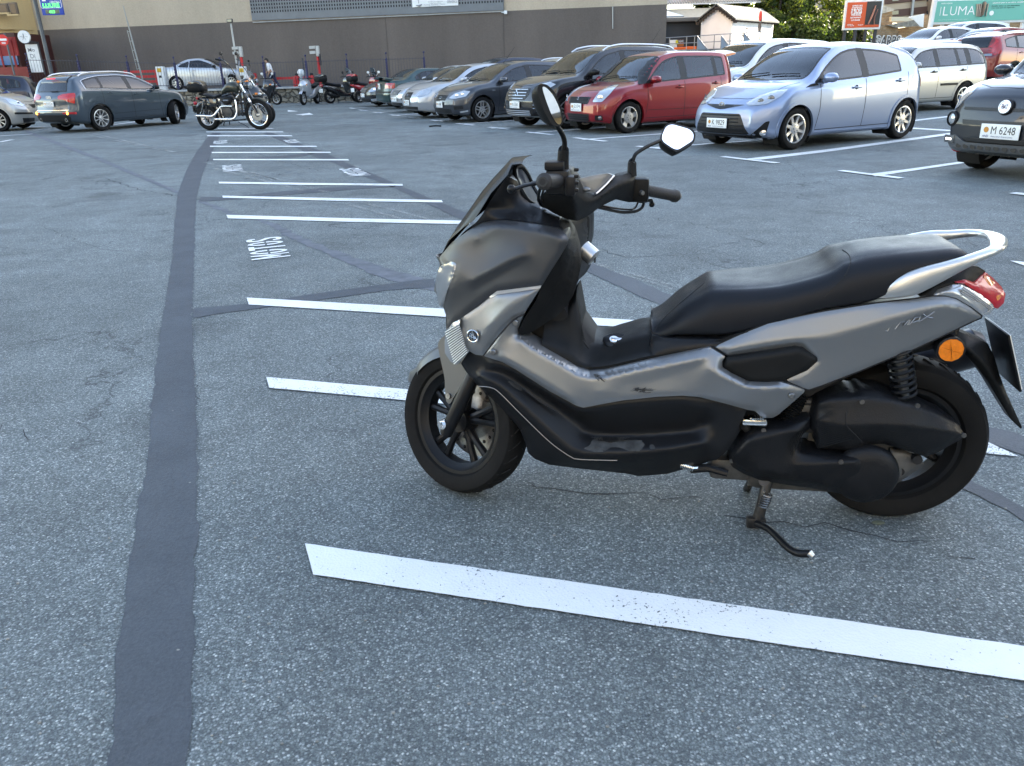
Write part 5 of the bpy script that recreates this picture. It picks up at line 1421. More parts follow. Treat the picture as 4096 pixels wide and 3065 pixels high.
 for sg,vv in((1,'L'),(-1,'R')):
  h,nn=c.pt(vv,X(q),lo(q)+.02)
  if h is None:continue
  b=h+Vector((0,sg*.13,.045))
  mb=MB();mb.sphere(b,.1*sp.get('ms',1),16,sc=(.95,1.25,.72));mb.tube([h+Vector((0,-sg*.02,-.01)),b+Vector((0,-sg*.05,-.045))],[.035,.028],8)
  o=mb.build('wing_mirror',sp.get('mirror_m',body_m),root)
  mb=MB();mb.lathe([(-.088,.001),(-.088,.062)],20,'X',c=b,T=None);mb.build('mirror_face',M_MIRR,o)
 for it in sp.get('parts',()):
  nm,v,pts,m=it[:4];opt=it[4]if len(it)>4 else{}
  P=[((X(a),b)if v in('L','R','T')else(a,b))for a,b in pts]
  if opt.get('round',.02):P=fillet(P,opt.get('round',.02),4)
  vs_=[v]
  reps=[(v,P)]
  if opt.get('mir'):
   if v=='L':reps.append(('R',P))
   elif isinstance(v,(int,float)):reps.append((-v,[(-a,b)for a,b in P]))
   else:reps.append((v,[(-a,b)for a,b in P]))
  for(v2,P2)in reps:
   mb=MB();c.decal(mb,v2,P2,opt.get('off',.006),opt.get('step',.035),skirt=opt.get('skirt',.02))
   if not mb.v:continue
   o=mb.build(nm,m,root,autosmooth=40)
   if opt.get('slats'):
    us=[a for a,b in P2];zs_=[b for a,b in P2]
    mb=MB();nsl=opt['slats']
    for k in range(nsl):
     z=min(zs_)+(max(zs_)-min(zs_))*(k+.5)/nsl
     pts_=[]
     for j in range(13):
      u=min(us)+(max(us)-min(us))*j/12
      if inpoly(u,z,P2):
       h,nn=c.pt(v2,u,z)
       if h is not None:pts_.append(h+nn*(.012 if nn.dot(c.view(v2)[0])<0 else-.012))
     if len(pts_)>1:mb.tube(pts_,opt.get('sr',.007),6)
    if mb.v:mb.build('grille_bar',opt.get('sm',M_TRIMB),o)
   if opt.get('bulb'):
    for(bu,bz,br)in opt['bulb']:
     sgn=1 if P2 is P else-1
     h,nn=c.pt(v2,bu*sgn if v2 not in('L','R','T')else X(bu),bz)
     if h is None:continue
     mb=MB();d_=c.view(v2)[0];T=h.copy()-d_*.006
     zax=(-d_).to_track_quat('Z','Y').to_matrix().to_4x4()
     mb.lathe([(0,br),(.006,br*.95),(.012,br*.6),(.014,.001)],18,'Z',T=Matrix.Translation(T)@zax)
     mb.build('lamp_bulb',opt.get('bm',M_CHR),o)
   if opt.get('emit'):pass
 for(v,y,z,txt)in sp.get('plates',()):
  h,nn=c.pt(v,y,z)
  if h is None:continue
  dx=1 if v=='F' else-1
  T=frame(h+Vector((dx*.022,0,0)),(0,dx,0),(0,0,1))
  pw=sp.get('pw',(.42,.14))
  mb=MB();mb.box((0,0,0),(pw[0],pw[1],.012),T=T,b=.003);o=mb.build('number_plate',M_PLATE,root)
  mb=MB();mb.smooth=False;add_text(mb,txt,T@Matrix.Translation((pw[0]*.09,.012,.0075)),.1,0,fit=(pw[0]*.62,pw[1]*.52));o2=mb.build('plate_text',M_PTXT,o)
  mb=MB();mb.smooth=False;mb.lathe([(0,.001),(.0,pw[1]*.20)],12,'Z',c=(-pw[0]*.35,.015,.0078),T=T);mb.build('plate_crest',mat('crest_ochre',(.55,.25,.05),.5),o)
  mb=MB();mb.smooth=False;add_text(mb,'AND',T@Matrix.Translation((-pw[0]*.35,-pw[1]*.33,.0075)),.1,.001,fit=(pw[0]*.16,pw[1]*.15));add_text(mb,"PRINCIPAT D'ANDORRA",T@Matrix.Translation((pw[0]*.08,-pw[1]*.35,.0075)),.1,0,fit=(pw[0]*.56,pw[1]*.10));mb.build('plate_small_text',mat('plate_blue',(.03,.06,.2),.5),o)
 for f in sp.get('extra',()):f(c,root)
 return c,root
def car_matrix(spec,wheel_px,heading,scale,side='L',axle='F'):
 """put the outer bottom of one wheel on a ground pixel"""
 s=spec;lx=s['wb']/2*(1 if axle=='F' else-1);ly=(s['W']/2-.06)*(1 if side=='L' else-1)
 g=wheel_px if isinstance(wheel_px,Vector)else G(*wheel_px)
 Mr=Matrix.Rotation(heading,4,'Z')@Matrix.Scale(scale,4)
 return Matrix.Translation(g)@Mr@Matrix.Translation((-lx,-ly,0))
def roof_rails(m,y0=.58,q0=1.6,q1=3.6):
 def f(c,root):
  for sg in(1,-1):
   mb=MB();pts=[]
   for i in range(15):
    q=q0+(q1-q0)*i/14;pr=c.prof(q);yr=pr[10][0]*.93
    h,nn=c.pt('T',c.X(q),sg*yr)
    if h is not None:pts.append(h+Vector((0,0,.045 if 0<i<14 else .005)))
   if len(pts)>2:mb.tube(pts,.017,8,1.3);mb.build('roof_rail',m,root)
 return f
def antenna(q=3.2,y=0,ln=.35,lean=.5):
 def f(c,root):
  h,nn=c.pt('T',c.X(q),y)
  mb=MB();mb.tube([h,h+Vector((-ln*lean,0,ln))],[.006,.003],6);mb.lathe([(0,.022),(.02,.012),(.02,.001)],10,'Z',c=h);mb.build('antenna',M_TRIMB,root)
 return f
def wipers(q=1.0):
 def f(c,root):
  mb=MB()
  for y0,y1 in((.05,.55),(-.55,-.05)):
   pts=[]
   for i in range(7):
    t=i/6;h,nn=c.pt('T',c.X(q+.04+.05*t),y0+(y1-y0)*t)
    if h is not None:pts.append(h+Vector((.01,0,.018)))
   if len(pts)>2:mb.tube(pts,.008,6)
  mb.build('wiper',M_TRIMB,root)
 return f
def badge(v,u,z,r,m,style='ring'):
 def f(c,root):
  h,nn=c.pt(v,u,z)
  d=c.view(v)[0];T=Matrix.Translation(h-d*.012)@(-d).to_track_quat('Z','Y').to_matrix().to_4x4()
  mb=MB()
  ring=lambda rx,ry,n=24:[(cos(2*pi*i/n)*rx,sin(2*pi*i/n)*ry,.004)for i in range(n+1)]
  if style=='ovals':
   mb.tube(ring(r,r*.7),r*.11,6,T=T,cap=False);mb.tube(ring(r*.36,r*.62),r*.09,6,T=T,cap=False);mb.tube([(x,y+r*.3,z_)for x,y,z_ in ring(r*.62,r*.3)],r*.09,6,T=T,cap=False)
  elif style=='disc':
   mb.lathe([(0,r),(.01,r*.92),(.01,.001)],24,'Z',T=T)
  elif style=='rings':
   for k in range(4):mb.tube([(x+(k-1.5)*r*1.35,y,z_)for x,y,z_ in ring(r,r)],r*.14,6,T=T,cap=False)
  elif style=='diamond':
   mb.tube([(0,r*1.3,0),(r*.8,0,0),(0,-r*1.3,0),(-r*.8,0,0),(0,r*1.3,0)],r*.2,4,T=T)
  elif style=='s':
   mb.tube([(r*.9,r*.5,0),(0,r*1.0,0),(-r*.8,r*.45,0),(r*.8,-r*.45,0),(0,-r*1.0,0),(-r*.9,-r*.5,0)],r*.17,5,T=T)
  elif style=='oval':
   mb.add([(x*1.6,y*.8,.004)for x,y,_ in[(cos(a)*r,sin(a)*r,0)for a in[2*pi*i/20 for i in range(20)]]],[list(range(20))],T);mb.tube([(x*1.6,y*.8,.005)for x,y,_ in ring(r,r)],r*.1,5,T=T,cap=False)
  mb.build('badge',m,root)
 return f
HD=radians(209)
P_YAR=paint('paint_ice_blue',(.31,.39,.55),.55,.30)
P_SWI=paint('paint_red',(.27,.004,.010),.25,.3)
P_KOL=paint('paint_black',(.012,.012,.015),.2,.25)
P_FOC=paint('paint_slate',(.055,.062,.075),.5)
P_SIL=paint('paint_silver',(.50,.52,.55),.55)
P_SIL2=paint('paint_silver_warm',(.50,.49,.46),.5)
P_GRN=paint('paint_dark_green',(.008,.045,.045),.4)
P_DBL=paint('paint_dark_blue',(.015,.02,.04),.4)
P_WHT=paint('paint_white',(.78,.78,.78),0)
P_QGR=paint('paint_grey_blue',(.058,.082,.105),.6)
P_PAN=paint('paint_graphite',(.022,.024,.030),.4,.4)
P_CRV=paint('paint_dark_red',(.22,.014,.012),.25)
def hexring(n):return[(cos(2*pi*i/n),sin(2*pi*i/n))for i in range(n)]
yaris=dict(L=3.90,W=1.70,wb=2.51,fo=.77,R=.305,rim=.208,paint=P_YAR,rw=.56,gc=.17,top=[(0,.65),(.10,.77),(.30,.855),(.60,.92),(.88,.975),(1.02,1.04),(1.35,1.25),(1.65,1.41),(1.85,1.475),(2.3,1.51),(2.9,1.48),(3.2,1.435),(3.44,1.365),(3.62,1.15),(3.80,1.0),(3.90,.88)],belt=[(0,.59),(.3,.76),(.8,.875),(1.2,.905),(2.2,.955),(3.0,1.01),(3.5,1.045),(3.9,.84)],nose=[(.2,.06),(.34,0),(.5,.01),(.62,.035),(.72,.12),(.85,.28),(.95,.3)],win=[(1.02,1.26),(1.30,2.20),(2.30,3.10)],screen=(.98,1.72),cabin=(1.0,3.5),rear=('B',[(.50,1.08),(.46,1.33)]),dark=(1,2),darkrear=1,dp=.26,doors=[(1.22,1.16),(2.24,2.22),(3.25,2.92)],handles=(2.02,3.05),wheel=('five',8),seats=(2.0,3.0),arch=.05,lip=.03,mirror=1.30,parts=[('headlight',38,[(.24,.68),(.30,.645),(.55,.665),(.72,.76),(.82,.86),(.64,.845),(.40,.77)],M_HL,dict(mir=1,off=.008,round=.03,bulb=[(.46,.71,.045),(.60,.745,.05)],bm=M_HLD)),('grille','F',[(-.40,.66),(.40,.66),(.10,.605),(0,.595),(-.10,.605)],M_GRILLE,dict(off=.006)),('lower_grille','F',[(-.40,.54),(.40,.54),(.58,.20),(.52,.16),(-.52,.16),(-.58,.20)],M_GRILLE,dict(off=.006,slats=8,sr=.008,round=.04)),('bumper_lip','F',[(-.52,.215),(.52,.215),(.50,.18),(-.50,.18)],P_YAR,dict(off=.02,round=.01)),('fog_surround',45,[(.30,.245),(.50,.43),(.56,.44),(.52,.26),(.44,.20)],M_TRIMB,dict(mir=1,bulb=[(.475,.275,.05)])),('splitter','F',[(-.72,.185),(.72,.185),(.70,.12),(-.70,.12)],M_TRIMB,dict(off=.004)),('tail_light','L',[(3.62,.80),(3.66,1.06),(3.86,1.10),(3.86,.82)],M_TLR,dict(mir=1,off=.008)),('fuel_flap','L',[(3.40+.075*a,.90+.085*b)for a,b in hexring(14)],P_YAR,dict(off=.004,round=0,skirt=.004)),('quarter_trim','L',[(.90,.875),(1.18,.90),(1.16,.93),(1.02,.92)],M_TRIMB,dict(mir=1,off=.004,round=.01))],lines=[('T',[(.34,-.60),(.22,-.35),(.19,0),(.22,.35),(.34,.60),(.9,.70)])],plates=[('F',0,.40,'K 9829')],extra=[badge('F',0,.655,.058,M_CHR,'ovals'),wipers(.98),antenna(3.3,0,.12,.8)])
c_,car_yaris=build_car(yaris,'pale blue-silver five-door hatchback at the front of the row, number plate K 9829',group='cars parked nose out along the right',M4=car_matrix(yaris,(3167,600),radians(209.5),1.0))
swift=dict(L=3.58,W=1.69,wb=2.39,fo=.67,R=.30,rim=.20,paint=P_SWI,rw=.585,gc=.17,top=[(0,.70),(.10,.80),(.3,.865),(.6,.91),(.88,.95),(1.0,1.02),(1.3,1.25),(1.52,1.40),(1.7,1.46),(2.1,1.50),(2.9,1.49),(3.25,1.46),(3.40,1.40),(3.48,1.2),(3.54,1.0),(3.58,.9)],belt=[(0,.62),(.3,.78),(.8,.85),(1.2,.885),(2.2,.935),(3.0,.975),(3.3,1.0),(3.58,.88)],nose=[(.2,.05),(.36,0),(.55,.01),(.68,.05),(.80,.12),(.9,.2)],win=[(.98,1.98),(2.10,2.86),(2.90,3.13)],screen=(.93,1.56),cabin=(.95,3.25),rear=('B',[(.52,1.02),(.50,1.36)]),dp=.10,doors=[(1.10,1.05),(2.04,2.04),(3.0,2.75)],handles=(1.90,2.86),wheel=('cover',5),alloy=M_ALLOYG,seats=(1.85,2.75),mirror=1.22,parts=[('headlight',42,[(.20,.60),(.40,.60),(.54,.74),(.66,.90),(.52,.90),(.32,.80)],M_HL,dict(mir=1,off=.008,round=.03,bulb=[(.36,.68,.055)])),('grille','F',[(-.36,.69),(.36,.69),(.32,.56),(-.32,.56)],M_GRILLE,dict(slats=5)),('lower_grille','F',[(-.38,.38),(.38,.38),(.34,.22),(-.34,.22)],M_GRILLE,dict(slats=4)),('fog_surround',40,[(.28,.36),(.42,.36),(.44,.26),(.28,.26)],M_TRIMB,dict(mir=1,bulb=[(.38,.31,.04)],bm=M_HLD)),('tail_light','L',[(3.32,.86),(3.32,1.08),(3.52,1.10),(3.52,.86)],M_TLR,dict(mir=1)),('pillar_trim','L',[(.90,.89),(1.06,.905),(1.28,1.14),(1.54,1.35),(1.54,1.39),(1.40,1.31),(1.16,1.12)],M_SEAL,dict(mir=1,off=.012,round=.01))],lines=[('T',[(.40,-.58),(.24,-.35),(.2,0),(.24,.35),(.40,.58),(.88,.68)]),('L',[(1.1,.42),(2.9,.40)])],plates=[('F',0,.50,'J2174')],pw=(.36,.15),extra=[badge('F',0,.64,.045,M_CHR,'s'),wipers(.95),lambda c,root:rear_spoiler(c,root,P_SWI,3.20,3.62,1.47)])
def rear_spoiler(c,root,m,q0,q1,z):
 mb=MB();rings=[]
 for i in range(9):
  t=-1+i/4;y=t*.56;k=abs(t)**3*.06
  rings.append([(c.X(q0+k),y,z-.02-k),(c.X(q1-.08),y,z+.025-k),(c.X(q1),y,z+.02-k),(c.X(q1-.02),y,z-.01-k),(c.X(q0+.1),y,z-.06-k)])
 mb.loft(rings,True,True);mb.build('rear_spoiler',m,root)
build_car(swift,'small dark red hatchback with silver wheel covers left of the pale blue one',group='cars parked nose out along the right',M4=car_matrix(swift,(2511,534),HD,1.0))
koleos=dict(L=4.46,W=1.86,wb=2.69,fo=.80,R=.355,rim=.235,paint=P_KOL,rw=.63,gc=.24,clad=.36,cladlip=1,tw=.22,top=[(0,.82),(.10,.95),(.3,1.02),(.7,1.09),(1.05,1.13),(1.2,1.2),(1.5,1.40),(1.8,1.58),(2.0,1.64),(2.5,1.70),(3.4,1.68),(4.0,1.60),(4.2,1.53),(4.36,1.3),(4.42,1.1),(4.46,1.0)],belt=[(0,.72),(.3,.93),(.9,1.03),(1.4,1.06),(2.6,1.10),(3.5,1.15),(4.1,1.18),(4.46,.95)],nose=[(.25,.06),(.45,0),(.6,.0),(.8,.06),(.95,.14),(1.05,.22)],win=[(1.18,2.32),(2.42,3.32),(3.38,3.92)],screen=(1.10,1.86),cabin=(1.1,4.1),rear=('B',[(.55,1.2),(.52,1.52)]),dp=.25,doors=[(1.32,1.28),(2.37,2.37),(3.4,3.15)],handles=(2.2,3.2),wheel=('double',5),seats=(2.2,3.2),mirror=1.42,mirror_m=M_TRIMB,parts=[('headlight',40,[(.32,.84),(.44,.80),(.68,.84),(.84,.93),(.70,.98),(.45,.94)],M_HL,dict(mir=1,off=.008)),('grille','F',[(-.42,.86),(.42,.86),(.46,.74),(.34,.62),(-.34,.62),(-.46,.74)],M_GRILLE,dict(slats=4,sr=.012,sm=M_CHR)),('lower_grille','F',[(-.62,.42),(.62,.42),(.58,.30),(-.58,.30)],M_GRILLE,dict(slats=3,sm=M_ALLOY)),('bumper_lip','F',[(-.74,.30),(-.5,.31),(.5,.31),(.74,.30),(.62,.23),(-.62,.23)],M_SILL,dict(off=.014)),('fog_surround',42,[(.32,.52),(.56,.56),(.58,.46),(.34,.42)],M_TRIMB,dict(mir=1,slats=2,sm=M_CHR)),('tail_light','L',[(4.1,.98),(4.1,1.20),(4.42,1.22),(4.42,1.0)],M_TLR,dict(mir=1))],lines=[('T',[(.36,-.65),(.2,-.35),(.15,0),(.2,.35),(.36,.65),(1.0,.78)])],plates=[('F',0,.52,'N 5561')],extra=[badge('F',0,.74,.07,M_CHR,'diamond'),wipers(1.1),roof_rails(M_SILL,.6,1.9,3.9),antenna(3.7,0,.4,.8)])
build_car(koleos,'black sport utility car with silver roof rails parked left of the red hatchback',group='cars parked nose out along the right',M4=car_matrix(koleos,(2270,516),HD,.98))
focus=dict(L=4.34,W=1.84,wb=2.64,fo=.79,R=.32,rim=.215,paint=P_FOC,rw=.60,gc=.17,top=[(0,.66),(.10,.80),(.3,.88),(.7,.96),(1.05,1.02),(1.15,1.06),(1.45,1.24),(1.8,1.40),(2.0,1.45),(2.4,1.49),(3.1,1.47),(3.7,1.38),(3.95,1.30),(4.15,1.12),(4.28,1.0),(4.34,.9)],belt=[(0,.60),(.3,.78),(.9,.91),(1.4,.94),(2.6,.98),(3.5,1.02),(4.0,1.04),(4.34,.85)],win=[(1.16,2.22),(2.33,3.20),(3.26,3.62)],screen=(1.06,1.86),cabin=(1.1,3.9),rear=('B',[(.54,1.06),(.5,1.28)]),dp=.25,doors=[(1.30,1.24),(2.28,2.28),(3.3,3.05)],handles=(2.12,3.12),wheel=('double',5),seats=(2.15,3.1),mirror=1.38,parts=[('headlight',40,[(.20,.62),(.42,.60),(.70,.66),(.80,.78),(.62,.80),(.35,.73)],M_HL,dict(mir=1,off=.008,bulb=[(.45,.68,.05),(.6,.71,.045)])),('grille','F',[(-.30,.69),(.30,.69),(.26,.56),(-.26,.56)],M_GRILLE,dict(slats=3)),('lower_grille','F',[(-.50,.36),(.50,.36),(.48,.22),(-.48,.22)],M_GRILLE,dict(slats=4)),('fog_surround',42,[(.34,.42),(.60,.44),(.62,.36),(.36,.34)],M_GRILLE,dict(mir=1)),('corner_reflector',42,[(.50,.29),(.74,.33),(.74,.29),(.52,.26)],M_HL,dict(mir=1,round=.005)),('side_repeater','L',[(1.08,.80),(1.17,.80),(1.17,.77),(1.08,.77)],M_LENS,dict(mir=1,round=.01)),('side_moulding','L',[(1.40,.56),(3.0,.56),(3.0,.53),(1.40,.53)],P_FOC,dict(mir=1,off=.014,round=.01))],lines=[('T',[(.36,-.62),(.22,-.35),(.17,0),(.22,.35),(.36,.62),(1.0,.76)])],plates=[('F',0,.46,'H 4849')],pw=(.36,.15),extra=[badge('F',0,.63,.035,M_CHR,'oval'),wipers(1.08),antenna(1.95,.0,.4,.9)])
build_car(focus,'dark slate grey hatchback with double-spoke wheels parked left of the black sport utility car',group='cars parked nose out along the right',M4=car_matrix(focus,(1931,490),HD,.96))
leon=dict(focus,L=4.31,W=1.77,wb=2.58,fo=.86,paint=P_SIL,top=[(a,z-.03 if a>1 else z)for a,z in focus['top'][:-1]]+[(4.31,.9)],plates=[('F',.0,.44,'G 2707')],wheel=('five',5),parts=[('headlight',40,[(.24,.62),(.44,.60),(.66,.66),(.76,.78),(.58,.80),(.36,.73)],M_HL,dict(mir=1,off=.008)),('grille','F',[(-.20,.72),(.20,.72),(.24,.60),(.16,.50),(-.16,.50),(-.24,.60)],M_GRILLE,dict(slats=3)),('lower_grille','F',[(-.55,.34),(.55,.34),(.5,.20),(-.5,.20)],M_GRILLE,dict(slats=3))],extra=[badge('F',0,.62,.05,M_CHR,'s'),wipers(1.08)])
build_car(leon,'silver hatchback squeezed in behind the nose of the slate grey hatchback',group='cars parked nose out along the right',M4=car_matrix(leon,G(1931,490)+Vector((-1.05,2.35,0)),HD,.97))
mondeo=dict(L=4.73,W=1.81,wb=2.75,fo=.93,R=.315,rim=.215,paint=P_SIL,rw=.58,gc=.16,top=[(0,.64),(.10,.77),(.3,.86),(.8,.94),(1.2,.99),(1.35,1.04),(1.7,1.24),(2.0,1.37),(2.2,1.41),(2.7,1.43),(3.3,1.40),(3.8,1.28),(4.15,1.10),(4.4,1.04),(4.65,1.0),(4.73,.9)],belt=[(0,.58),(.3,.75),(.9,.88),(1.5,.92),(2.6,.95),(3.5,.98),(4.3,.98),(4.73,.84)],win=[(1.38,2.42),(2.50,3.38),(3.44,3.72)],screen=(1.24,2.06),cabin=(1.2,4.0),rear=('T',[(.50,3.55),(.54,4.12)]),dp=.2,doors=[(1.48,1.42),(2.46,2.46),(3.5,3.2)],handles=(2.3,3.25),wheel=('five',7),seats=(2.3,3.2),mirror=1.55,parts=[('headlight',38,[(.24,.60),(.42,.58),(.70,.62),(.78,.74),(.62,.76),(.36,.72)],M_HL,dict(mir=1,off=.008,bulb=[(.55,.67,.05)])),('grille','F',[(-.30,.70),(.30,.70),(.24,.55),(-.24,.55)],M_GRILLE,dict(slats=5,sm=M_SILL)),('lower_grille','F',[(-.50,.32),(.50,.32),(.48,.20),(-.48,.20)],M_GRILLE,dict(slats=3)),('bump_strip',35,[(.24,.46),(.78,.47),(.78,.43),(.24,.42)],M_TRIMB,dict(mir=1,round=.008)),('fog_light',38,[(.36,.32),(.66,.34),(.64,.24),(.38,.22)],M_HL,dict(mir=1))],lines=[('T',[(.36,-.6),(.2,-.35),(.15,0),(.2,.35),(.36,.6),(1.15,.74)])],plates=[('F',0,.42,'H 1167')],extra=[badge('F',0,.63,.04,M_CHR,'oval'),wipers(1.25)])
build_car(mondeo,'long silver saloon between the green saloon and the slate grey hatchback',group='cars parked nose out along the right',M4=car_matrix(mondeo,(1728,449),HD,.98))
bmw=dict(L=4.43,W=1.72,wb=2.70,fo=.78,R=.315,rim=.205,paint=P_GRN,rw=.55,gc=.17,top=[(0,.68),(.10,.78),(.3,.86),(.9,.95),(1.3,1.0),(1.45,1.05),(1.8,1.25),(2.0,1.34),(2.3,1.385),(2.8,1.39),(3.1,1.36),(3.4,1.24),(3.7,1.07),(3.85,1.03),(4.3,1.0),(4.40,.95),(4.43,.88)],belt=[(0,.6),(.3,.78),(.9,.88),(1.5,.92),(2.6,.94),(3.5,.96),(4.2,.95),(4.43,.84)],win=[(1.5,2.42),(2.5,3.12),(3.16,3.32)],screen=(1.36,2.0),cabin=(1.3,3.7),rear=('T',[(.48,3.12),(.54,3.66)]),dp=.15,doors=[(1.6,1.55),(2.46,2.46),(3.3,3.1)],handles=(2.3,3.1),wheel=('five',5),seats=(2.3,3.05),mirror=1.65,parts=[('tail_light',-140,[(-.84,.90),(-.60,.90),(-.60,.72),(-.84,.72)],M_TLR,dict(mir=1,off=.008)),('tail_light','B',[(-.80,.90),(-.42,.90),(-.42,.72),(-.80,.72)],M_TLR,dict(mir=1,off=.008)),('bumper_strip','B',[(-.80,.62),(.80,.62),(.80,.57),(-.80,.57)],M_TRIMB,dict(off=.012))],plates=[('B',0,.80,'B 123')],pw=(.2,.2),extra=[lambda c,root:rear_spoiler(c,root,P_GRN,4.05,4.45,1.10)])
bmw['plates']=[('B',.1,.79,'13')]
build_car(bmw,'dark green saloon with boot spoiler, its tail and red lamp facing the lane',group='cars parked nose out along the right',M4=car_matrix(bmw,G(1620,441)+Vector((.2,1.0,0)),HD+pi,.97,'R','R'))
saab=dict(mondeo,paint=P_KOL,L=4.6,plates=[('F',.0,.45,'P 71')],top=[(a,z)for a,z in mondeo['top'][:-1]if a<4.5]+[(4.6,.9)],extra=[wipers(1.25)])
build_car(saab,'black saloon, farthest of the row, only its nose showing past the green one',group='cars parked nose out along the right',M4=car_matrix(saab,G(1530,432)+Vector((.3,.9,0)),HD,.95))
estate=dict(L=4.3,W=1.7,wb=2.47,fo=.85,R=.30,rim=.19,paint=P_SIL2,rw=.57,gc=.19,top=[(0,.66),(.10,.78),(.3,.86),(.8,.94),(1.15,.99),(1.3,1.05),(1.6,1.24),(1.85,1.38),(2.1,1.43),(2.6,1.46),(3.5,1.45),(3.85,1.41),(4.0,1.30),(4.15,1.1),(4.25,.95),(4.3,.85)],belt=[(0,.6),(.3,.76),(.9,.88),(1.4,.91),(2.6,.93),(3.5,.95),(4.1,.96),(4.3,.85)],win=[(1.32,2.32),(2.40,3.02),(3.06,3.34),(3.44,3.94)],screen=(1.2,1.92),cabin=(1.2,4.0),rear=('B',[(.56,1.0),(.52,1.34)]),dp=.10,pillars=True,doors=[(1.45,1.40),(2.36,2.36),(3.3,3.0)],handles=(2.2,3.15),handle_m=M_TRIMB,wheel=('thin',7),seats=(2.2,3.0),mirror=1.5,hd=.10,parts=[('side_moulding','L',[(2.46,.60),(3.02,.60),(3.02,.55),(2.46,.55)],M_TRIMB,dict(mir=1,off=.012,round=.008)),('fuel_flap','L',[(3.62,.90),(3.80,.90),(3.80,.72),(3.62,.72)],P_SIL2,dict(off=.004,skirt=.004))],extra=[wipers(1.2),antenna(2.0,-.3,.35,.6)])
build_car(estate,'silver estate with black door handles and a rusty sill behind the pale blue hatchback',group='cars of the back row',M4=car_matrix(estate,G(3838,437),radians(204),1.05,'L','R'))
crv=dict(koleos,L=4.57,W=1.82,wb=2.62,paint=P_CRV,top=[(a,z-.03)for a,z in koleos['top'][:-1]]+[(4.57,.95)],clad=.34,plates=[],parts=[('tail_light','R',[(4.15,1.0),(4.12,1.3),(4.05,1.62),(4.2,1.62),(4.42,1.30),(4.52,1.05)],M_TLR,dict(off=.01)),('tail_light','B',[(-.84,.98),(-.80,1.5),(-.66,1.55),(-.70,1.06),(-.60,.98)],M_TLR,dict(mir=1,off=.01)),('reversing_light','B',[(-.74,1.02),(-.52,1.02),(-.54,.95),(-.76,.95)],M_LENS,dict(mir=1,off=.014))],extra=[roof_rails(M_SILL,.6,1.9,3.9)],alloy=M_ALLOY,mirror_m=P_CRV,dark=(1,2),darkrear=1)
build_car(crv,'dark red sport utility car at the upper right with tall tail lamps',group='cars of the back row',M4=car_matrix(crv,onY(4035,350,25),radians(24),.93,'R','R'))
whited=dict(swift,paint=P_WHT,parts=[],plates=[],extra=[wipers(.95)])
build_car(whited,'white compact car, its windscreen between the pale blue hatchback and silver estate',group='cars of the back row',M4=car_matrix(whited,G(3640,430)+Vector((1.2,2.5,0)),HD,1.12))
panda=dict(L=3.70,W=1.66,wb=2.30,fo=.74,R=.305,rim=.20,paint=P_PAN,rw=.60,gc=.22,clad=.40,cladlip=1,rf=(.45,.2),bow=.12,top=[(0,.84),(.08,.93),(.3,.985),(.6,1.02),(.85,1.05),(.95,1.10),(1.2,1.33),(1.4,1.49),(1.6,1.56),(2.2,1.60),(3.0,1.59),(3.4,1.54),(3.55,1.3),(3.65,1.05),(3.7,.95)],belt=[(0,.74),(.3,.90),(.8,.98),(1.2,1.0),(2.4,1.02),(3.3,1.05),(3.7,.92)],nose=[(.2,.05),(.36,0),(.55,.0),(.72,.03),(.85,.06),(.95,.12),(1.05,.2)],win=[(1.0,1.85),(1.95,2.7),(2.8,3.2)],screen=(.90,1.46),cabin=(.9,3.4),doors=[(1.1,1.05),(1.9,1.9)],handles=(1.7,),wheel=('five',5),seats=(1.75,2.7),mirror=1.1,mirror_m=P_PAN,ms=.85,parts=[('headlight',34,[(.40,.90),(.48,.94),(.62,.93),(.68,.86),(.66,.74),(.56,.68),(.44,.70),(.39,.78)],M_HL,dict(mir=1,off=.012,round=.05,bulb=[(.54,.80,.05)])),('upper_slot','F',[(-.52,.73),(.52,.73),(.52,.70),(-.52,.70)],M_GRILLE,dict(off=.008,round=.01)),('grille_slot','F',[(-.50,.60),(.50,.60),(.48,.55),(-.48,.55)],M_GRILLE,dict(off=.008,round=.01)),('skid_plate','F',[(-.66,.40),(-.56,.44),(-.40,.37),(.40,.37),(.56,.44),(.66,.40),(.66,.28),(.58,.20),(-.58,.20),(-.66,.28)],mat('skid_grey',(.13,.135,.14),.4,.5),dict(off=.02,round=.03)),('tow_cover',38,[(.58,.27),(.68,.27),(.68,.20),(.60,.18)],M_TLR,dict(mir=1,off=.03)),('lower_intake','F',[(-.40,.415),(.40,.415),(.38,.385),(-.38,.385)],M_GRILLE,dict(off=.024,round=.008))],lines=[('T',[(.36,-.60),(.20,-.35),(.16,0),(.20,.35),(.36,.60),(.84,.68)])],plates=[('F',.02,.50,'M 6248')],pw=(.44,.15),extra=[wipers(.92)])
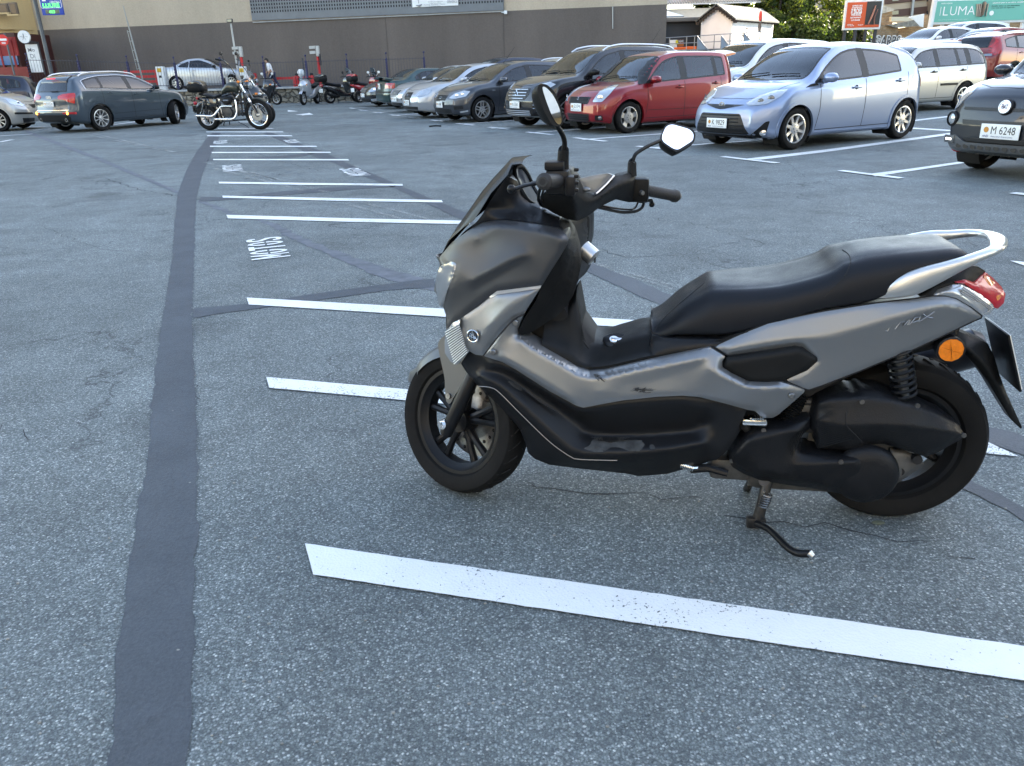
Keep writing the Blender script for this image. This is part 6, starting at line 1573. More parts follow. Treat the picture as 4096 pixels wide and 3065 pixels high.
def panda_front(c,root):
 mb=MB()
 for row,z in enumerate((.325,.255)):
  for k in range(11 if row==0 else 10):
   y=(-.48+k*.096)if row==0 else(-.43+k*.096)
   h,nn=c.pt('F',y,z)
   if h is None:continue
   mb2=[(h.x+.026,y+cos(a)*.034,z+sin(a)*.026)for a in[2*pi*i/16 for i in range(16)]]
   mb.add(mb2,[list(range(16))[::-1]])
 mb.build('grille_hole',M_GRILLE,root)
 for sg in(-1,1):
  h,nn=c.pt(sg*30,sg*.48,.60)
  T=Matrix.Translation(h)@Matrix.Rotation(radians(sg*12),4,'Z')
  mb=MB();mb.lathe([(-.02,.085),(.02,.08),(.03,.06)],24,'X',T=T);o=mb.build('fog_light_pod',M_TRIMB,root)
  mb=MB();mb.lathe([(.018,.055),(.028,.03),(.03,.001)],20,'X',T=T);mb.build('fog_light',M_HL,o)
  h,nn=c.pt(sg*25,sg*.50,.385)
  T=Matrix.Translation(h+Vector((.01,0,0)))@Matrix.Rotation(radians(sg*22),4,'Z')
  mb=MB();mb.box((0,0,0),(.03,.19,.085),T=T,b=.012);o=mb.build('daylight_surround',mat('skid_grey',(0,0,0)),root)
  mb=MB();mb.box((.014,0,0),(.01,.11,.022),T=T,b=.004);mb.build('daylight_lamp',mat('drl_lit',(1,1,1),.3,emit=(.9,.95,1),estr=.8),o)
 h,nn=c.pt('F',0,.745)
 T=Matrix.Translation(h+Vector((.014,0,.0)))@Matrix.Rotation(radians(-8),4,'Y')
 mb=MB();mb.lathe([(0,.085),(.02,.075),(.02,.001)],24,'X',T=T);o=mb.build('badge',M_TRIMB,root)
 mb=MB();mb.tube([(.022,cos(a)*.062,sin(a)*.062)for a in[2*pi*i/24 for i in range(25)]],.007,6,T=T,cap=False);mb.lathe([(.021,.06),(.0215,.001)],20,'X',T=T)
 mb.build('badge_ring',mat('badge_pearl',(.65,.66,.72),.25,.6),o)
 mb=MB();mb.smooth=False;add_text(mb,'FIAT',T@frame((.024,0,0),(0,1,0),(0,0,1)),.05,.002,fit=(.075,.05));mb.build('badge_text',mat('badge_deep',(.06,.03,.08),.3),o)
panda['extra'].append(panda_front)
build_car(panda,'graphite small car with round bumper holes at the right edge, number plate M 6248',group='cars parked nose out along the right',M4=car_matrix(panda,(3900,672),radians(203),1.0,'R','F'))
audi=dict(L=4.63,W=1.88,wb=2.81,fo=.88,R=.365,rim=.245,paint=P_QGR,rw=.62,gc=.22,name='moving_car',tw=.235,steer=34,cladlip=0,top=[(0,.74),(.10,.88),(.3,.96),(.8,1.04),(1.15,1.09),(1.3,1.15),(1.65,1.37),(2.0,1.53),(2.2,1.58),(2.8,1.63),(3.5,1.62),(4.0,1.56),(4.25,1.49),(4.45,1.24),(4.54,1.08),(4.6,1.0),(4.63,.92)],belt=[(0,.70),(.3,.89),(.9,1.01),(1.4,1.05),(2.6,1.10),(3.5,1.15),(4.2,1.16),(4.63,.95)],tail=[(.25,.07),(.55,0),(.75,.04),(.95,.03),(1.1,.05)],win=[(1.35,2.42),(2.52,3.42),(3.46,3.98)],screen=(1.18,2.05),cabin=(1.2,4.2),rear=('B',[(.64,1.12),(.56,1.42)]),dp=.22,dark=(0,1,2),darkrear=1,doors=[(1.45,1.40),(2.47,2.47),(3.5,3.25)],handles=(2.3,3.25),wheel=('thin',10),seats=(2.3,3.3),mirror=1.6,mirror_m=M_TRIMB,parts=[('tail_light','B',[(-.86,1.02),(-.84,1.09),(-.50,1.06),(-.36,1.0),(-.40,.93),(-.62,.91),(-.84,.80)],mat('tail_lamp_lit',(.28,.004,.006),.2,coat=1,emit=(1,.01,.003),estr=.03),dict(mir=1,off=.01)),('bumper_reflector','B',[(-.84,.58),(-.50,.57),(-.50,.53),(-.84,.52)],M_TLR,dict(mir=1,off=.012,round=.01,bulb=[(-.66,.55,.045)],bm=mat('indicator_lit',(1,.5,.1),.3,emit=(1,.45,.08),estr=1.2))),('bumper_lower','B',[(-.72,.44),(-.60,.50),(.60,.50),(.72,.44),(.64,.30),(-.64,.30)],M_TRIMB,dict(off=.008)),('chrome_strip','B',[(-.72,.64),(.72,.64),(.72,.625),(-.72,.625)],M_CHR,dict(off=.012,round=0)),('spoiler','T',[(4.05,-.52),(4.05,.52),(4.30,.55),(4.33,0),(4.30,-.55)],P_KOL,dict(off=.02)),('fuel_flap','R',[(3.66+.09*a,.90+.10*b)for a,b in hexring(14)],P_QGR,dict(off=.004,round=0,skirt=.004))],lines=[('R',[(1.5,.50),(3.2,.47)]),('B',[(-.66,.66),(.66,.66)])],plates=[('B',0,.80,'M 4534')],extra=[roof_rails(M_SILL,.6,1.95,4.0),badge('B',0,.98,.035,M_CHR,'rings')])
def audi_extra(c,root):
 h,nn=c.pt('B',0,1.455)
 mb=MB();mb.box(h+Vector((-.10,0,.03)),(.03,.34,.022),b=.006);mb.build('brake_light',mat('brake_lit',(.8,.0,.0),.3,emit=(1,.01,.02),estr=.35),root)
 mb=MB()
 pts=[]
 for i in range(9):
  h,nn=c.pt('B',-.32+.3*i/8,1.14)
  if h is not None:pts.append(h+Vector((-.025,0,0)))
 mb.tube(pts,.012,6);mb.build('rear_wiper',M_TRIMB,root)
 for sg in(-1,1):
  h,nn=c.pt('B',sg*.55,.36)
  mb=MB();mb.lathe([(.1,.045),(-.03,.05),(-.03,.042),(.05,.04)],20,'X',c=h,T=None);mb.build('exhaust_pipe',M_CHR,root)
 for vv in 'LR':
  mb=MB();pts=[]
  for i in range(26):
   q=1.36+(4.02-1.36)*i/25;h,nn=c.pt(vv,c.X(q),sinterp(c.belt,q)+.02)
   if h is not None:pts.append(h+Vector((0,.008*(1 if vv=='L' else-1),0)))
  for i in range(26):
   q=4.04-(4.04-1.4)*i/25;z=min(sinterp(c.top,q),sinterp(c.top,q+.22)if q>2.3 else 9)-.088
   h,nn=c.pt(vv,c.X(q),max(z,sinterp(c.belt,q)+.03))
   if h is not None:pts.append(h+Vector((0,.008*(1 if vv=='L' else-1),0)))
  mb.tube(pts,.010,5);mb.build('chrome_trim',M_SILL,root)
audi['extra'].append(audi_extra)
a0=G(415,524);a1=G(700,498)
build_car(audi,'grey-blue sport utility car driving at the left with lit red tail lamps',M4=car_matrix(audi,(415,524),math.atan2(a1.y-a0.y,a1.x-a0.x)+.02,.89,'R','R'))
mpv=dict(focus,L=4.25,W=1.8,wb=2.69,fo=.86,paint=P_SIL2,wheel=('thin',9),plates=[],R=.32,top=[(0,.70),(.10,.84),(.3,.93),(.6,1.0),(.85,1.06),(.95,1.12),(1.3,1.36),(1.6,1.52),(1.9,1.59),(2.4,1.62),(3.3,1.58),(3.8,1.50),(4.0,1.35),(4.15,1.1),(4.25,.95)],belt=[(0,.62),(.3,.82),(.8,.96),(1.4,.99),(2.6,1.02),(3.8,1.06),(4.25,.9)],screen=(.90,1.66),win=[(1.0,2.1),(2.2,3.1),(3.2,3.7)],cabin=(.95,3.9),doors=[(1.2,1.15),(2.15,2.15),(3.2,2.95)],parts=[('headlight',44,[(.20,.72),(.42,.68),(.72,.76),(.80,.90),(.60,.92),(.36,.84)],M_HL,dict(mir=1,off=.01,bulb=[(.5,.78,.05)])),('grille','F',[(-.36,.72),(.36,.72),(.30,.62),(-.30,.62)],M_GRILLE,dict(slats=3)),('bump_strip',40,[(.18,.50),(.72,.53),(.72,.47),(.18,.45)],M_TRIMB,dict(mir=1)),('lower_grille',30,[(.2,.34),(.62,.36),(.60,.22),(.2,.22)],M_GRILLE,dict(mir=1))],extra=[wipers(.92)])
build_car(mpv,'silver people carrier cut by the left edge, only its front corner showing',group='cars at the left edge',M4=car_matrix(mpv,(5,527),radians(8),.93,'R','F'))
whitec=dict(mpv,paint=P_WHT,parts=[],plates=[],extra=[wipers(.92)],dark=())
build_car(whitec,'tall white car between the red and the pale blue hatchbacks',group='cars of the back row',M4=car_matrix(whitec,Vector((onY(2985,300,19.3).x,19.3,0)),HD,1.08))
dk=dict(mpv,paint=P_DBL,parts=[('tail_light','R',[(4.05,.95),(3.98,1.2),(4.0,1.35),(4.14,1.2),(4.22,.98)],M_TLR,dict(off=.01,mir=0))],extra=[],clad=0)
build_car(dk,'dark blue people carrier with a red tail lamp behind the silver one',group='cars at the left edge',M4=car_matrix(dk,G(60,470),radians(188),.98,'R','R')if False else car_matrix(dk,G(95,468),radians(200),.97,'L','R'))
far1=dict(focus,paint=P_DBL,parts=[],plates=[],extra=[],R=.33)
build_car(far1,'dark saloon roof behind the long silver saloon, below the parking sign',group='cars of the back row',M4=car_matrix(far1,G(1800,430)+Vector((1.0,2.2,.0)),HD,1.12))
far2=dict(koleos,paint=P_SIL2,parts=[],plates=[],extra=[roof_rails(M_SILL,.6,1.9,3.9)])
build_car(far2,'silver car with roof rails behind the slate grey hatchback',group='cars of the back row',M4=car_matrix(far2,G(2080,440)+Vector((.6,1.6,0)),HD,.90))
far3=dict(focus,paint=P_SIL2,parts=[],plates=[],extra=[antenna(3.4,0,.35,.6)])
build_car(far3,'beige car behind the slate grey hatchback and the black sport utility car',group='cars of the back row',M4=car_matrix(far3,G(2310,440)+Vector((.6,1.6,0)),HD,1.0))
far4=dict(focus,paint=P_WHT,parts=[],plates=[],extra=[])
build_car(far4,'white car glaring in the sun below the brick wall, left one',group='cars far off below the brick wall',M4=car_matrix(far4,onY(3690,238,38)+Vector((0,0,-.2)),radians(200),1.05))
far5=dict(mpv,paint=P_WHT,parts=[],plates=[],extra=[])
build_car(far5,'white car with a dark rear side window below the green billboard',group='cars far off below the brick wall',M4=car_matrix(far5,onY(3800,226,42)+Vector((0,0,-.1)),radians(190),1.05))
far6=dict(focus,paint=P_SWI,parts=[],plates=[],extra=[])
build_car(far6,'small red car roof left of the dark red sport utility car',group='cars far off below the brick wall',M4=car_matrix(far6,onY(3905,232,34)+Vector((0,0,-.35)),radians(200),1.0))
cc=dict(L=4.35,W=1.76,wb=2.60,fo=.86,R=.31,rim=.21,paint=P_SIL,rw=.54,gc=.16,top=[(0,.62),(.10,.76),(.3,.84),(.8,.92),(1.2,.97),(1.35,1.03),(1.75,1.25),(2.1,1.37),(2.4,1.42),(2.8,1.40),(3.2,1.28),(3.5,1.12),(3.7,1.07),(4.1,1.05),(4.3,.98),(4.35,.88)],belt=[(0,.56),(.3,.74),(.9,.87),(1.5,.92),(2.6,.96),(3.5,1.0),(4.1,.99),(4.35,.84)],win=[(1.40,2.75),(2.80,3.25)],screen=(1.25,2.1),cabin=(1.2,3.5),rear=('T',[(.48,2.95),(.52,3.45)]),dp=.12,doors=[(1.45,1.42),(2.75,2.75)],handles=(2.55,),wheel=('five',9),seats=(2.3,3.0),mirror=1.55,mirror_m=M_TRIMB,pillars=False,parts=[('tail_light','R',[(4.0,.86),(4.0,.98),(4.28,.98),(4.28,.88)],M_TLR,dict(off=.01))],extra=[])
build_car(cc,'silver coupe driving on the raised street behind the railing',M4=car_matrix(cc,onY(712,362,40.5),radians(2),1.0,'R','R'))
def wallmat(name,col,streak=.10,scale=.35,bump=.35,rough=.9):
 m=bpy.data.materials.new(name);m.use_nodes=True;nt=m.node_tree;N=nt.nodes;L=nt.links;b=N['Principled BSDF']
 geo=N.new('ShaderNodeNewGeometry');mp=N.new('ShaderNodeMapping');mp.inputs['Scale'].default_value=(1,1,.22);L.new(geo.outputs['Position'],mp.inputs[0])
 n1=ln_tex(nt,'ShaderNodeTexNoise',scale,mp.outputs[0],Detail=8.0,Roughness=.65);n2=ln_tex(nt,'ShaderNodeTexNoise',14,geo.outputs['Position'],Detail=5.0)
 ad=N.new('ShaderNodeMath');ad.operation='MULTIPLY_ADD';L.new(n2.outputs[0],ad.inputs[0]);ad.inputs[1].default_value=.35;L.new(n1.outputs[0],ad.inputs[2])
 mr=N.new('ShaderNodeMapRange');L.new(ad.outputs[0],mr.inputs[0]);mr.inputs[1].default_value=.45;mr.inputs[2].default_value=.9;mr.inputs[3].default_value=1-streak*1.5;mr.inputs[4].default_value=1+streak
 vm=N.new('ShaderNodeVectorMath');vm.operation='SCALE';vm.inputs[0].default_value=col;L.new(mr.outputs[0],vm.inputs['Scale']);L.new(vm.outputs[0],b.inputs['Base Color'])
 b.inputs['Roughness'].default_value=rough
 bp=N.new('ShaderNodeBump');bp.inputs['Strength'].default_value=bump;bp.inputs['Distance'].default_value=.01;L.new(n2.outputs[0],bp.inputs['Height']);L.new(bp.outputs[0],b.inputs['Normal'])
 return m
def brickmat(name,c1,c2,mortar,bw=.28,bh=.09,axis='XZ',mortar_size=.012,bump=.8,noise=.5):
 m=bpy.data.materials.new(name);m.use_nodes=True;nt=m.node_tree;N=nt.nodes;L=nt.links;b=N['Principled BSDF']
 tc=N.new('ShaderNodeTexCoord');sp=N.new('ShaderNodeSeparateXYZ');L.new(tc.outputs['Object'],sp.inputs[0])
 cb=N.new('ShaderNodeCombineXYZ');L.new(sp.outputs['XYZ'.index(axis[0])],cb.inputs[0]);L.new(sp.outputs['XYZ'.index(axis[1])],cb.inputs[1])
 br=N.new('ShaderNodeTexBrick');br.inputs['Scale'].default_value=1;br.inputs['Brick Width'].default_value=bw;br.inputs['Row Height'].default_value=bh;br.inputs['Mortar Size'].default_value=mortar_size;br.inputs['Mortar Smooth'].default_value=.3
 br.inputs['Color1'].default_value=(*c1,1);br.inputs['Color2'].default_value=(*c2,1);br.inputs['Mortar'].default_value=(*mortar,1)
 nz=ln_tex(nt,'ShaderNodeTexNoise',1.2,tc.outputs['Object'],Detail=7.0,Roughness=.7)
 dist=N.new('ShaderNodeVectorMath');dist.operation='MULTIPLY_ADD';L.new(nz.outputs['Color'],dist.inputs[0]);dist.inputs[1].default_value=(.1,.1,0);L.new(cb.outputs[0],dist.inputs[2]);L.new(dist.outputs[0],br.inputs['Vector'])
 mr=N.new('ShaderNodeMapRange');L.new(nz.outputs[0],mr.inputs[0]);mr.inputs[1].default_value=.3;mr.inputs[2].default_value=.7;mr.inputs[3].default_value=1-noise;mr.inputs[4].default_value=1+noise*.6
 vm=N.new('ShaderNodeVectorMath');vm.operation='SCALE';L.new(br.outputs['Color'],vm.inputs[0]);L.new(mr.outputs[0],vm.inputs['Scale']);L.new(vm.outputs[0],b.inputs['Base Color']);b.inputs['Roughness'].default_value=.9
 bp=N.new('ShaderNodeBump');bp.inputs['Strength'].default_value=bump;bp.inputs['Distance'].default_value=.02;bp.invert=True;L.new(br.outputs['Fac'],bp.inputs['Height']);L.new(bp.outputs[0],b.inputs['Normal'])
 return m
def rubblemat(name,c1,c2,scale=2.2):
 m=bpy.data.materials.new(name);m.use_nodes=True;nt=m.node_tree;N=nt.nodes;L=nt.links;b=N['Principled BSDF']
 tc=N.new('ShaderNodeTexCoord');mp=N.new('ShaderNodeMapping');mp.inputs['Scale'].default_value=(1,1,1.5);L.new(tc.outputs['Object'],mp.inputs[0])
 nz=ln_tex(nt,'ShaderNodeTexNoise',3,tc.outputs['Object'],Detail=5.0);ad=N.new('ShaderNodeVectorMath');ad.operation='MULTIPLY_ADD';L.new(nz.outputs['Color'],ad.inputs[0]);ad.inputs[1].default_value=(.25,.25,.25);L.new(mp.outputs[0],ad.inputs[2])
 v=ln_tex(nt,'ShaderNodeTexVoronoi',scale,ad.outputs[0]);e=ln_tex(nt,'ShaderNodeTexVoronoi',scale,ad.outputs[0]);e.feature='DISTANCE_TO_EDGE'
 sc_=N.new('ShaderNodeSeparateColor');L.new(v.outputs['Color'],sc_.inputs[0]);cr=N.new('ShaderNodeValToRGB');L.new(sc_.outputs[0],cr.inputs[0]);cr.color_ramp.elements[0].color=(*c1,1);cr.color_ramp.elements[1].color=(*c2,1)
 mr=N.new('ShaderNodeMapRange');L.new(e.outputs['Distance'],mr.inputs[0]);mr.inputs[1].default_value=.02;mr.inputs[2].default_value=.12;mr.inputs[3].default_value=.28
 m2=N.new('ShaderNodeMapRange');L.new(nz.outputs[0],m2.inputs[0]);m2.inputs[3].default_value=.6;m2.inputs[4].default_value=1.3
 mm=N.new('ShaderNodeMath');mm.operation='MULTIPLY';L.new(mr.outputs[0],mm.inputs[0]);L.new(m2.outputs[0],mm.inputs[1])
 vm=N.new('ShaderNodeVectorMath');vm.operation='SCALE';L.new(cr.outputs[0],vm.inputs[0]);L.new(mm.outputs[0],vm.inputs['Scale']);L.new(vm.outputs[0],b.inputs['Base Color']);b.inputs['Roughness'].default_value=.9
 bp=N.new('ShaderNodeBump');bp.inputs['Strength'].default_value=1;bp.inputs['Distance'].default_value=.06;L.new(mr.outputs[0],bp.inputs['Height']);L.new(bp.outputs[0],b.inputs['Normal'])
 return m
M_DARKW=wallmat('render_dark_taupe',(.118,.094,.080),.18,.30)
M_BEIGE=wallmat('render_beige',(.43,.345,.255),.16,.3)
M_PANEL=mat('perforated_panel_grey',(.13,.14,.15),.5,.3,noise=.1,nscale=2)
M_HOLE=mat('panel_hole',(.015,.015,.017),.8)
M_STONE=rubblemat('rubble_stone',(.13,.115,.09),(.36,.31,.24),3.6)
M_CAP=mat('cap_stone',(.34,.34,.33),.8,noise=.2,nscale=3)
M_FENCE=mat('fence_dark',(.03,.03,.035),.5);M_BARS=mat('railing_bars',(.06,.055,.065),.6)
M_FPOST=mat('fence_post_blue',(.025,.025,.075),.5)
M_REDP=mat('barrier_red',(.50,.015,.02),.45)
M_WHITEP=mat('white_painted',(.70,.70,.68),.5,noise=.06,nscale=5)
M_GREYP=mat('grey_pole',(.09,.095,.10),.5,.2)
M_LGREY=mat('light_grey_pole',(.42,.41,.38),.5)
M_GLW=mat('window_glass_dark',(.03,.035,.04),.05,coat=1)
def vplane(p,q):
 """vertical plane through two points -> (point, normal)"""
 d=Vector((q[0]-p[0],q[1]-p[1],0)).normalized();return Vector(p),Vector((-d.y,d.x,0))
def slab(mb,pts,thick,n):
 mb.quadbox(pts,Vector(n).normalized()*thick)
WL=onY(105,123,47.5);WR=onY(2669,18,41.3);zb=(WL.z+WR.z)/2
wp,wn=vplane(WL,WR)
if wn.y<0:wn=-wn
def onW(px,py,off=0.0):return onP(px,py,wp-wn*off,wn)
wd=(WR-WL);wd.z=0;wlen=wd.length;wd.normalize()
bld=empty('long_building',(WL.x,WL.y,0),label='long windowless building, dark taupe below and beige above, across the back',cat='building')
Tb=bld.matrix_world.inverted()if False else Matrix.Translation((-WL.x,-WL.y,0))
mb=MB();base=[Vector((WL.x,WL.y,0)),Vector((WR.x,WR.y,0)),Vector((WR.x,WR.y,0))+wn*25,Vector((WL.x,WL.y,0))+wn*25]
mb.quadbox([Tb@p for p in base],(0,0,zb));mb.build('lower_wall',M_DARKW,bld)
mb=MB();mb.quadbox([Tb@(p+Vector((0,0,zb)))for p in base],(0,0,16));mb.build('upper_wall',M_BEIGE,bld)
mb=MB();p0=onW(1013,92,.02);p1=onW(2016,48,.02);slab(mb,[Tb@p for p in(p0,p1,p1+Vector((0,0,.05)),p0+Vector((0,0,.05)))],.06,-wn);mb.build('ledge',M_CAP,bld)
pa=onW(1013,90,.03);pb=onW(2016,44,.03);zz=(pa.z+pb.z)/2+.05;ph=3.2
mb=MB();slab(mb,[Tb@Vector((pa.x,pa.y,zz)),Tb@Vector((pb.x,pb.y,zz)),Tb@Vector((pb.x,pb.y,zz+ph)),Tb@Vector((pa.x,pa.y,zz+ph))],.10,-wn)
pn=mb.build('perforated_panel',M_PANEL,bld)
mb=MB();mb.smooth=False;pl=(pb-pa);pl.z=0;n=94;d=pl.length/n;pl.normalize()
for r in range(7):
 for k in range(n):
  c=Vector((pa.x,pa.y,zz+.40+r*.165))+pl*((k+.5+(.0))*d)-wn*.105;a=d*.24;h=.048
  q=[c-pl*a-Vector((0,0,h)),c+pl*a-Vector((0,0,h)),c+pl*a+Vector((0,0,h)),c-pl*a+Vector((0,0,h))]
  mb.add([Tb@v for v in q],[(0,1,2,3)])
mb.build('panel_perforation',M_HOLE,pn)
q=[onW(1650,30,.16),onW(1833,22,.16)];up_=Vector((0,0,1.6))
pst=MB();slab(pst,[q[0],q[1],q[1]+up_,q[0]+up_],.02,-wn);po=pst.build('banner',M_WHITEP);tag(po,'white banner with grey print fixed over the perforated grey panel','banner')
mb=MB();mb.smooth=False;T=lambda px,py:frame(onW(px,py,.195),wd,(0,0,1))
for txt,px,py,w,h in(('dihntecs',1808,5,.52,.17),('Assessorament fiscal i',1745,-6,.8,.07),('Serveis a les empreses',1741,7,.75,.07),('i particulars',1741,13,.6,.06),('Nacional  Residents  i Noves',1738,18,1.1,.06),('Tramitacions',1738,24,.6,.05)):
 add_text(mb,txt,T(px,py),.2,0,fit=(w,h))
mb.build('print',mat('print_grey',(.25,.25,.26),.6),po)
mb=MB();mb.tube([onW(1664,22,.2),onW(1676,24,.2),onW(1688,18,.2)],[.02,.05,.02],6);mb.tube([onW(1672,-2,.2),onW(1675,14,.2)],.015,6);mb.build('print_figure',MATS['print_grey'],po)
mb=MB();p=Tb@onW(2022,50,.12);mb.box(p,(.16,.12,.16),b=.03);mb.tube([p,p-wd*.2],.02,6);mb.build('wall_camera',M_WHITEP,bld)
mb=MB();mb.tube([Tb@onW(2451,27,.05),Tb@onW(2451,115,.05)],.022,8);mb.build('downpipe',M_LGREY,bld)
for px_ in(2013,1540):
 mb=MB();a_=onW(px_,60,.004);mb.box(Tb@Vector((a_.x,a_.y,2.1)),(.03,.012,4.2));mb.build('render_joint',mat('joint_dark',(.092,.075,.064),.9),bld)
mb=MB();mb.quadbox([Tb@p for p in(WL-wd*.9+Vector((0,0,-WL.z)),Vector((WL.x,WL.y,0))+wd*.02,Vector((WL.x,WL.y,0))+wd*.02+wn*2,Vector((WL.x,WL.y,0))-wd*.9+wn*2)],(0,0,16));mb.build('stone_corner',M_STONE,bld)
RY=39.2
zs=onY(736,362,RY).z
mb=MB();mb.smooth=False
mb.add([(-60,RY+.3,zs-.03),(60,RY+.3,zs-.03),(60,140,zs+2),(-60,140,zs+2),(-60,52,zs),(60,52,zs)],[(0,1,5,4),(4,5,2,3)])
tag(mb.build('raised_street',mat('street_grey',(.17,.175,.18),.9,noise=.15,nscale=3)),kind='structure')
mb=MB();rnd=random.Random(2)
nx=150;xs=[-34+42*i/nx for i in range(nx+1)];rows=[]
for zi in range(8):
 z=(zs-.05)*zi/7;rows.append([(x,RY-.02+rnd.uniform(-.05,.05)+.04*(zi/7),z)for x in xs])
for i in range(7):
 pass
mb.loft(rows,False,False);
mb.add([(-34,RY+.4,0),(-34,RY+.4,zs-.05),(8,RY+.4,zs-.05),(8,RY+.4,0)],[(0,1,2,3)])
rw_=mb.build('retaining_wall',M_STONE);tag(rw_,'low rubble stone retaining wall under the railing along the raised street','wall')
mb=MB();mb.box((-13,RY+.12,zs-.02),(42,.42,.08),b=.015);mb.build('coping',M_CAP,rw_)
fe=empty('railing',(-14,RY+.1,zs),label='wrought iron railing with blue twisted posts and ball finials on the stone wall',cat='railing')
Tf=Matrix.Translation((14,-RY-.1,-zs))
pxs=[123,323,518,705,888,1059,1229,1392,1550,1700]
posts=[onY(p,300,RY+.1)for p in pxs]
def fz(x):return zs+max(0,(-13.5-x))*.05
for i,p in enumerate(posts):
 z0=fz(p.x);mb=MB()
 if i:mb.box((p.x,RY+.1,z0+.55),(.09,.09,1.15),b=.01)
 for k in range(9):
  mb.tube([(p.x-.05,RY+.04,z0+.1+k*.12),(p.x+.05,RY+.04,z0+.16+k*.12)],.016,5)
 mb.tube([(p.x,RY+.1,z0+1.1),(p.x,RY+.1,z0+1.3)],.018,6);mb.sphere((p.x,RY+.1,z0+1.34),.05,10)
 mb.v=[tuple(Tf@Vector(v))for v in mb.v];mb.build('post',M_FPOST,fe)
for a,b in zip(posts,posts[1:]):
 mb=MB();n=max(6,int((b.x-a.x)/.13))
 for k in range(1,n):
  x=a.x+(b.x-a.x)*k/n;mb.tube([(x,RY+.1,fz(x)+.12),(x,RY+.1,fz(x)+1.15)],.0065,4)
  if k%1==0 and k<n-0:mb.tube([(x+.065*cos(t)-.065,RY+.1,fz(x)+.12-.06*sin(t))for t in[pi*j/4 for j in range(5)]],.006,3)
 for dz in(.12,1.08):mb.tube([(a.x,RY+.1,fz(a.x)+dz),(b.x,RY+.1,fz(b.x)+dz)],.012,5)
 mb.v=[tuple(Tf@Vector(v))for v in mb.v];mb.build('bar_panel',M_BARS,fe)
SY=41.0
def vpole(px,y_top,y_bot,Y=SY):
 """vertical pole whose top and foot are measured on the plane Y"""
 a=onY(px,y_bot,Y);b=onY(px,y_top,Y);return Vector((a.x,Y,a.z)),Vector((a.x,Y,b.z))
f,t=vpole(964,87,372)
lamp=empty('floodlight_post',f,label='slim beige lamp post with a black floodlight, tallest thin post',cat='lamp post')
mb=MB();mb.tube([(0,0,0),(0,0,(t-f).z)],[.055,.04],10);mb.build('post',M_LGREY,lamp)
mb=MB();mb.box((0,-.1,(t-f).z+.05),(.26,.12,.16),b=.02);fl=mb.build('floodlight',M_FENCE,lamp);mb=MB();mb.box((0,-.165,(t-f).z+.05),(.2,.01,.1));mb.build('lamp_glass',M_GLW,fl)
def traffic(px,yt,ym,yb,lab):
 f,t=vpole(px,yt,yb);m=onY(px,ym,SY).z-f.z;h=(t-f).z
 r=empty('traffic_light',f,label=lab,cat='traffic light',group='traffic lights by the barrier')
 mb=MB();mb.tube([(0,0,0),(0,0,m+.1)],.065,10);mb.build('post',M_REDP,r)
 mb=MB();mb.box((.03,0,(m+h)/2),(.15,.22,h-m),b=.03);hd=mb.build('lamp_housing',M_LGREY,r)
 for z in(m+(h-m)*.75,m+(h-m)*.28):
  mb=MB();mb.lathe([(-.06,.1),(-.30,.12)],14,'X',c=(0,0,z),a0=pi*.0,a1=pi);mb.lathe([(-.06,.1),(-.07,.001)],14,'X',c=(0,0,z));mb.quadbox([(-.06,-.12,z),(-.34,-.13,z-.01),(-.34,.13,z-.01),(-.06,.12,z)],(0,0,.12));mb.build('visor',M_LGREY,hd)
 return r
traffic(985,186,228,372,'white two-lamp signal on a red post beside the slim lamp post')
r2_=traffic(1287,183,226,372,'white two-lamp signal on a red post above the parked scooters')
mb=MB();mb.box((.12,-.05,1.5),(.04,.22,.5),b=.02);mb.build('hanging_sign',M_FENCE,r2_)
for px,yt,lab in((658,266,'white ticket column with a yellow sign at the tail of the silver coupe'),(983,266,'white ticket column with a yellow sign beside the slim lamp post')):
 f,t=vpole(px,yt,372,40.3);h=(t-f).z
 r=empty('ticket_machine',f,label=lab,cat='ticket machine',group='ticket columns of the car park')
 mb=MB();mb.box((0,0,h/2),(.34,.3,h),b=.03);mb.build('housing',M_WHITEP,r)
 mb=MB();mb.box((0,-.155,h*.86),(.2,.01,.18),b=.004);mb.build('display',mat('sign_yellow',(.6,.35,.03),.5),r)
 mb=MB();mb.box((0,-.155,h*.62),(.12,.01,.1));mb.build('ticket_slot',M_FENCE,r)
for px,py,lab in((915,280,'white rounded intercom lamp left of the slim lamp post'),(1213,283,'white rounded intercom lamp above the silver scooter')):
 f,t=vpole(px,py,372,40.0);h=(t-f).z
 r=empty('intercom_post',f,label=lab,cat='intercom',group='white intercom posts')
 mb=MB();mb.tube([(0,0,0),(0,0,h-.2)],.06,10);mb.build('post',M_LGREY,r)
 mb=MB();mb.sphere((0,0,h-.1),.17,14,sc=(1,1,1.1));mb.build('hood',M_WHITEP,r)
def barrier(x0,x1,yt,yb,Y,lab,nb=3):
 a=onY(x0,yb,Y);b=onY(x1,yb,Y);h=onY(x0,yt,Y).z-a.z
 r=empty('red_barrier',(a.x,Y,a.z),label=lab,cat='barrier',group='red tube barriers')
 w=b.x-a.x
 for x in(0,w):mb=MB();mb.box((x,0,h/2),(.14,.14,h),b=.01);mb.build('post',M_REDP,r)
 mb=MB()
 for k in range(nb):mb.box((w/2,0,h*(1-k*.3)-.07),(w-.1,.09,.11))
 mb.build('rail',M_REDP,r)
barrier(515,637,282,350,40.6,'red lattice barrier behind the grey-blue moving car')
barrier(925,1030,296,370,42.0,'red barrier behind the nose of the silver coupe')
barrier(1105,1185,308,372,40.4,'red barrier arch right of the walking person',1)
barrier(1195,1256,303,368,41.5,'red barrier behind the silver scooter',2)
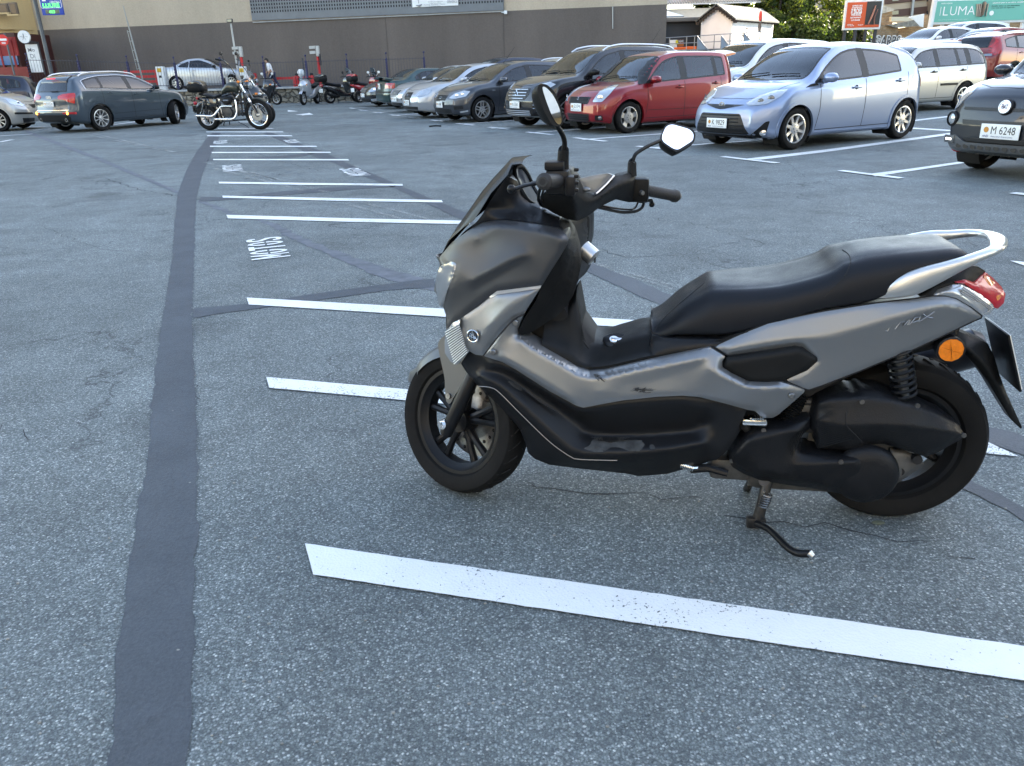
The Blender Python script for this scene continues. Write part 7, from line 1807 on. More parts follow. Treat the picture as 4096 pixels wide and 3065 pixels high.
f,t=vpole(1226,232,372,40.2);mb=MB();mb.box((0,0,0),(.06,.06,(t-f).z),T=Matrix.Translation((f+t)/2),b=.005);tag(mb.build('black_post',M_FENCE),'thin black square post above the silver scooter','post')
f=onY(571,322,39.8);t=onY(497,23,39.8)
r=empty('rung_mast',f,label='grey mast with a short ladder rack behind the grey-blue moving car',cat='mast')
h=(t.z-f.z)
d_=Vector((-.25,0,h));mb=MB();mb.tube([(0,0,0),d_*.6,d_],[.04,.035,.02],8);mb.build('mast_tube',mat('mast_grey',(.27,.27,.25),.5),r)
mb=MB();mb.tube([d_*.14+Vector((-.13,0,0)),d_*.68+Vector((-.11,0,0))],.016,6)
for k in range(5):mb.tube([d_*(.16+k*.125),d_*(.16+k*.125)+Vector((-.13,0,0))],.014,5)
mb.build('rung',MATS['mast_grey'],r)
f=onY(214,330,39.6)
r=empty('parking_sign',(f.x,39.6,f.z),label='tall blue parking guidance sign with green lit letters at the upper left',cat='sign')
hh=onY(214,-60,39.6).z-f.z
mb=MB();mb.tube([(0,0,0),(0,0,hh+1)],.085,12);mb.build('pole',M_GREYP,r)
M_BLUE=mat('sign_blue',(.02,.06,.34),.4);M_WSGN=mat('sign_white',(.75,.77,.8),.4);M_LED=mat('led_green',(0,.5,.1),.4,emit=(.05,1,.2),estr=.35)
cx=onY(178,60,38.8);sx=onY(250,60,38.8)
s_l,s_r=onY(167,30,38.8),onY(251,30,38.8);zb_=onY(210,61,38.8).z;w=s_r.x-s_l.x
def at_(p):return(p[0]-f.x,p[1]-39.6,p[2]-f.z)
mb=MB();mb.box(at_(((s_l.x+s_r.x)/2,38.8,zb_+1.2)),(w,.12,2.4),b=.01);sg_=mb.build('sign_panel',M_BLUE,r)
mb=MB();mb.box(at_(((s_l.x-.22),38.95,zb_+1.72)),(.5,.1,1.7),b=.01);mb.build('sign_panel',M_BLUE,r)
X0=(s_l.x+s_r.x)/2;Tsg=lambda dx,dz:frame(at_((X0+dx,38.735,zb_+dz)),(1,0,0),(0,0,1))
mb=MB();mb.smooth=False
add_text(mb,'P',Tsg(-.15,1.03),.8,.05,fit=(.40,.95));add_text(mb,'PARC',Tsg(.17,.66),.1,.002,fit=(.30,.09));add_text(mb,'CENTRAL',Tsg(.20,.52),.1,.002,fit=(.46,.09))
ol_=fillet([(-.46,.28),(.46,.28),(.46,2.2),(-.46,2.2)],.08);
mb.tube([at_((X0+a,38.735,zb_+b))for a,b in ol_+[ol_[0]]],.012,4,cap=False)
mb.build('sign_lettering',M_WSGN,sg_)
mb=MB();mb.smooth=False;add_text(mb,'LLIURE',Tsg(0,.39),.2,.008,fit=(.74,.17));add_text(mb,'463',Tsg(-.02,.135),.2,.008,fit=(.26,.13));mb.build('led_lettering',M_LED,sg_)
mb=MB();mb.box(at_((X0,38.745,zb_+.135)),(.62,.012,.17),b=.003);mb.build('led_window',mat('led_back',(.10,.12,.08),.4),sg_)
M_OCH=wallmat('ochre_stone',(.50,.345,.17),.08,.6,.2)
h0=onY(-60,120,45.5);h1=onY(99,122,46.6)
r=empty('ochre_house',(h0.x,h0.y,0),label='ochre house with small windows at the upper left corner',cat='house')
Th=Matrix.Translation((-h0.x,-h0.y,0))
xr=onY(78,20,46.2).x;mb=MB()
pts=[Vector((h0.x-4,45,0)),Vector((xr-.9,45.2,0)),Vector((xr-.35,45.7,0)),Vector((xr,46.9,0)),Vector((xr,56,0)),Vector((h0.x-4,56,0))]
zc=onY(40,118,45.5).z
mb.quadbox([Th@(p+Vector((0,0,zc)))for p in pts],(0,0,12));mb.build('upper_storey',M_OCH,r)
mb=MB();mb.quadbox([Th@(p+Vector((0,.25,0)))for p in pts],(0,0,zc));mb.build('ground_storey',M_OCH,r)
for(x0,x1,y0,y1)in((0,30,14,56),(47,66,10,62),(3,22,136,160),(54,70,138,156)):
 Yw=45.15 if y0<100 else 45.40
 a=onY(x0-3,y1,Yw);b=onY(x1,y0,Yw)
 mb=MB();c=Vector(((a.x+b.x)/2,Yw,(a.z+b.z)/2));mb.box(Th@c,(b.x-a.x,.10,b.z-a.z),b=.01);wf=mb.build('window',mat('window_dark_frame',(.10,.07,.05),.6),r)
 mb=MB();mb.box(Th@(c+Vector((0,-.05,.02))),(b.x-a.x-.16,.03,b.z-a.z-.14));mb.build('pane',M_GLW,wf)
 mb=MB();mb.box(Th@(c+Vector((0,-.12,-(b.z-a.z)/2))),(b.x-a.x+.15,.22,.09),b=.01);mb.build('sill',M_OCH,wf)
r=empty('cafe_front',onY(40,330,42.5),label='red and black cafe front below the ochre house',cat='kiosk')
L0=r.location.copy();Tk=Matrix.Translation(-L0)
a=onY(-40,160,42.5);b=onY(62,165,42.5);c=onY(108,190,43.6)
mb=MB();hh=a.z-L0.z+.3
mb.quadbox([Tk@Vector((a.x,42.5,L0.z-1)),Tk@Vector((b.x,42.5,L0.z-1)),Tk@Vector((c.x,43.8,L0.z-1)),Tk@Vector((c.x,46,L0.z-1)),Tk@Vector((a.x,46,L0.z-1))],(0,0,hh+1));mb.build('body',mat('cafe_dark',(.05,.012,.01),.5),r)
mb=MB();mb.quadbox([Tk@Vector((a.x,42.42,a.z-.75)),Tk@Vector((b.x+.05,42.42,a.z-.75)),Tk@Vector((b.x+.05,42.5,a.z-.75)),Tk@Vector((a.x,42.5,a.z-.75))],(0,0,.85));mb.build('awning',mat('awning_red',(.25,.012,.012),.6),r)
for k in range(4):
 x=b.x-.2-k*.62;mb=MB();mb.box(Tk@Vector((x,42.44,L0.z+.95)),(.08,.1,2.0));mb.build('mullion',MATS['awning_red'],r)
mb=MB();mb.box(Tk@Vector((a.x+.5,42.45,L0.z+1.25)),(1.3,.05,.9));mb.build('shop_window',mat('shop_blue_glass',(.08,.16,.30),.08,coat=1),r)
mb=MB();mb.smooth=False;mb.box(Tk@Vector((a.x+.75,42.40,L0.z+.45)),(1.6,.04,.5));add_text(mb,'TAXI',Tk@frame((a.x+1.1,42.375,L0.z+.45),(1,0,0),(0,0,1)),.3,.01,fit=(.8,.25));mb.build('lower_band',mat('warm_lettering',(.20,.02,.015),.5),r)
p=onY(13,161,41.8);r=empty('no_entry_sign',(p.x,41.8,zs),label='red no entry disc on a grey post, cut by the left edge',cat='sign')
hz=p.z-zs
mb=MB();mb.tube([(.12,.03,0),(.12,.03,hz+.3)],.045,8);mb.build('post',M_GREYP,r)
mb=MB();mb.lathe([(-.02,.001),(-.02,.25),(0,.25),(0,.001)],32,'Y',c=(0,0,hz));dd=mb.build('disc',mat('sign_red',(.62,.02,.02),.4),r)
mb=MB();mb.smooth=False;mb.box((0,-.03,hz+.02),(.36,.008,.09));add_text(mb,'VADO',frame((0,-.028,hz-.13),(1,0,0),(0,0,1)),.1,.004,fit=(.2,.09));mb.build('sign_mark',M_WSGN,dd)
p=onY(97,148,42.2);r=empty('round_cafe_sign',p,label='white round hanging sign with a thin cutlery drawing',cat='sign')
mb=MB();mb.lathe([(-.05,.001),(-.05,.29),(.05,.29),(.05,.001)],32,'Y');dd=mb.build('disc',M_WHITEP,r)
mb=MB()
for a_ in(80,100,-60,-120):mb.tube([(0,-.055,0),(cos(radians(a_))*.15,-.055,sin(radians(a_))*.15)],.006,4)
mb.smooth=False;add_text(mb,'MENJA I VIU',frame((0,-.055,0),(1,0,0),(0,0,1)),.1,0,fit=(.38,.045));mb.build('sign_mark',M_FENCE,dd)
mb=MB();mb.tube([(.2,.1,-.2),(.35,.5,-.25)],.03,6);mb.build('bracket',M_FENCE,r)
a=onY(100,178,42.6);b=onY(124,178,42.6);c=onY(140,290,42.6)
r=empty('menu_board',(a.x,42.6,c.z),label='tall pale menu poster in a black frame left of the long building',cat='poster')
mb=MB();h=a.z-c.z;w=.62
mb.box((w/2,0,h/2),(w,.05,h),b=.005);mb.build('sheet',M_WHITEP,r)
mb=MB();mb.smooth=False;add_text(mb,'Mo',frame((w/2-.05,-.03,h*.80),(1,0,0),(0,0,1)),.3,.005,fit=(.34,.17));add_text(mb,'Di',frame((w/2-.05,-.03,h*.58),(1,0,0),(0,0,1)),.3,.005,fit=(.24,.2));mb.build('print',MATS['print_grey'],r)
mb=MB();mb.box((w+.04,-.02,h/2),(.07,.08,h+.2));mb.box((w/2,-.02,h+.06),(w+.1,.08,.06));mb.build('frame',M_FENCE,r)
def person():
 f=onY(1095,368,40.0);z0=f.z
 r=empty('person',f,label='person in a white polo shirt and dark blue trousers walking left',cat='person')
 H=(onY(1068,232,40).z-z0);k=H/1.78
 J={'pel':(0.02,0,.93),'sp':(-.03,0,1.15),'ch':(-.09,0,1.36),'nk':(-.15,0,1.52),'hd':(-.20,0,1.63),'ht':(-.20,0,1.72),'hl':(0.0,-.09,.90),'kl':(-.16,-.10,.50),'al':(-.18,-.10,.09),'tl':(-.38,-.10,.03),'hr':(.03,.09,.90),'kr':(.20,.10,.50),'ar':(.44,.10,.17),'tr':(.34,.10,.03),'sl':(-.09,-.19,1.42),'el':(.05,-.24,1.15),'wl':(-.10,-.22,.95),'sr':(-.09,.19,1.42),'er':(-.16,.24,1.15),'wr':(-.36,.20,1.02)}
 R_={'pel':.13,'sp':.13,'ch':.145,'nk':.06,'hd':.095,'ht':.07,'hl':.10,'kl':.07,'al':.05,'tl':.045,'hr':.10,'kr':.07,'ar':.05,'tr':.045,'sl':.075,'el':.05,'wl':.035,'sr':.075,'er':.05,'wr':.035}
 E_=[('pel','sp'),('sp','ch'),('ch','nk'),('nk','hd'),('hd','ht'),('pel','hl'),('hl','kl'),('kl','al'),('al','tl'),('pel','hr'),('hr','kr'),('kr','ar'),('ar','tr'),('ch','sl'),('sl','el'),('el','wl'),('ch','sr'),('sr','er'),('er','wr')]
 for s_,w_ in(('l','wl'),('r','wr')):
  w=Vector(J[w_])
  for i in range(4):
   n0=f'f{s_}{i}';n1=f'g{s_}{i}';dx=-.012+i*.008
   J[n0]=tuple(w+Vector((-.03+dx,-.02+.014*i,-.07)));J[n1]=tuple(w+Vector((-.045+dx,-.02+.014*i,-.13+.008*abs(i-1.5))));R_[n0]=.013;R_[n1]=.008
   E_+=[(w_,n0),(n0,n1)]
  J['t'+s_+'h']=tuple(w+Vector((-.05,-.01,-.04)));R_['t'+s_+'h']=.011;J['t'+s_+'i']=tuple(w+Vector((-.075,-.01,-.075)));R_['t'+s_+'i']=.009
  E_+=[(w_,'t'+s_+'h'),('t'+s_+'h','t'+s_+'i')]
 def skin(names,edges,scale,name,m,parent,grow=1.0,sub=2):
  idx={n:i for i,n in enumerate(names)}
  me=bpy.data.meshes.new(name);me.from_pydata([tuple(Vector(J[n])*scale)for n in names],[(idx[a],idx[b])for a,b in edges],[])
  o=bpy.data.objects.new(name,me);COL.objects.link(o)
  md=o.modifiers.new('skin','SKIN');md.use_smooth_shade=True
  if not me.skin_vertices:
   bm=bmesh.new();bm.from_mesh(me);bm.verts.layers.skin.verify();bm.to_mesh(me);bm.free()
  sk=me.skin_vertices[0].data
  for n,i in idx.items():sk[i].radius=(R_[n]*scale*grow,R_[n]*scale*grow);sk[i].use_root=(i==0)
  o.modifiers.new('sub','SUBSURF').levels=sub;o.modifiers['sub'].render_levels=sub
  dg=bpy.context.evaluated_depsgraph_get();dg.update()
  me2=bpy.data.meshes.new_from_object(o.evaluated_get(dg));bpy.data.objects.remove(o)
  me2.materials.clear();me2.materials.append(m)
  for p in me2.polygons:p.use_smooth=True
  o2=bpy.data.objects.new(name,me2);COL.objects.link(o2);o2.parent=parent;return o2
 skinm=mat('skin_tone',(.42,.24,.16),.55)
 skin(list(J),E_,k,'body',skinm,r)
 skin(['pel','sp','ch','nk','sl','el','sr','er'],[('pel','sp'),('sp','ch'),('ch','nk'),('ch','sl'),('sl','el'),('ch','sr'),('sr','er')],k,'polo_shirt',mat('shirt_white',(.80,.78,.78),.8),r,1.14)
 skin(['pel','hl','kl','al','hr','kr','ar'],[('pel','hl'),('hl','kl'),('kl','al'),('pel','hr'),('hr','kr'),('kr','ar')],k,'trousers',mat('trousers_navy',(.012,.018,.05),.8),r,1.16)
 mb=MB();mb.sphere(Vector((-.19,0,1.70))*k,.105*k,14,sc=(1.0,.9,.78));mb.sphere(Vector((-.13,0,1.64))*k,.085*k,12,sc=(.8,1,1.1));mb.build('hair',mat('hair_dark',(.02,.015,.012),.6),r)
 mb=MB();mb.tube([Vector((-.285,-.07,1.665))*k,Vector((-.295,0,1.668))*k,Vector((-.285,.07,1.665))*k],.016*k,6);mb.build('sunglasses',M_FENCE,r)
 mb=MB();mb.sphere(Vector((-.30,0,1.62))*k,.018*k,8);mb.build('nose',skinm,r)
 for nm in('tl','tr'):
  q=Vector(J[nm])*k;mb=MB();mb.box(q+Vector((.06,0,.02))*k,(.28*k,.10*k,.09*k),b=.03*k);mb.build('shoe',M_FENCE,r)
person()
Kp=lambda u,v:(2650+u*.3165,v*.3165)
Lp=lambda u,v:(3350+u*.3373,v*.3373)
B0=onY(*Kp(865,600),50);A0=onY(*Kp(480,600),51.0);C0=onY(*Kp(1383,530),55.5)
zf=1.0
r=empty('white_hut',(B0.x,B0.y,zf),label='small white hut with a grey slate roof and dark rafter ends',cat='hut')
T=Matrix.Translation((-B0.x,-B0.y,-zf))
pA,nA=vplane(A0,B0);pB,nB=vplane(B0,C0)
eL=onP(*Kp(482,270),pA,nA);apx=onP(*Kp(660,95),pA,nA);eR=onP(*Kp(865,225),pA,nA);eC=onP(*Kp(1383,185),pB,nB)
ze=(eL.z+eR.z)/2;zr=apx.z;mid=Vector(((A0.x+B0.x)/2,(A0.y+B0.y)/2,0))
dAC=Vector((C0.x-B0.x,C0.y-B0.y,0))
F0=[Vector((A0.x,A0.y,zf)),Vector((B0.x,B0.y,zf)),Vector((B0.x,B0.y,ze)),Vector((mid.x,mid.y,zr)),Vector((A0.x,A0.y,ze))]
mb=MB();mb.quadbox([T@p for p in F0],dAC);mb.build('walls',mat('hut_white',(.78,.79,.82),.85,noise=.04,nscale=2),r)
M_SLATE=brickmat('slate_roof',(.075,.09,.10),(.12,.135,.145),(.03,.035,.04),.30,.18,'XY',.012,1,.35)
dd=dAC.normalized();al=Vector((B0.x-A0.x,B0.y-A0.y,0)).normalized();ov_=.28
ridge0=Vector((mid.x,mid.y,zr+.10))-dd*ov_;ridge1=ridge0+dAC+dd*2*ov_
slope=(ze-zr)/(Vector((B0.x,B0.y,0))-mid).length
wv=(Vector((B0.x,B0.y,0))-mid).length+ov_
for sg,nm in((1,'roof'),(-1,'roof')):
 e0=ridge0+al*sg*wv+Vector((0,0,slope*wv));e1=ridge1+al*sg*wv+Vector((0,0,slope*wv))
 mb=MB();P=[T@p for p in(ridge0,e0,e1,ridge1)];mb.quadbox(P,(0,0,.08));mb.build(nm,M_SLATE,r)
M_TIMB=mat('old_timber',(.035,.028,.025),.8)
n=12
for k in range(n+1):
 mb=MB();p=Vector((B0.x,B0.y,ze+.0))+dAC*(k/n)+al*.14;mb.box(T@(p+Vector((0,0,-.10))),(.22,.14,.14));mb.build('rafter_end',M_TIMB,r)
for k in range(8):
 for sg in(1,-1):
  mb=MB();t=(k+.5)/8;p=Vector((mid.x,mid.y,zr))+al*sg*wv*t+Vector((0,0,slope*wv*t))-dd*.15;mb.box(T@(p+Vector((0,0,-.02))),(.16,.22,.16));mb.build('rafter_end',M_TIMB,r)
a=onY(*Kp(58,430),52);b=onY(*Kp(482,430),52)
r=empty('dark_shed',(a.x,52,1.0),label='charcoal shed with a grey metal roof edge between long building and hut',cat='shed')
zt_=onY(*Kp(270,275),52).z
mb=MB();mb.box(((b.x-a.x)/2-1,2,(zt_-1)/2),(b.x-a.x+2,4,zt_-1),b=.02);mb.build('wall',mat('shed_charcoal',(.028,.034,.042),.7,noise=.1,nscale=1),r)
mb=MB();mb.box(((b.x-a.x)/2-1,-.2,zt_-1+.1),(b.x-a.x+2.1,.5,.22),b=.03);mb.build('gutter',M_GREYP,r)
mb=MB();w=b.x-a.x
mb.quadbox([(-2,-.3,zt_-.75),(w*.45,-.3,zt_-.75),(w*.2,3,zt_-.25),(-2,3,zt_-.1)],(0,0,.06));mb.build('roof',mat('blue_grey_metal',(.14,.19,.25),.4,.4),r)
a=onY(*Kp(60,240),60);b=onY(*Kp(520,240),60);zt_=onY(*Kp(270,110),60).z;zl=a.z
r=empty('white_warehouse',(a.x,60,0),label='white warehouse with a pale ribbed metal roof behind the charcoal shed',cat='warehouse')
w=b.x-a.x+6
mb=MB();mb.box((w/2-3,6,zt_/2),(w,12,zt_));mb.build('wall',M_WHITEP,r)
mb=MB();mb.smooth=False
zz=zt_+.2
mb.quadbox([(-4,-.6,zz),(w-2,-.6,zz),(w-2,9,zz+3.2),(-4,9,zz+3.2)],(0,0,.08));rf=mb.build('roof',mat('pale_metal_roof',(.52,.54,.56),.4,.3),r)
mb=MB()
for k in range(60):x=-4+k*(w+2)/60;mb.quadbox([(x,-.62,zz+.08),(x+.09,-.62,zz+.08),(x+.09,9,zz+3.28),(x,9,zz+3.28)],(0,0,.07))
mb.build('roof_rib',mat('rib_grey',(.25,.27,.30),.4,.3),rf)
a=onY(*Kp(40,640),46);b=onY(*Kp(1330,560),46);zp=onY(*Kp(700,615),46).z
mb=MB();mb.box(((a.x+b.x)/2,49,zp/2-.0),(b.x-a.x+1,6.4,zp),b=.03);tag(mb.build('loading_platform',mat('platform_concrete',(.13,.13,.13),.9,noise=.2,nscale=2)),'dark concrete platform edge under the white hut','platform')
r=empty('platform_railing',(a.x,46,zp),label='galvanised tube railing along the platform before the white hut',cat='railing')
M_GALV=mat('galvanised',(.26,.28,.30),.4,.6)
pu=[90,305,405,655,850,1035,1270]
mb=MB()
tops=[]
for u in pu:
 x=onY(*Kp(u,500),46).x-a.x;zt_=onY(*Kp(u,480-(u-60)*.066),46).z-zp
 tops.append((x,zt_));mb=MB();mb.tube([(x,0,0),(x,0,zt_)],.025,6);mb.build('post',M_GALV,r)
mb=MB()
for kz in(1.0,.5):mb.tube([(x,0,z*kz)for x,z in[(tops[0][0]-.5,tops[0][1])]+tops],.022,6)
mb.build('rail',M_GALV,r)
for q in(((440,455),(440,640),(580,642)),((740,445),(735,632),(890,640)),((1030,415),(1032,560),(1140,548))):
 P=[onY(*Kp(*u),45.8)for u in q];mb=MB();mb.quadbox([(p.x-a.x,p.y-46,p.z-zp)for p in P],(0,.03,0));s1=mb.build('mesh_panel',mat('mesh_sheet',(.22,.27,.33),.45,.4),r)
 mb=MB();PP=[Vector((p.x-a.x,p.y-46,p.z-zp))for p in P];mb.tube([PP[1],PP[0],PP[2]],.03,6);mb.build('mesh_frame',M_GALV,s1)
def boxthing(u0,v0,u1,v1,Y,name,label,cat,m,group=None,depth=.4):
 p=onY(*Kp(u0,v1),Y);q=onY(*Kp(u1,v0),Y);mb=MB()
 mb.box(((p.x+q.x)/2,Y+depth/2,(p.z+q.z)/2),(q.x-p.x,depth,q.z-p.z),b=.02);o=mb.build(name,m);return tag(o,label,cat,group),p,q
M_OR=mat('crate_orange',(.75,.12,.015),.5)
boxthing(160,596,300,640,46.6,'orange_crate','orange crate on the platform, left of the two','crate',M_OR,'orange crates')
boxthing(308,588,430,632,46.6,'orange_crate','orange crate on the platform, right of the two','crate',M_OR,'orange crates')
o,p,q=boxthing(82,505,188,610,50.2,'notice_board','white and yellow notice board on the charcoal shed','board',M_WHITEP,None,.05)
mb=MB();mb.box(((p.x*.35+q.x*.65)+.15,50.17,(p.z*.3+q.z*.7)),((q.x-p.x)*.35,.02,(q.z-p.z)*.5));mb.build('yellow_field',mat('board_yellow',(.6,.5,.02),.5),o)
o,p,q=boxthing(190,500,272,590,50.2,'shop_board','dark and orange shop board on the charcoal shed','board',mat('board_brown',(.35,.10,.02),.6),None,.05)
mb=MB();mb.box(((p.x+q.x)/2,50.17,p.z+(q.z-p.z)*.78),(q.x-p.x,.02,(q.z-p.z)*.4));o2=mb.build('dark_field',M_FENCE,o)
mb=MB();mb.smooth=False;add_text(mb,'PNEUMATICS',frame(((p.x+q.x)/2,50.15,p.z+(q.z-p.z)*.75),(1,0,0),(0,0,1)),.1,0,fit=((q.x-p.x)*.8,.1));mb.build('lettering',M_WSGN,o2)
def bicycle():
 w1=onY(*Kp(995,545),47.2);w2=onY(*Kp(1115,520),47.6)
 r=empty('bicycle',(w1.x,47.2,zp),label='dark bicycle leaning on the platform railing by the white hut',cat='bicycle')
 R=.34;L=1.04;zc=w1.z-zp;zc=max(zc,R)
 for x in(0,L):
  mb=MB();mb.tube([(x+R*cos(t),0,zc+R*sin(t))for t in[2*pi*i/28 for i in range(29)]],.024,6,cap=False)
  wv_=mb.build('wheel',M_RUB,r);mb=MB()
  for k in range(14):t=2*pi*k/14;mb.tube([(x,0,zc),(x+R*cos(t),0,zc+R*sin(t))],.003,3)
  mb.build('spoke',M_GALV,wv_)
 mb=MB();bb=(.45,0,zc-.03);hd=(.12,0,zc+.55);st=(.70,0,zc+.5)
 for p,q in(((0,0,zc),hd),(hd,bb),(hd,st),(bb,st),(bb,(L,0,zc)),(st,(L,0,zc))):mb.tube([p,q],.019,6)
 mb.build('frame',M_FENCE,r)
 mb=MB();mb.tube([(.02,-.25,zc+.68),(.13,0,zc+.64),(.02,.25,zc+.68)],.013,6);mb.tube([hd,(.13,0,zc+.64)],.016,6);mb.build('handlebar',M_FENCE,r)
 mb=MB();mb.box((.74,0,zc+.66),(.27,.12,.05),b=.02);mb.tube([st,(.74,0,zc+.64)],.014,6);mb.build('saddle',M_FENCE,r)
bicycle();bpy.data.objects['bicycle'].rotation_euler=(0,0,radians(52))
f=onY(*Kp(1225,535),47.5);t=onY(*Kp(1240,185),47.5)
r=empty('sign_post',(f.x,47.5,zp),label='dark signpost seen edge-on with two round signs before the hut',cat='sign')
h=t.z-zp;mb=MB();mb.tube([(0,0,0),(0,0,h)],.035,8);mb.build('post',M_FENCE,r)
for z,m_ in((h+.02,M_REDP),(h-.55,M_FENCE)):mb=MB();mb.lathe([(-.02,.001),(-.02,.26),(.0,.26),(0,.001)],20,'X',c=(-.09,-.12,z-.1));mb.build('disc',m_,r)
M_LEAF=[mat('leaf_light',(.115,.15,.026),.55,noise=.4,nscale=3),mat('leaf_dark',(.035,.06,.015),.6,noise=.3,nscale=3)]
for m_ in M_LEAF:
 nt_=m_.node_tree;b_=nt_.nodes['Principled BSDF'];tr_=nt_.nodes.new('ShaderNodeBsdfTranslucent');mx_=nt_.nodes.new('ShaderNodeMixShader');mx_.inputs[0].default_value=.22
 tr_.inputs[0].default_value=(.34,.42,.04,1)if m_.name=='leaf_light' else(.12,.2,.02,1)
 nt_.links.new(b_.outputs[0],mx_.inputs[1]);nt_.links.new(tr_.outputs[0],mx_.inputs[2]);nt_.links.new(mx_.outputs[0],nt_.nodes['Material Output'].inputs[0])
M_BARK=mat('bark',(.06,.045,.035),.9,noise=.3)
def tree(x,y,z0,h,rx,label,seed,n=1500,dark=.35,group='trees behind the white hut'):
 rnd=random.Random(seed);r=empty('tree',(x,y,z0),label=label,cat='tree',group=group)
 mb=MB();mb.tube(crom([(0,0,0),(.1,0,h*.2),(-.05,.1,h*.45),(.05,0,h*.8)],4),[.22-.012*i for i in range(13)],8)
 tips=[]
 for k in range(9):
  a=rnd.uniform(0,2*pi);z=h*rnd.uniform(.25,.6);e=(cos(a)*rx*.7,sin(a)*rx*.7,z+h*rnd.uniform(.1,.3));mb.tube([(0,0,z),(e[0]*.4,e[1]*.4,z+.4),e],[.1,.06,.02],6);tips.append(e)
 mb.build('trunk',M_BARK,r)
 clumps=[]
 for k in range(24):
  a=rnd.uniform(0,2*pi);u=rnd.uniform(-1,1);q=rnd.uniform(.45,1);s_=sqrt(1-u*u)
  clumps.append((cos(a)*s_*rx*q,sin(a)*s_*rx*q,h*.60+u*h*.40*q,rnd.uniform(.18,.34)*rx))
 mb=MB();mb.smooth=False
 for k in range(n):
  c=rnd.choice(clumps);d=Vector((rnd.gauss(0,1),rnd.gauss(0,1),rnd.gauss(0,1))).normalized()*c[3]*rnd.uniform(.5,1.05)
  p=Vector(c[:3])+d;s_=rnd.uniform(.07,.15);mb.mi=1 if rnd.random()<dark else 0
  for q in range(3):
   u_=Vector((rnd.gauss(0,1),rnd.gauss(0,1),rnd.gauss(0,1))).normalized();v_=u_.cross(Vector((rnd.gauss(0,1),rnd.gauss(0,1),rnd.gauss(0,1)))).normalized()
   pp=p+Vector((rnd.gauss(0,s_),rnd.gauss(0,s_),rnd.gauss(0,s_)))
   mb.add([pp-u_*s_,pp+v_*s_*.55,pp+u_*s_,pp-v_*s_*.55],[(0,1,2,3)])
 o=mb.build('crown',M_LEAF,r);return r
def tpos(px,Y):p=onY(px,150,Y);return p.x
tree(tpos(2850,62),62,1,7.0,2.2,'sunlit yellow-green tree behind the left end of the white hut',3,3500,.15)
tree(tpos(2985,64),64,1,8.2,2.6,'yellow-green tree behind the ridge of the hut',5,3500,.25)
tree(tpos(3110,60),60,1,5.8,2.0,'dark tree directly right of the white hut',8,4000,.7)
tree(tpos(3225,61),61,1,7.6,2.9,'large bushy tree left of the orange billboard, top in the sun',12,6500,.35)
tree(tpos(3170,57),57,.5,3.6,1.9,'low dark bush under the large bushy tree, left one',15,2600,.85,'bushes under the trees')
tree(tpos(3280,57),57,.5,3.4,1.8,'low dark bush under the large bushy tree, right one',18,2600,.85,'bushes under the trees')
M_BRK=brickmat('old_brick',(.30,.185,.10),(.40,.27,.15),(.20,.15,.10),.30,.10,'XZ',.012,.8,.35)
M_BRK2=brickmat('old_brick_rough',(.24,.155,.085),(.36,.25,.15),(.30,.24,.17),.34,.12,'XZ',.02,1,.4)
def facade(pts,Y,depth,name,label,cat,m,conv=Lp,zfloor=0.0,parent=None):
 P=[onY(*conv(*p),Y)for p in pts];o0=Vector((P[0].x,Y,zfloor))
 mb=MB();mb.quadbox([p-o0 for p in P],(0,depth,0));o=mb.build(name,m,parent)
 if parent is None:o.location=o0
 if label:tag(o,label,cat)
 return o,P
wall1,P=facade([(-40,345),(80,325),(500,290),(720,330),(720,600),(-40,600)],58,.5,'brick_wall','low old brick wall behind the posts of the orange billboard','wall',M_BRK2)
wall2,P=facade([(720,335),(1010,300),(1075,170),(1110,600),(720,600)],58.6,.5,'brick_wall','brick wall with a brown gate left of the white pole','wall',M_BRK)
wall3,P=facade([(1100,320),(1500,290),(2212,225),(2300,225),(2300,600),(1100,600)],60,.5,'brick_wall','brick wall behind the white posts of the green billboard','wall',M_BRK)
hs,P=facade([(500,175),(650,130),(655,330),(500,345)],60,4,'brick_house','brick gable with a ribbed slate roof right of the orange billboard','house',M_BRK2)
Pq=[onY(*Lp(*p),59.8)for p in((500,170),(520,60),(683,110),(660,130))]
mb=MB();o0=hs.location;mb.quadbox([p-o0 for p in Pq],(.1,.8,.1));mb.build('roof',mat('slate_pale',(.36,.35,.31),.8,noise=.3,nscale=6),hs)
hs2,P=facade([(-80,60),(100,100),(95,330),(-80,345)],61,4,'stone_house','pale stone house corner between the trees and the orange billboard','house',mat('pale_stone',(.33,.31,.28),.9,noise=.2,nscale=3))
o,P=facade([(640,200),(840,205),(900,250),(640,255)],58.0,.3,'awning','cream awning on the brick wall between the billboards','awning',mat('cream_sheet',(.62,.55,.40),.7))
o,P=facade([(600,300),(905,238),(975,310),(700,330)],57.6,.4,'tiled_canopy','narrow tiled canopy roof below the cream awning','canopy',mat('grey_tiles',(.20,.19,.16),.8,noise=.4,nscale=5))
o,P=facade([(840,205),(1030,165),(1018,322),(975,312),(905,238)],58.1,.2,'white_gable','white triangular gable panel right of the cream awning','panel',M_WHITEP)
o,P=facade([(738,478),(858,470),(858,540),(738,545)],58.4,.1,'gate','brown metal gate in the brick wall with a white notice','gate',mat('gate_brown',(.10,.055,.03),.6))
mb=MB();c=onY(*Lp(800,500),58.35)-o.location;mb.box(c,(.25,.03,.35));mb.build('notice',M_WSGN,o)
mb=MB();mb.smooth=False;c=onY(*Lp(590,488),57.9);add_text(mb,'GARBS',frame(c,(1,0,-.02),(0,0,1)),.5,.035,fit=(1.9,.75));o=mb.build('graffiti',mat('graffiti_white',(.62,.62,.60),.8));tag(o,'white bubble letter graffiti on the low brick wall','graffiti')
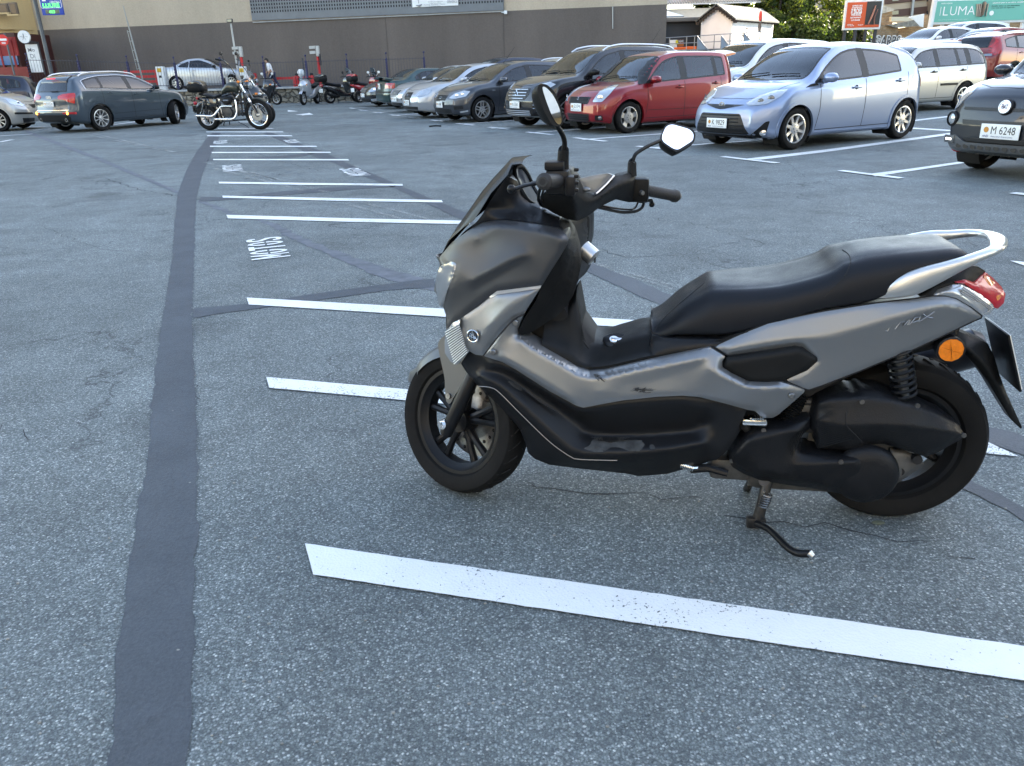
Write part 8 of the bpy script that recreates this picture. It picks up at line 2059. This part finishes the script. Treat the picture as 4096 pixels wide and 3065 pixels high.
mb=MB();mb.smooth=False;add_text(mb,'GARBS',frame(c+Vector((.02,-.01,0)),(1,0,-.02),(0,0,1)),.5,.004,fit=(1.7,.60));mb.build('graffiti_outline',mat('graffiti_black',(.05,.05,.06),.8),o)
mb=MB()
for k in range(5):
 c2=onY(*Lp(400+k*20,480+(k%2)*20),57.9);mb.tube([c2+Vector((cos(t)*.22,0,sin(t)*.3))for t in[pi*j/4 for j in range(7)]],.04,4)
tag(mb.build('graffiti',MATS['graffiti_white']),'small white scribble graffiti left of the bubble letters','graffiti')
tree(onY(*Lp(260,440),57).x,57,1.6,1.8,.8,'small dark shrub between the posts of the orange billboard',31,500,.8,'bushes under the trees')
bb,P=facade([(560,-60),(1200,-140),(1200,230),(560,240)],76,6,'banded_building','beige building with brown bands behind the billboards','building',wallmat('band_beige',(.40,.34,.26),.06,.2))
o0=bb.location
for(v0,v1)in((-40,45),(120,205)):
 Q=[onY(*Lp(u,v),75.9)-o0 for u,v in((560,v0+10),(1200,v0-60),(1200,v1-60),(560,v1+10))]
 mb=MB();mb.quadbox(Q,(0,.12,0));bn=mb.build('brown_band',mat('band_brown',(.09,.05,.04),.7),bb)
 for u in(650,1060):
  Q=[onY(*Lp(a_,b_),75.8)-o0 for a_,b_ in((u,v0+12),(u+75,v0+4),(u+75,v0+50),(u,v0+58))];mb=MB();mb.quadbox(Q,(0,.08,0));mb.build('window',M_GLW,bn)
mb=MB();Q=[onY(*Lp(a_,b_),75.6)-o0 for a_,b_ in((895,-20),(920,-24),(895,205),(868,208))];mb.quadbox(Q,(0,.2,0));mb.build('drain_pipe',M_GALV,bb)
bb2,P=facade([(1200,-160),(2400,-260),(2400,400),(1200,400)],74,6,'brown_building','brown building seen under and above the green billboard','building',wallmat('brownish',(.22,.17,.125),.1,.2))
far_=facade([(-700,-40),(560,-120),(560,330),(-700,330)],95,6,'far_building','hazy grey building far behind the trees','building',wallmat('far_grey',(.25,.24,.22),.1,.2))
def board(q,Y,name,label,m,posts,pm,postv,fm,depth=.15):
 P=[onY(*Lp(*p),Y)for p in q]
 xl=(P[0].x+P[3].x)/2;xr=(P[1].x+P[2].x)/2;zt=(P[0].z+P[1].z)/2;zb2=(P[2].z+P[3].z)/2
 r=empty(name,(xl,Y,0),label=label,cat='billboard')
 w=xr-xl;h=zt-zb2
 mb=MB();mb.box((w/2,.1,(zt+zb2)/2),(w+.24,.16,h+.24),b=.02);fr=mb.build('frame',fm,r)
 mb=MB();mb.box((w/2,0,(zt+zb2)/2),(w,.05,h));face=mb.build('poster',m,r)
 for u in posts:
  x=onY(*Lp(u,postv),Y+.3).x-xl;mb=MB();mb.box((x,.25,zb2/2),(.16,.16,zb2));mb.build('post',pm,r)
 return r,face,w,zt,zb2
r,face,w,zt,zb2=board([(120,40),(520,10),(495,312),(90,343)],52,'orange_billboard','orange and dark billboard on four dark posts',mat('poster_orange',(.62,.085,.02),.5),(75,200,320,435),M_FENCE,420,M_WHITEP)
h=zt-zb2;mb=MB();mb.box((w*.78,-.035,(zt+zb2)/2+.05),(w*.43,.02,h*.96));dk_=mb.build('photo_field',mat('poster_dark',(.03,.028,.026),.5),r)
mb=MB();X_=lambda a,b:(w*a,-.05,zb2+h*b);mb.tube([X_(.66,.12),X_(.74,.45),X_(.82,.85)],[.14,.22,.12],8,.15);mb.tube([X_(.84,.10),X_(.82,.4),X_(.90,.7)],[.12,.16,.08],8,.15);mb.build('photo_shape',mat('poster_skin',(.42,.22,.18),.6),dk_)
mb=MB();mb.box((w*.78,-.05,zb2+h*.06),(w*.42,.01,h*.08));mb.build('photo_strip',MATS['poster_orange'],dk_)
mb=MB();mb.smooth=False;TT=lambda a,b:frame((w*a,-.04,zb2+h*b),(1,0,0),(0,0,1))
for txt,a_,b_,fw,fh in(('APRES-SKI',.28,.86,.30,.065),('BOSS',.32,.66,.24,.20),('FUN-ZONE',.28,.50,.28,.065),('RESTAURANT',.28,.40,.32,.06),('LOUNGE',.28,.30,.26,.06),('CANILLO',.13,.13,.16,.03),('T 376 800 030',.15,.08,.2,.03),('+376 803 079',.44,.10,.16,.035)):
 add_text(mb,txt,TT(a_,b_),.2,.006,fit=(w*fw,h*fh))
add_text(mb,'THE',TT(.15,.66)@Matrix.Rotation(pi/2,4,'Z'),.1,.004,fit=(h*.2,w*.06))
mb.box((w*.28,-.04,zb2+h*.79),(w*.30,.006,.03));mb.box((w*.28,-.04,zb2+h*.545),(w*.30,.006,.03))
add_text(mb,'Autentica',TT(.86,.90),.1,.002,fit=(w*.2,h*.07));add_text(mb,'pista',TT(.88,.83),.1,.002,fit=(w*.12,h*.06))
mb.build('lettering',mat('letter_white',(.85,.82,.78),.5),face)
mb=MB();mb.smooth=False
for k in range(3):mb.tube([(w*(.2+.3*k),-.4,zt+.2),(w*(.2+.3*k),.1,zt+.05)],.02,5);mb.box((w*(.2+.3*k),-.45,zt+.2),(.3,.1,.08))
mb.build('top_lamp',M_WHITEP,r)
r,face,w,zt,zb2=board([(1165,42),(3000,-60),(2990,160),(1125,318)],50,'green_billboard','long sea-green billboard on white posts reading ILUMA',mat('poster_green',(.12,.42,.33),.45),(1220,1440,1580,1770,1990,2165,2500),M_WHITEP,400,M_WHITEP)
h=zt-zb2;ww=onY(*Lp(2212,100),50).x-onY(*Lp(1150,100),50).x
mb=MB();mb.smooth=False;TT=lambda a,b:frame((ww*a,-.04,zb2+h*b),(1,0,0),(0,0,1))
for i,ch in enumerate('ILUMA'):add_text(mb,ch,TT((.062,.12,.205,.305,.405)[i],.52),.5,-.004,fit=(ww*(.006,.055,.07,.09,.085)[i],h*.42))
add_text(mb,'NOU IQOS',TT(.12,.88),.2,.004,fit=(ww*.12,h*.07));add_text(mb,'Llestos per a un altre nivell?',TT(.80,.84),.2,.004,fit=(ww*.34,h*.085))
add_text(mb,'Advertiment: aquest producte conte nicotina',TT(.22,.10),.2,0,fit=(ww*.34,h*.03))
mb.lathe([(0,.001),(0,.13)],16,'Y',c=(ww*.635,-.045,zb2+h*.36));mb.build('lettering',MATS['letter_white'],face)
mb=MB();mb.smooth=False;add_text(mb,'Escalfar tabac es una alternativa',TT(.78,.70),.2,.003,fit=(ww*.31,h*.07));add_text(mb,'mes neta que els cigarrets.',TT(.755,.60),.2,.003,fit=(ww*.26,h*.07));mb.build('lettering',mat('letter_dark_green',(.02,.09,.08),.5),face)
mb=MB();dv=lambda a,b:(ww*a,-.07,zb2+h*b)
mb.tube([dv(.512,.20),dv(.518,.28),dv(.530,.85),dv(.533,.92)],[.12,.28,.28,.12],14,.25);d1=mb.build('device_case',mat('device_bronze',(.22,.18,.15),.3,.5),face)
for a0_,a1_ in((.455,.47),(.475,.488),(.497,.503),(.575,.572)):mb=MB();mb.tube([dv(a1_,.22),dv(a0_,.82)],[.06,.08],10,.5);mb.build('device_stick',mat('device_beige',(.50,.42,.36),.35,.4),face)
f=onY(3704,170,49);t=onY(3728,-40,49);mb=MB();mb.tube([(0,0,-3),(.15,0,t.z-f.z)],.14,12);o=mb.build('white_pole',M_WHITEP);o.location=f;tag(o,'thick white pole left of the green billboard','pole')
Sh=Vector((sin(SUN_AZ),cos(SUN_AZ),0));Un=Vector((-Sh.y,Sh.x,0))
mb=MB();rows=[];rnd=random.Random(5)
for i in range(9):
 d=70+i*12;zt_=(0,24,46,62,74,82,88,90,90)[i];row=[]
 for k in range(25):
  l=-9+k*(42.5/24)if 0<k<24 else(-9.5 if k==0 else 34)
  q=Sh*d+Un*l;row.append((q.x+rnd.uniform(-.5,.5),q.y+rnd.uniform(-.5,.5),zt_+(rnd.uniform(-1,1)if i else 0)))
 rows.append(row)
mb.loft(rows,False,False)
e0=rows[0];
for side in(0,24):
 col_=[r_[side]for r_ in rows];mb.add(col_+[(p[0],p[1],0)for p in col_],[(i,i+1,i+10,i+9)for i in range(8)])
tag(mb.build('sun_blocking_hill',mat('sun_blocker_green',(.05,.07,.03),.9,noise=.5,nscale=.4)),kind='structure')  # unseen ridge added out of frame, shaped to keep the sun off the lot
def block(x0,x1,y,h,m,label,nfl,nw):
 r=empty('apartment_block',((x0+x1)/2,y,0),label=label,cat='building',group='houses behind the camera')
 w=x1-x0;mb=MB();mb.box((0,-4,h/2),(w,8,h));mb.build('wall',m,r)
 mb=MB()
 for i in range(nfl):mb.box((0,.5,3.0+i*3.0),(w,1.0,.18));mb.box((0,.95,3.5+i*3.0),(w,.08,.9))
 mb.build('balcony_row',M_WHITEP,r)
 mb=MB()
 for i in range(nfl+1):
  for k in range(nw):mb.box((-w/2+(k+.5)*w/nw,.03,1.6+i*3.0),(w/nw*.42,.1,1.7))
 mb.build('window_row',M_GLW,r);return r
M_TAN=wallmat('tan_render',(.44,.34,.21),.08,.3)
def side_block():
 r=empty('apartment_block',(24,-3,0),label='tan apartment block with balconies right of the photographer',cat='building',group='houses around the lot')
 mb=MB();mb.box((4,0,6),(8,22,12));mb.build('wall',M_TAN,r)
 mb=MB()
 for i in range(4):mb.box((-.4,0,2.6+i*2.8),(.9,22,.18));mb.box((-.8,0,3.1+i*2.8),(.06,22,.8))
 mb.build('balcony_row',M_WHITEP,r)
 mb=MB()
 for i in range(4):
  for k in range(7):mb.box((-.02,-9.5+k*3.1,1.5+i*2.8),(.1,1.3,1.5))
 mb.build('window_row',M_GLW,r)
side_block()
block(-30,-7,-18,14,M_TAN,'tan apartment block behind the photographer, left one',4,8)
block(-4,24,-22,15,wallmat('ochre_render',(.48,.39,.26),.08,.3),'ochre apartment block behind the photographer, right one',4,9)
sky_blocker_left=block(-12,12,0,15,M_TAN,'unseen tan block added left of the photographer to deepen contact shadows',4,8);sky_blocker_left.location=(-42,2,0);sky_blocker_left.rotation_euler=(0,0,-pi/2)  # unseen block added to hide low sky and strengthen contact shadows
M_BPNT=mat('bike_black_gloss',(.012,.012,.014),.2,coat=1)
M_OLIVE=mat('bike_satin_olive',(.030,.032,.022),.35,.3,coat=.3)
M_SCR=glass_mat('screen_clear',(.75,.8,.82));M_SCRD=glass_mat('screen_smoke',(.12,.12,.12))
def bike_wheel(parent,x,R,w,rr,spokes,wire=False,metal=None,y=0,T0=None):
 T=Matrix.Translation((x,y,R));T=(T0@T)if T0 else T
 t=tyre_mb(R,w,rr,T,32).build('wheel',M_RUB,parent)
 mb=MB();mb.lathe([(-w*.35,rr+.004),(-w*.3,rr-.012),(w*.3,rr-.012),(w*.35,rr+.004)],32,'Y',T=T);mb.lathe([(-.06,.001),(-.06,.035),(.06,.035),(.06,.001)],14,'Y',T=T)
 for k in range(spokes):
  a=2*pi*k/spokes;b=a+(.35 if k%2 else-.35)*(1 if wire else 0)
  mb.tube([(cos(a)*.03,(.04 if k%2 else-.04)if wire else 0,sin(a)*.03),(cos(b)*(rr-.008),0,sin(b)*(rr-.008))],.0028 if wire else .011,4,T=T)
 mb.build('rim',metal or(M_CHR if wire else M_ALLOYG),t);return t
def loftx(st,n=18,T=None,e=.75):
 """stations (x, z centre, half width, half height)"""
 mb=MB();rings=[]
 for x,z,w,h in crom(st,4):
  rings.append([(x,w*math.copysign(abs(cos(a))**e,cos(a)),z+h*math.copysign(abs(sin(a))**e,sin(a)))for a in[2*pi*i/n for i in range(n)]])
 mb.loft(rings,True,True,T);return mb
def cruiser(M4,label,tank=M_OLIVE):
 M_ALUD=mat('engine_dark',(.05,.05,.05),.45,.5)
 r=empty('motorcycle',(0,0,0),label=label,cat='motorcycle',mat=M4)
 l=lambda u,v,y=0.0:Vector(((u-630)/615,-y,(1205-v)/615))
 bike_wheel(r,0,.32,.15,.20,9);bike_wheel(r,1.46,.365,.11,.265,36,True)
 mb=MB();mb.lathe([(-.07,.06),(-.07,.15),(-.066,.15),(-.066,.06)],24,'Y',c=(1.46,0,.365));mb.build('brake_disc',M_STEEL,r)
 loftx([(.50,.86,.02,.02),(.56,.93,.09,.06),(.72,1.01,.14,.11),(.88,1.02,.15,.13),(1.0,.98,.12,.12),(1.04,.95,.03,.04)]).build('fuel_tank',tank,r)
 loftx([(.0,.87,.05,.015),(.06,.86,.13,.04),(.18,.83,.14,.05),(.30,.80,.11,.035),(.42,.83,.09,.04),(.50,.85,.05,.02)]).build('seat',M_SEAT,r)
 mb=MB();rings=[]
 for k in range(14):
  a=radians(40+k*9.5);R_=.37;rings.append([(R_*cos(a),-.085,.32+R_*sin(a)-.03),(R_*cos(a),-.07,.32+R_*sin(a)),(R_*cos(a),.07,.32+R_*sin(a)),(R_*cos(a),.085,.32+R_*sin(a)-.03)])
 mb.loft(rings,False,False);mb.build('rear_fender',tank,r)
 mb=MB();rings=[]
 for k in range(14):
  a=radians(52+k*8);R_=.40;rings.append([(1.46+R_*cos(a),-.07,.365+R_*sin(a)-.03),(1.46+R_*cos(a),-.055,.365+R_*sin(a)),(1.46+R_*cos(a),.055,.365+R_*sin(a)),(1.46+R_*cos(a),.07,.365+R_*sin(a)-.03)])
 mb.loft(rings,False,False);mb.build('front_fender',tank,r)
 mb=MB();mb.box((.03,0,.62),(.34,.14,.16),b=.03);mb.box(l(790,800),(.22,.2,.2),b=.03)
 for p,q in((l(960,700),l(1270,640)),(l(1290,620),l(1270,1000)),(l(1270,1050),l(850,1080)),(l(860,1070),l(800,720)),(l(660,740),l(630,1000)),(l(800,1000),l(630,1000))):mb.tube([p+Vector((0,.07,0)),q+Vector((0,.07,0))],.02,6);mb.tube([p-Vector((0,.07,0)),q-Vector((0,.07,0))],.02,6)
 mb.build('frame',M_BPNT,r)
 mb=MB();mb.box(l(1050,930),(.44,.24,.24),b=.06);mb.lathe([(-.17,.001),(-.16,.11),(-.10,.12),(.10,.12)],20,'Y',c=l(1060,940))
 for u0,v0,u1,v1 in((1010,880,960,740),(1130,880,1190,740)):
  for k in range(7):
   p=l(u0,v0).lerp(l(u1,v1),k/6);mb.box(p,(.17,.19,.012),b=.003)
  mb.tube([l(u0,v0),l(u1,v1)],.06,10)
 mb.build('engine',M_ALUD,r)
 mb=MB();mb.lathe([(0,.15),(-.03,.145),(-.05,.11),(-.052,.001)],26,'Y',T=Matrix.Translation(l(1060,765,.13))@Matrix.Diagonal((1,1,.62,1)));ac=mb.build('air_cleaner',M_BLKM,r)
 mb=MB();mb.tube([l(1015,765,.185),l(1105,765,.185)],.022,8);mb.build('air_cleaner_badge',M_STEEL,ac)
 mb=MB();mb.tube(crom([l(1140,850,.14),l(960,850,.16),l(900,900,.17),l(790,985,.18),l(650,985,.18),l(495,980,.18)],4),[.018]*9+[.029]*12,12);mb.build('exhaust_pipe',M_CHR,r)
 mb=MB();mb.tube(crom([l(1200,760,.13),l(1215,840,.15),l(1212,950,.17),l(1150,1030,.18),l(1000,1037,.18),l(820,1035,.18)],4),[.021]*9+[.029]*12,12);mb.build('exhaust_pipe',M_CHR,r)
 mb=MB()
 for y in(-.1,.1):mb.tube([l(1290,500,y),l(1375,650,y),l(1450,800,y),l(1535,965,y)],[.022,.024,.03,.028],8)
 fk=mb.build('fork',M_BPNT,r)
 mb=MB();mb.tube([l(1320,540,.103),l(1385,660,.103)],.026,8);mb.tube([l(1420,745,.103),l(1450,800,.103)],.032,8);mb.build('fork_tube',M_CHR,fk)
 mb=MB();mb.sphere(l(1400,560),.095,14,sc=(1.1,1,1));hl=mb.build('headlight',M_BPNT,r);mb=MB();mb.sphere(l(1445,562),.085,14,sc=(.5,1,1));mb.build('lens',M_LENS,hl)
 mb=MB()
 for sg in(-1,1):mb.tube(crom([l(1280,510,sg*.08),l(1240,350,sg*.12),l(1200,215,sg*.30),l(1150,185,sg*.38),l(1095,175,sg*.46)],4),.014,8)
 hb_=mb.build('handlebar',M_BPNT,r)
 for sg in(-1,1):
  mb=MB();mb.tube([l(1160,190,sg*.36),l(1095,176,sg*.46)],.021,8);mb.tube([l(1180,190,sg*.33),l(1130,205,sg*.42)],.009,5);mb.build('grip',M_BLKS,hb_)
  mb=MB();mb.tube([l(1190,200,sg*.31),l(1165,120,sg*.33)],.007,5);mb.sphere(l(1155,100,sg*.33),.06,10,sc=(.3,1.2,.8));mb.build('mirror',M_BLKS,hb_)
  mb=MB();mb.tube([l(1330,500,sg*.1),l(1325,500,sg*.17)],.012,6);mb.sphere(l(1325,500,sg*.2),.035,10);mb.build('indicator',M_AMB,r)
 for sg in(-1,1):
  a=l(650,760,sg*.13);b=l(575,930,sg*.13);mb=MB();mb.tube(coil(a,b,.03,.006,7),.007,5);mb.tube([a,b],.014,8);mb.tube([b,l(560,955,sg*.13)],.03,8);mb.build('shock_absorber',M_BPNT,r)
 mb=MB();mb.tube([l(1110,1090,-.1),l(1170,1140,-.2),l(1230,1188,-.24)],.012,6);mb.build('side_stand',M_BPNT,r)
 mb=MB();mb.box(l(415,880),(.03,.18,.14));mb.build('number_plate',M_BLKS,r);mb=MB();mb.sphere(l(430,800),.05,10);mb.build('tail_light',M_RED,r)
 return r
def maxi(M4,label,col,group=None,box=None,screen=None,small=False,wheelm=None,seatm=None):
 r=empty('motor_scooter',(0,0,0),label=label,cat='scooter',group=group,mat=M4)
 wb=1.28 if small else 1.48;R=.25 if small else .285;k=wb/1.48
 bike_wheel(r,0,R,.13,R*.66,5,False,wheelm);bike_wheel(r,wb,R,.12,R*.66,5,False,wheelm)
 X=lambda a:a*k
 loftx([(X(-.42),.72,.04,.03),(X(-.2),.68,.13,.09),(X(.1),.60,.17,.14),(X(.4),.50,.19,.20),(X(.7),.36,.20,.10),(X(1.0),.34,.19,.10),(X(1.15),.40,.15,.12)]).build('body',col,r)
 loftx([(X(-.34),.84,.06,.03),(X(-.15),.83,.14,.06),(X(.15),.77,.16,.06),(X(.35),.73,.17,.07),(X(.58),.72,.12,.07),(X(.64),.70,.04,.03)]).build('seat',seatm or M_SEAT,r)
 mb=MB();rings=[]
 for z,x0,x1,w in((.36,1.08,1.26,.16),(.5,1.02,1.34,.21),(.68,.98,1.46,.24),(.82,.96,1.50,.23),(.95,.96,1.42,.19),(1.03,1.0,1.30,.12)):
  rings.append([(X(x0),w*.9,z),(X((x0+x1)/2),w,z),(X(x1-.06),w*.62,z),(X(x1),w*.2,z),(X(x1),-w*.2,z),(X(x1-.06),-w*.62,z),(X((x0+x1)/2),-w,z),(X(x0),-w*.9,z)])
 mb.loft(rings,True,True);fa=mb.build('front_fairing',col,r,autosmooth=50)
 for sg in(-1,1):
  mb=MB();mb.sphere((X(1.43),sg*.10,.80),.085,14,sc=(.8,.95,.55));mb.build('headlight',M_HL,fa)
  mb=MB();mb.sphere((X(1.38),sg*.19,.82),.05,10,sc=(1,.6,.6));mb.build('indicator',M_AMB,fa)
 if screen:
  mb=MB();mb.loft([[(X(1.38)-.02*abs(t)*4,t*w,z)for t in(-1,-.6,0,.6,1)]for w,z in((.14,.95),)]+[[(X(1.38)-(z-.95)*.55-.05*abs(t),t*w,z)for t in(-1,-.6,0,.6,1)]for w,z in((.17,1.08),(.17,1.25),(.14,1.38),(.08,1.43))],False,False);mb.build('windscreen',screen,r)
 mb=MB();mb.tube([(X(1.15),0,.9),(X(1.02),0,1.06)],.03,8)
 for sg in(-1,1):mb.tube([(X(1.05),0,1.05),(X(1.03),sg*.18,1.08),(X(.98),sg*.36,1.05)],[.018,.016,.019],8)
 hb_=mb.build('handlebar',M_BLKS,r)
 for sg in(-1,1):
  mb=MB();mb.tube([(X(1.06),sg*.2,1.08),(X(1.10),sg*.30,1.20)],.008,5);mb.sphere((X(1.10),sg*.34,1.24),.075,12,sc=(.35,1.1,.75));m1=mb.build('mirror',M_WHITEP if small else M_BLKS,hb_)
 mb=MB();mb.lathe([(0,0.001)]*2,6,'Y')if False else None
 for sg in(-1,1):mb.tube([(wb,sg*.08,R),(X(1.34),sg*.08,.55)],.02,8)
 mb.build('fork',M_BLKS,r)
 mb=MB();rings=[]
 for j in range(11):
  a=radians(35+j*11);q=R+.03;rings.append([(wb+q*cos(a),-.07,R+q*sin(a)-.02),(wb+q*cos(a),0,R+q*sin(a)+.01),(wb+q*cos(a),.07,R+q*sin(a)-.02)])
 mb.loft(rings,False,False);mb.build('front_fender',col,r)
 mb=MB();mb.tube(crom([(X(.35),-.17,.30),(X(.15),-.17,.30),(X(-.1),-.18,.36),(X(-.3),-.18,.46)],4),[.03]*4+[.055]*9,12);mb.build('exhaust',M_BLKM,r)
 mb=MB();mb.box((X(.25),0,.32),(.5*k,.2,.2),b=.05);mb.build('engine',M_BLKD,r)
 mb=MB();mb.box((X(-.40),0,.74),(.05,.2,.07),b=.015);mb.build('tail_light',M_RED,r)
 mb=MB();mb.box((X(-.42),0,.54),(.02,.2,.16),T=Matrix.Translation((0,0,0)),b=.004);mb.build('number_plate',M_PLATE,r)
 mb=MB();mb.tube([(X(.35),.1,.2),(X(.3),.22,.01)],.014,6);mb.tube([(X(.35),-.1,.2),(X(.3),-.18,.01)],.014,6);mb.build('stand',M_BLKS,r)
 if box:
  m=MB();o=loftx([(X(-.62),.98,.10,.05),(X(-.58),1.01,.19,.12),(X(-.38),1.02,.23,.14),(X(-.2),1.01,.20,.12),(X(-.14),.98,.12,.05)],18,None,.5);o.build('top_box',M_BLKM,r)
  o=loftx([(X(-.60),1.05,.12,.03),(X(-.56),1.10,.19,.06),(X(-.38),1.13,.225,.08),(X(-.2),1.10,.19,.06),(X(-.15),1.05,.12,.03)],18,None,.5);o.build('box_lid',box,r)
  mb=MB();mb.box((X(-.3),0,.90),(.3,.2,.03));mb.build('box_rack',M_BLKS,r)
 return r
def bm4(p,ang,sc=1.0):return Matrix.Translation(p)@Matrix.Rotation(ang,4,'Z')@Matrix.Scale(sc,4)
hr=G(843,521);hf=G(1050,519);an=math.atan2(hf.y-hr.y,hf.x-hr.x)
cruiser(bm4(hr,an,.985),'olive black cruiser motorcycle with wire spoked front wheel and chrome exhausts')
maxi(bm4(hr+Vector((-.50,1.9,0)),an+.15,.98),'black touring scooter with top box and clear screen behind the cruiser',M_BPNT,None,M_BPNT,M_SCR)
cr_=cruiser(bm4(Vector((-11.2,34.5,0)),an,1.0),'black motorcycle partly hidden between the cruiser and the stone wall',M_BPNT)
maxi(bm4(G(1088,421)+Vector((-1.0,.5,0)),radians(-22),1.05),'small black scooter by the stone wall right of the cruiser',M_BPNT,'scooters parked along the stone wall',None,None,True)
maxi(bm4(G(1210,419)+Vector((.5,.7,0)),radians(-100),1.0),'silver-fronted scooter with a tall pale screen facing the camera by the stone wall',mat('bike_silver',(.45,.46,.48),.3,.5,coat=1),'scooters parked along the stone wall',None,M_SCR)
maxi(bm4(G(1322,415),radians(50),1.02),'black maxi scooter with a black top box and dark screen by the stone wall',M_BPNT,'scooters parked along the stone wall',M_BPNT,M_SCRD)
maxi(bm4(G(1440,412),radians(52),1.0),'red scooter with a red top box by the stone wall',mat('bike_red',(.30,.01,.015),.2,coat=1),'scooters parked along the stone wall',MATS['bike_red'],M_SCRD,True)
mb=MB();p=G(1740,509);mb.tube([p+Vector((-.14,0,.02)),p+Vector((0,.02,.03)),p+Vector((.14,.06,.02))],.018,5);tag(mb.build('twig',M_BLKM),'short dark twig lying on the lane before the slate grey hatchback','twig')
mb=MB();p=G(3512,2095);mb.sphere(p+Vector((0,0,.004)),.02,8,sc=(1,.6,.2));tag(mb.build('pebble',mat('leaf_dry',(.12,.13,.09),.8)),'small dry leaf on the asphalt under the rear tyre','leaf')
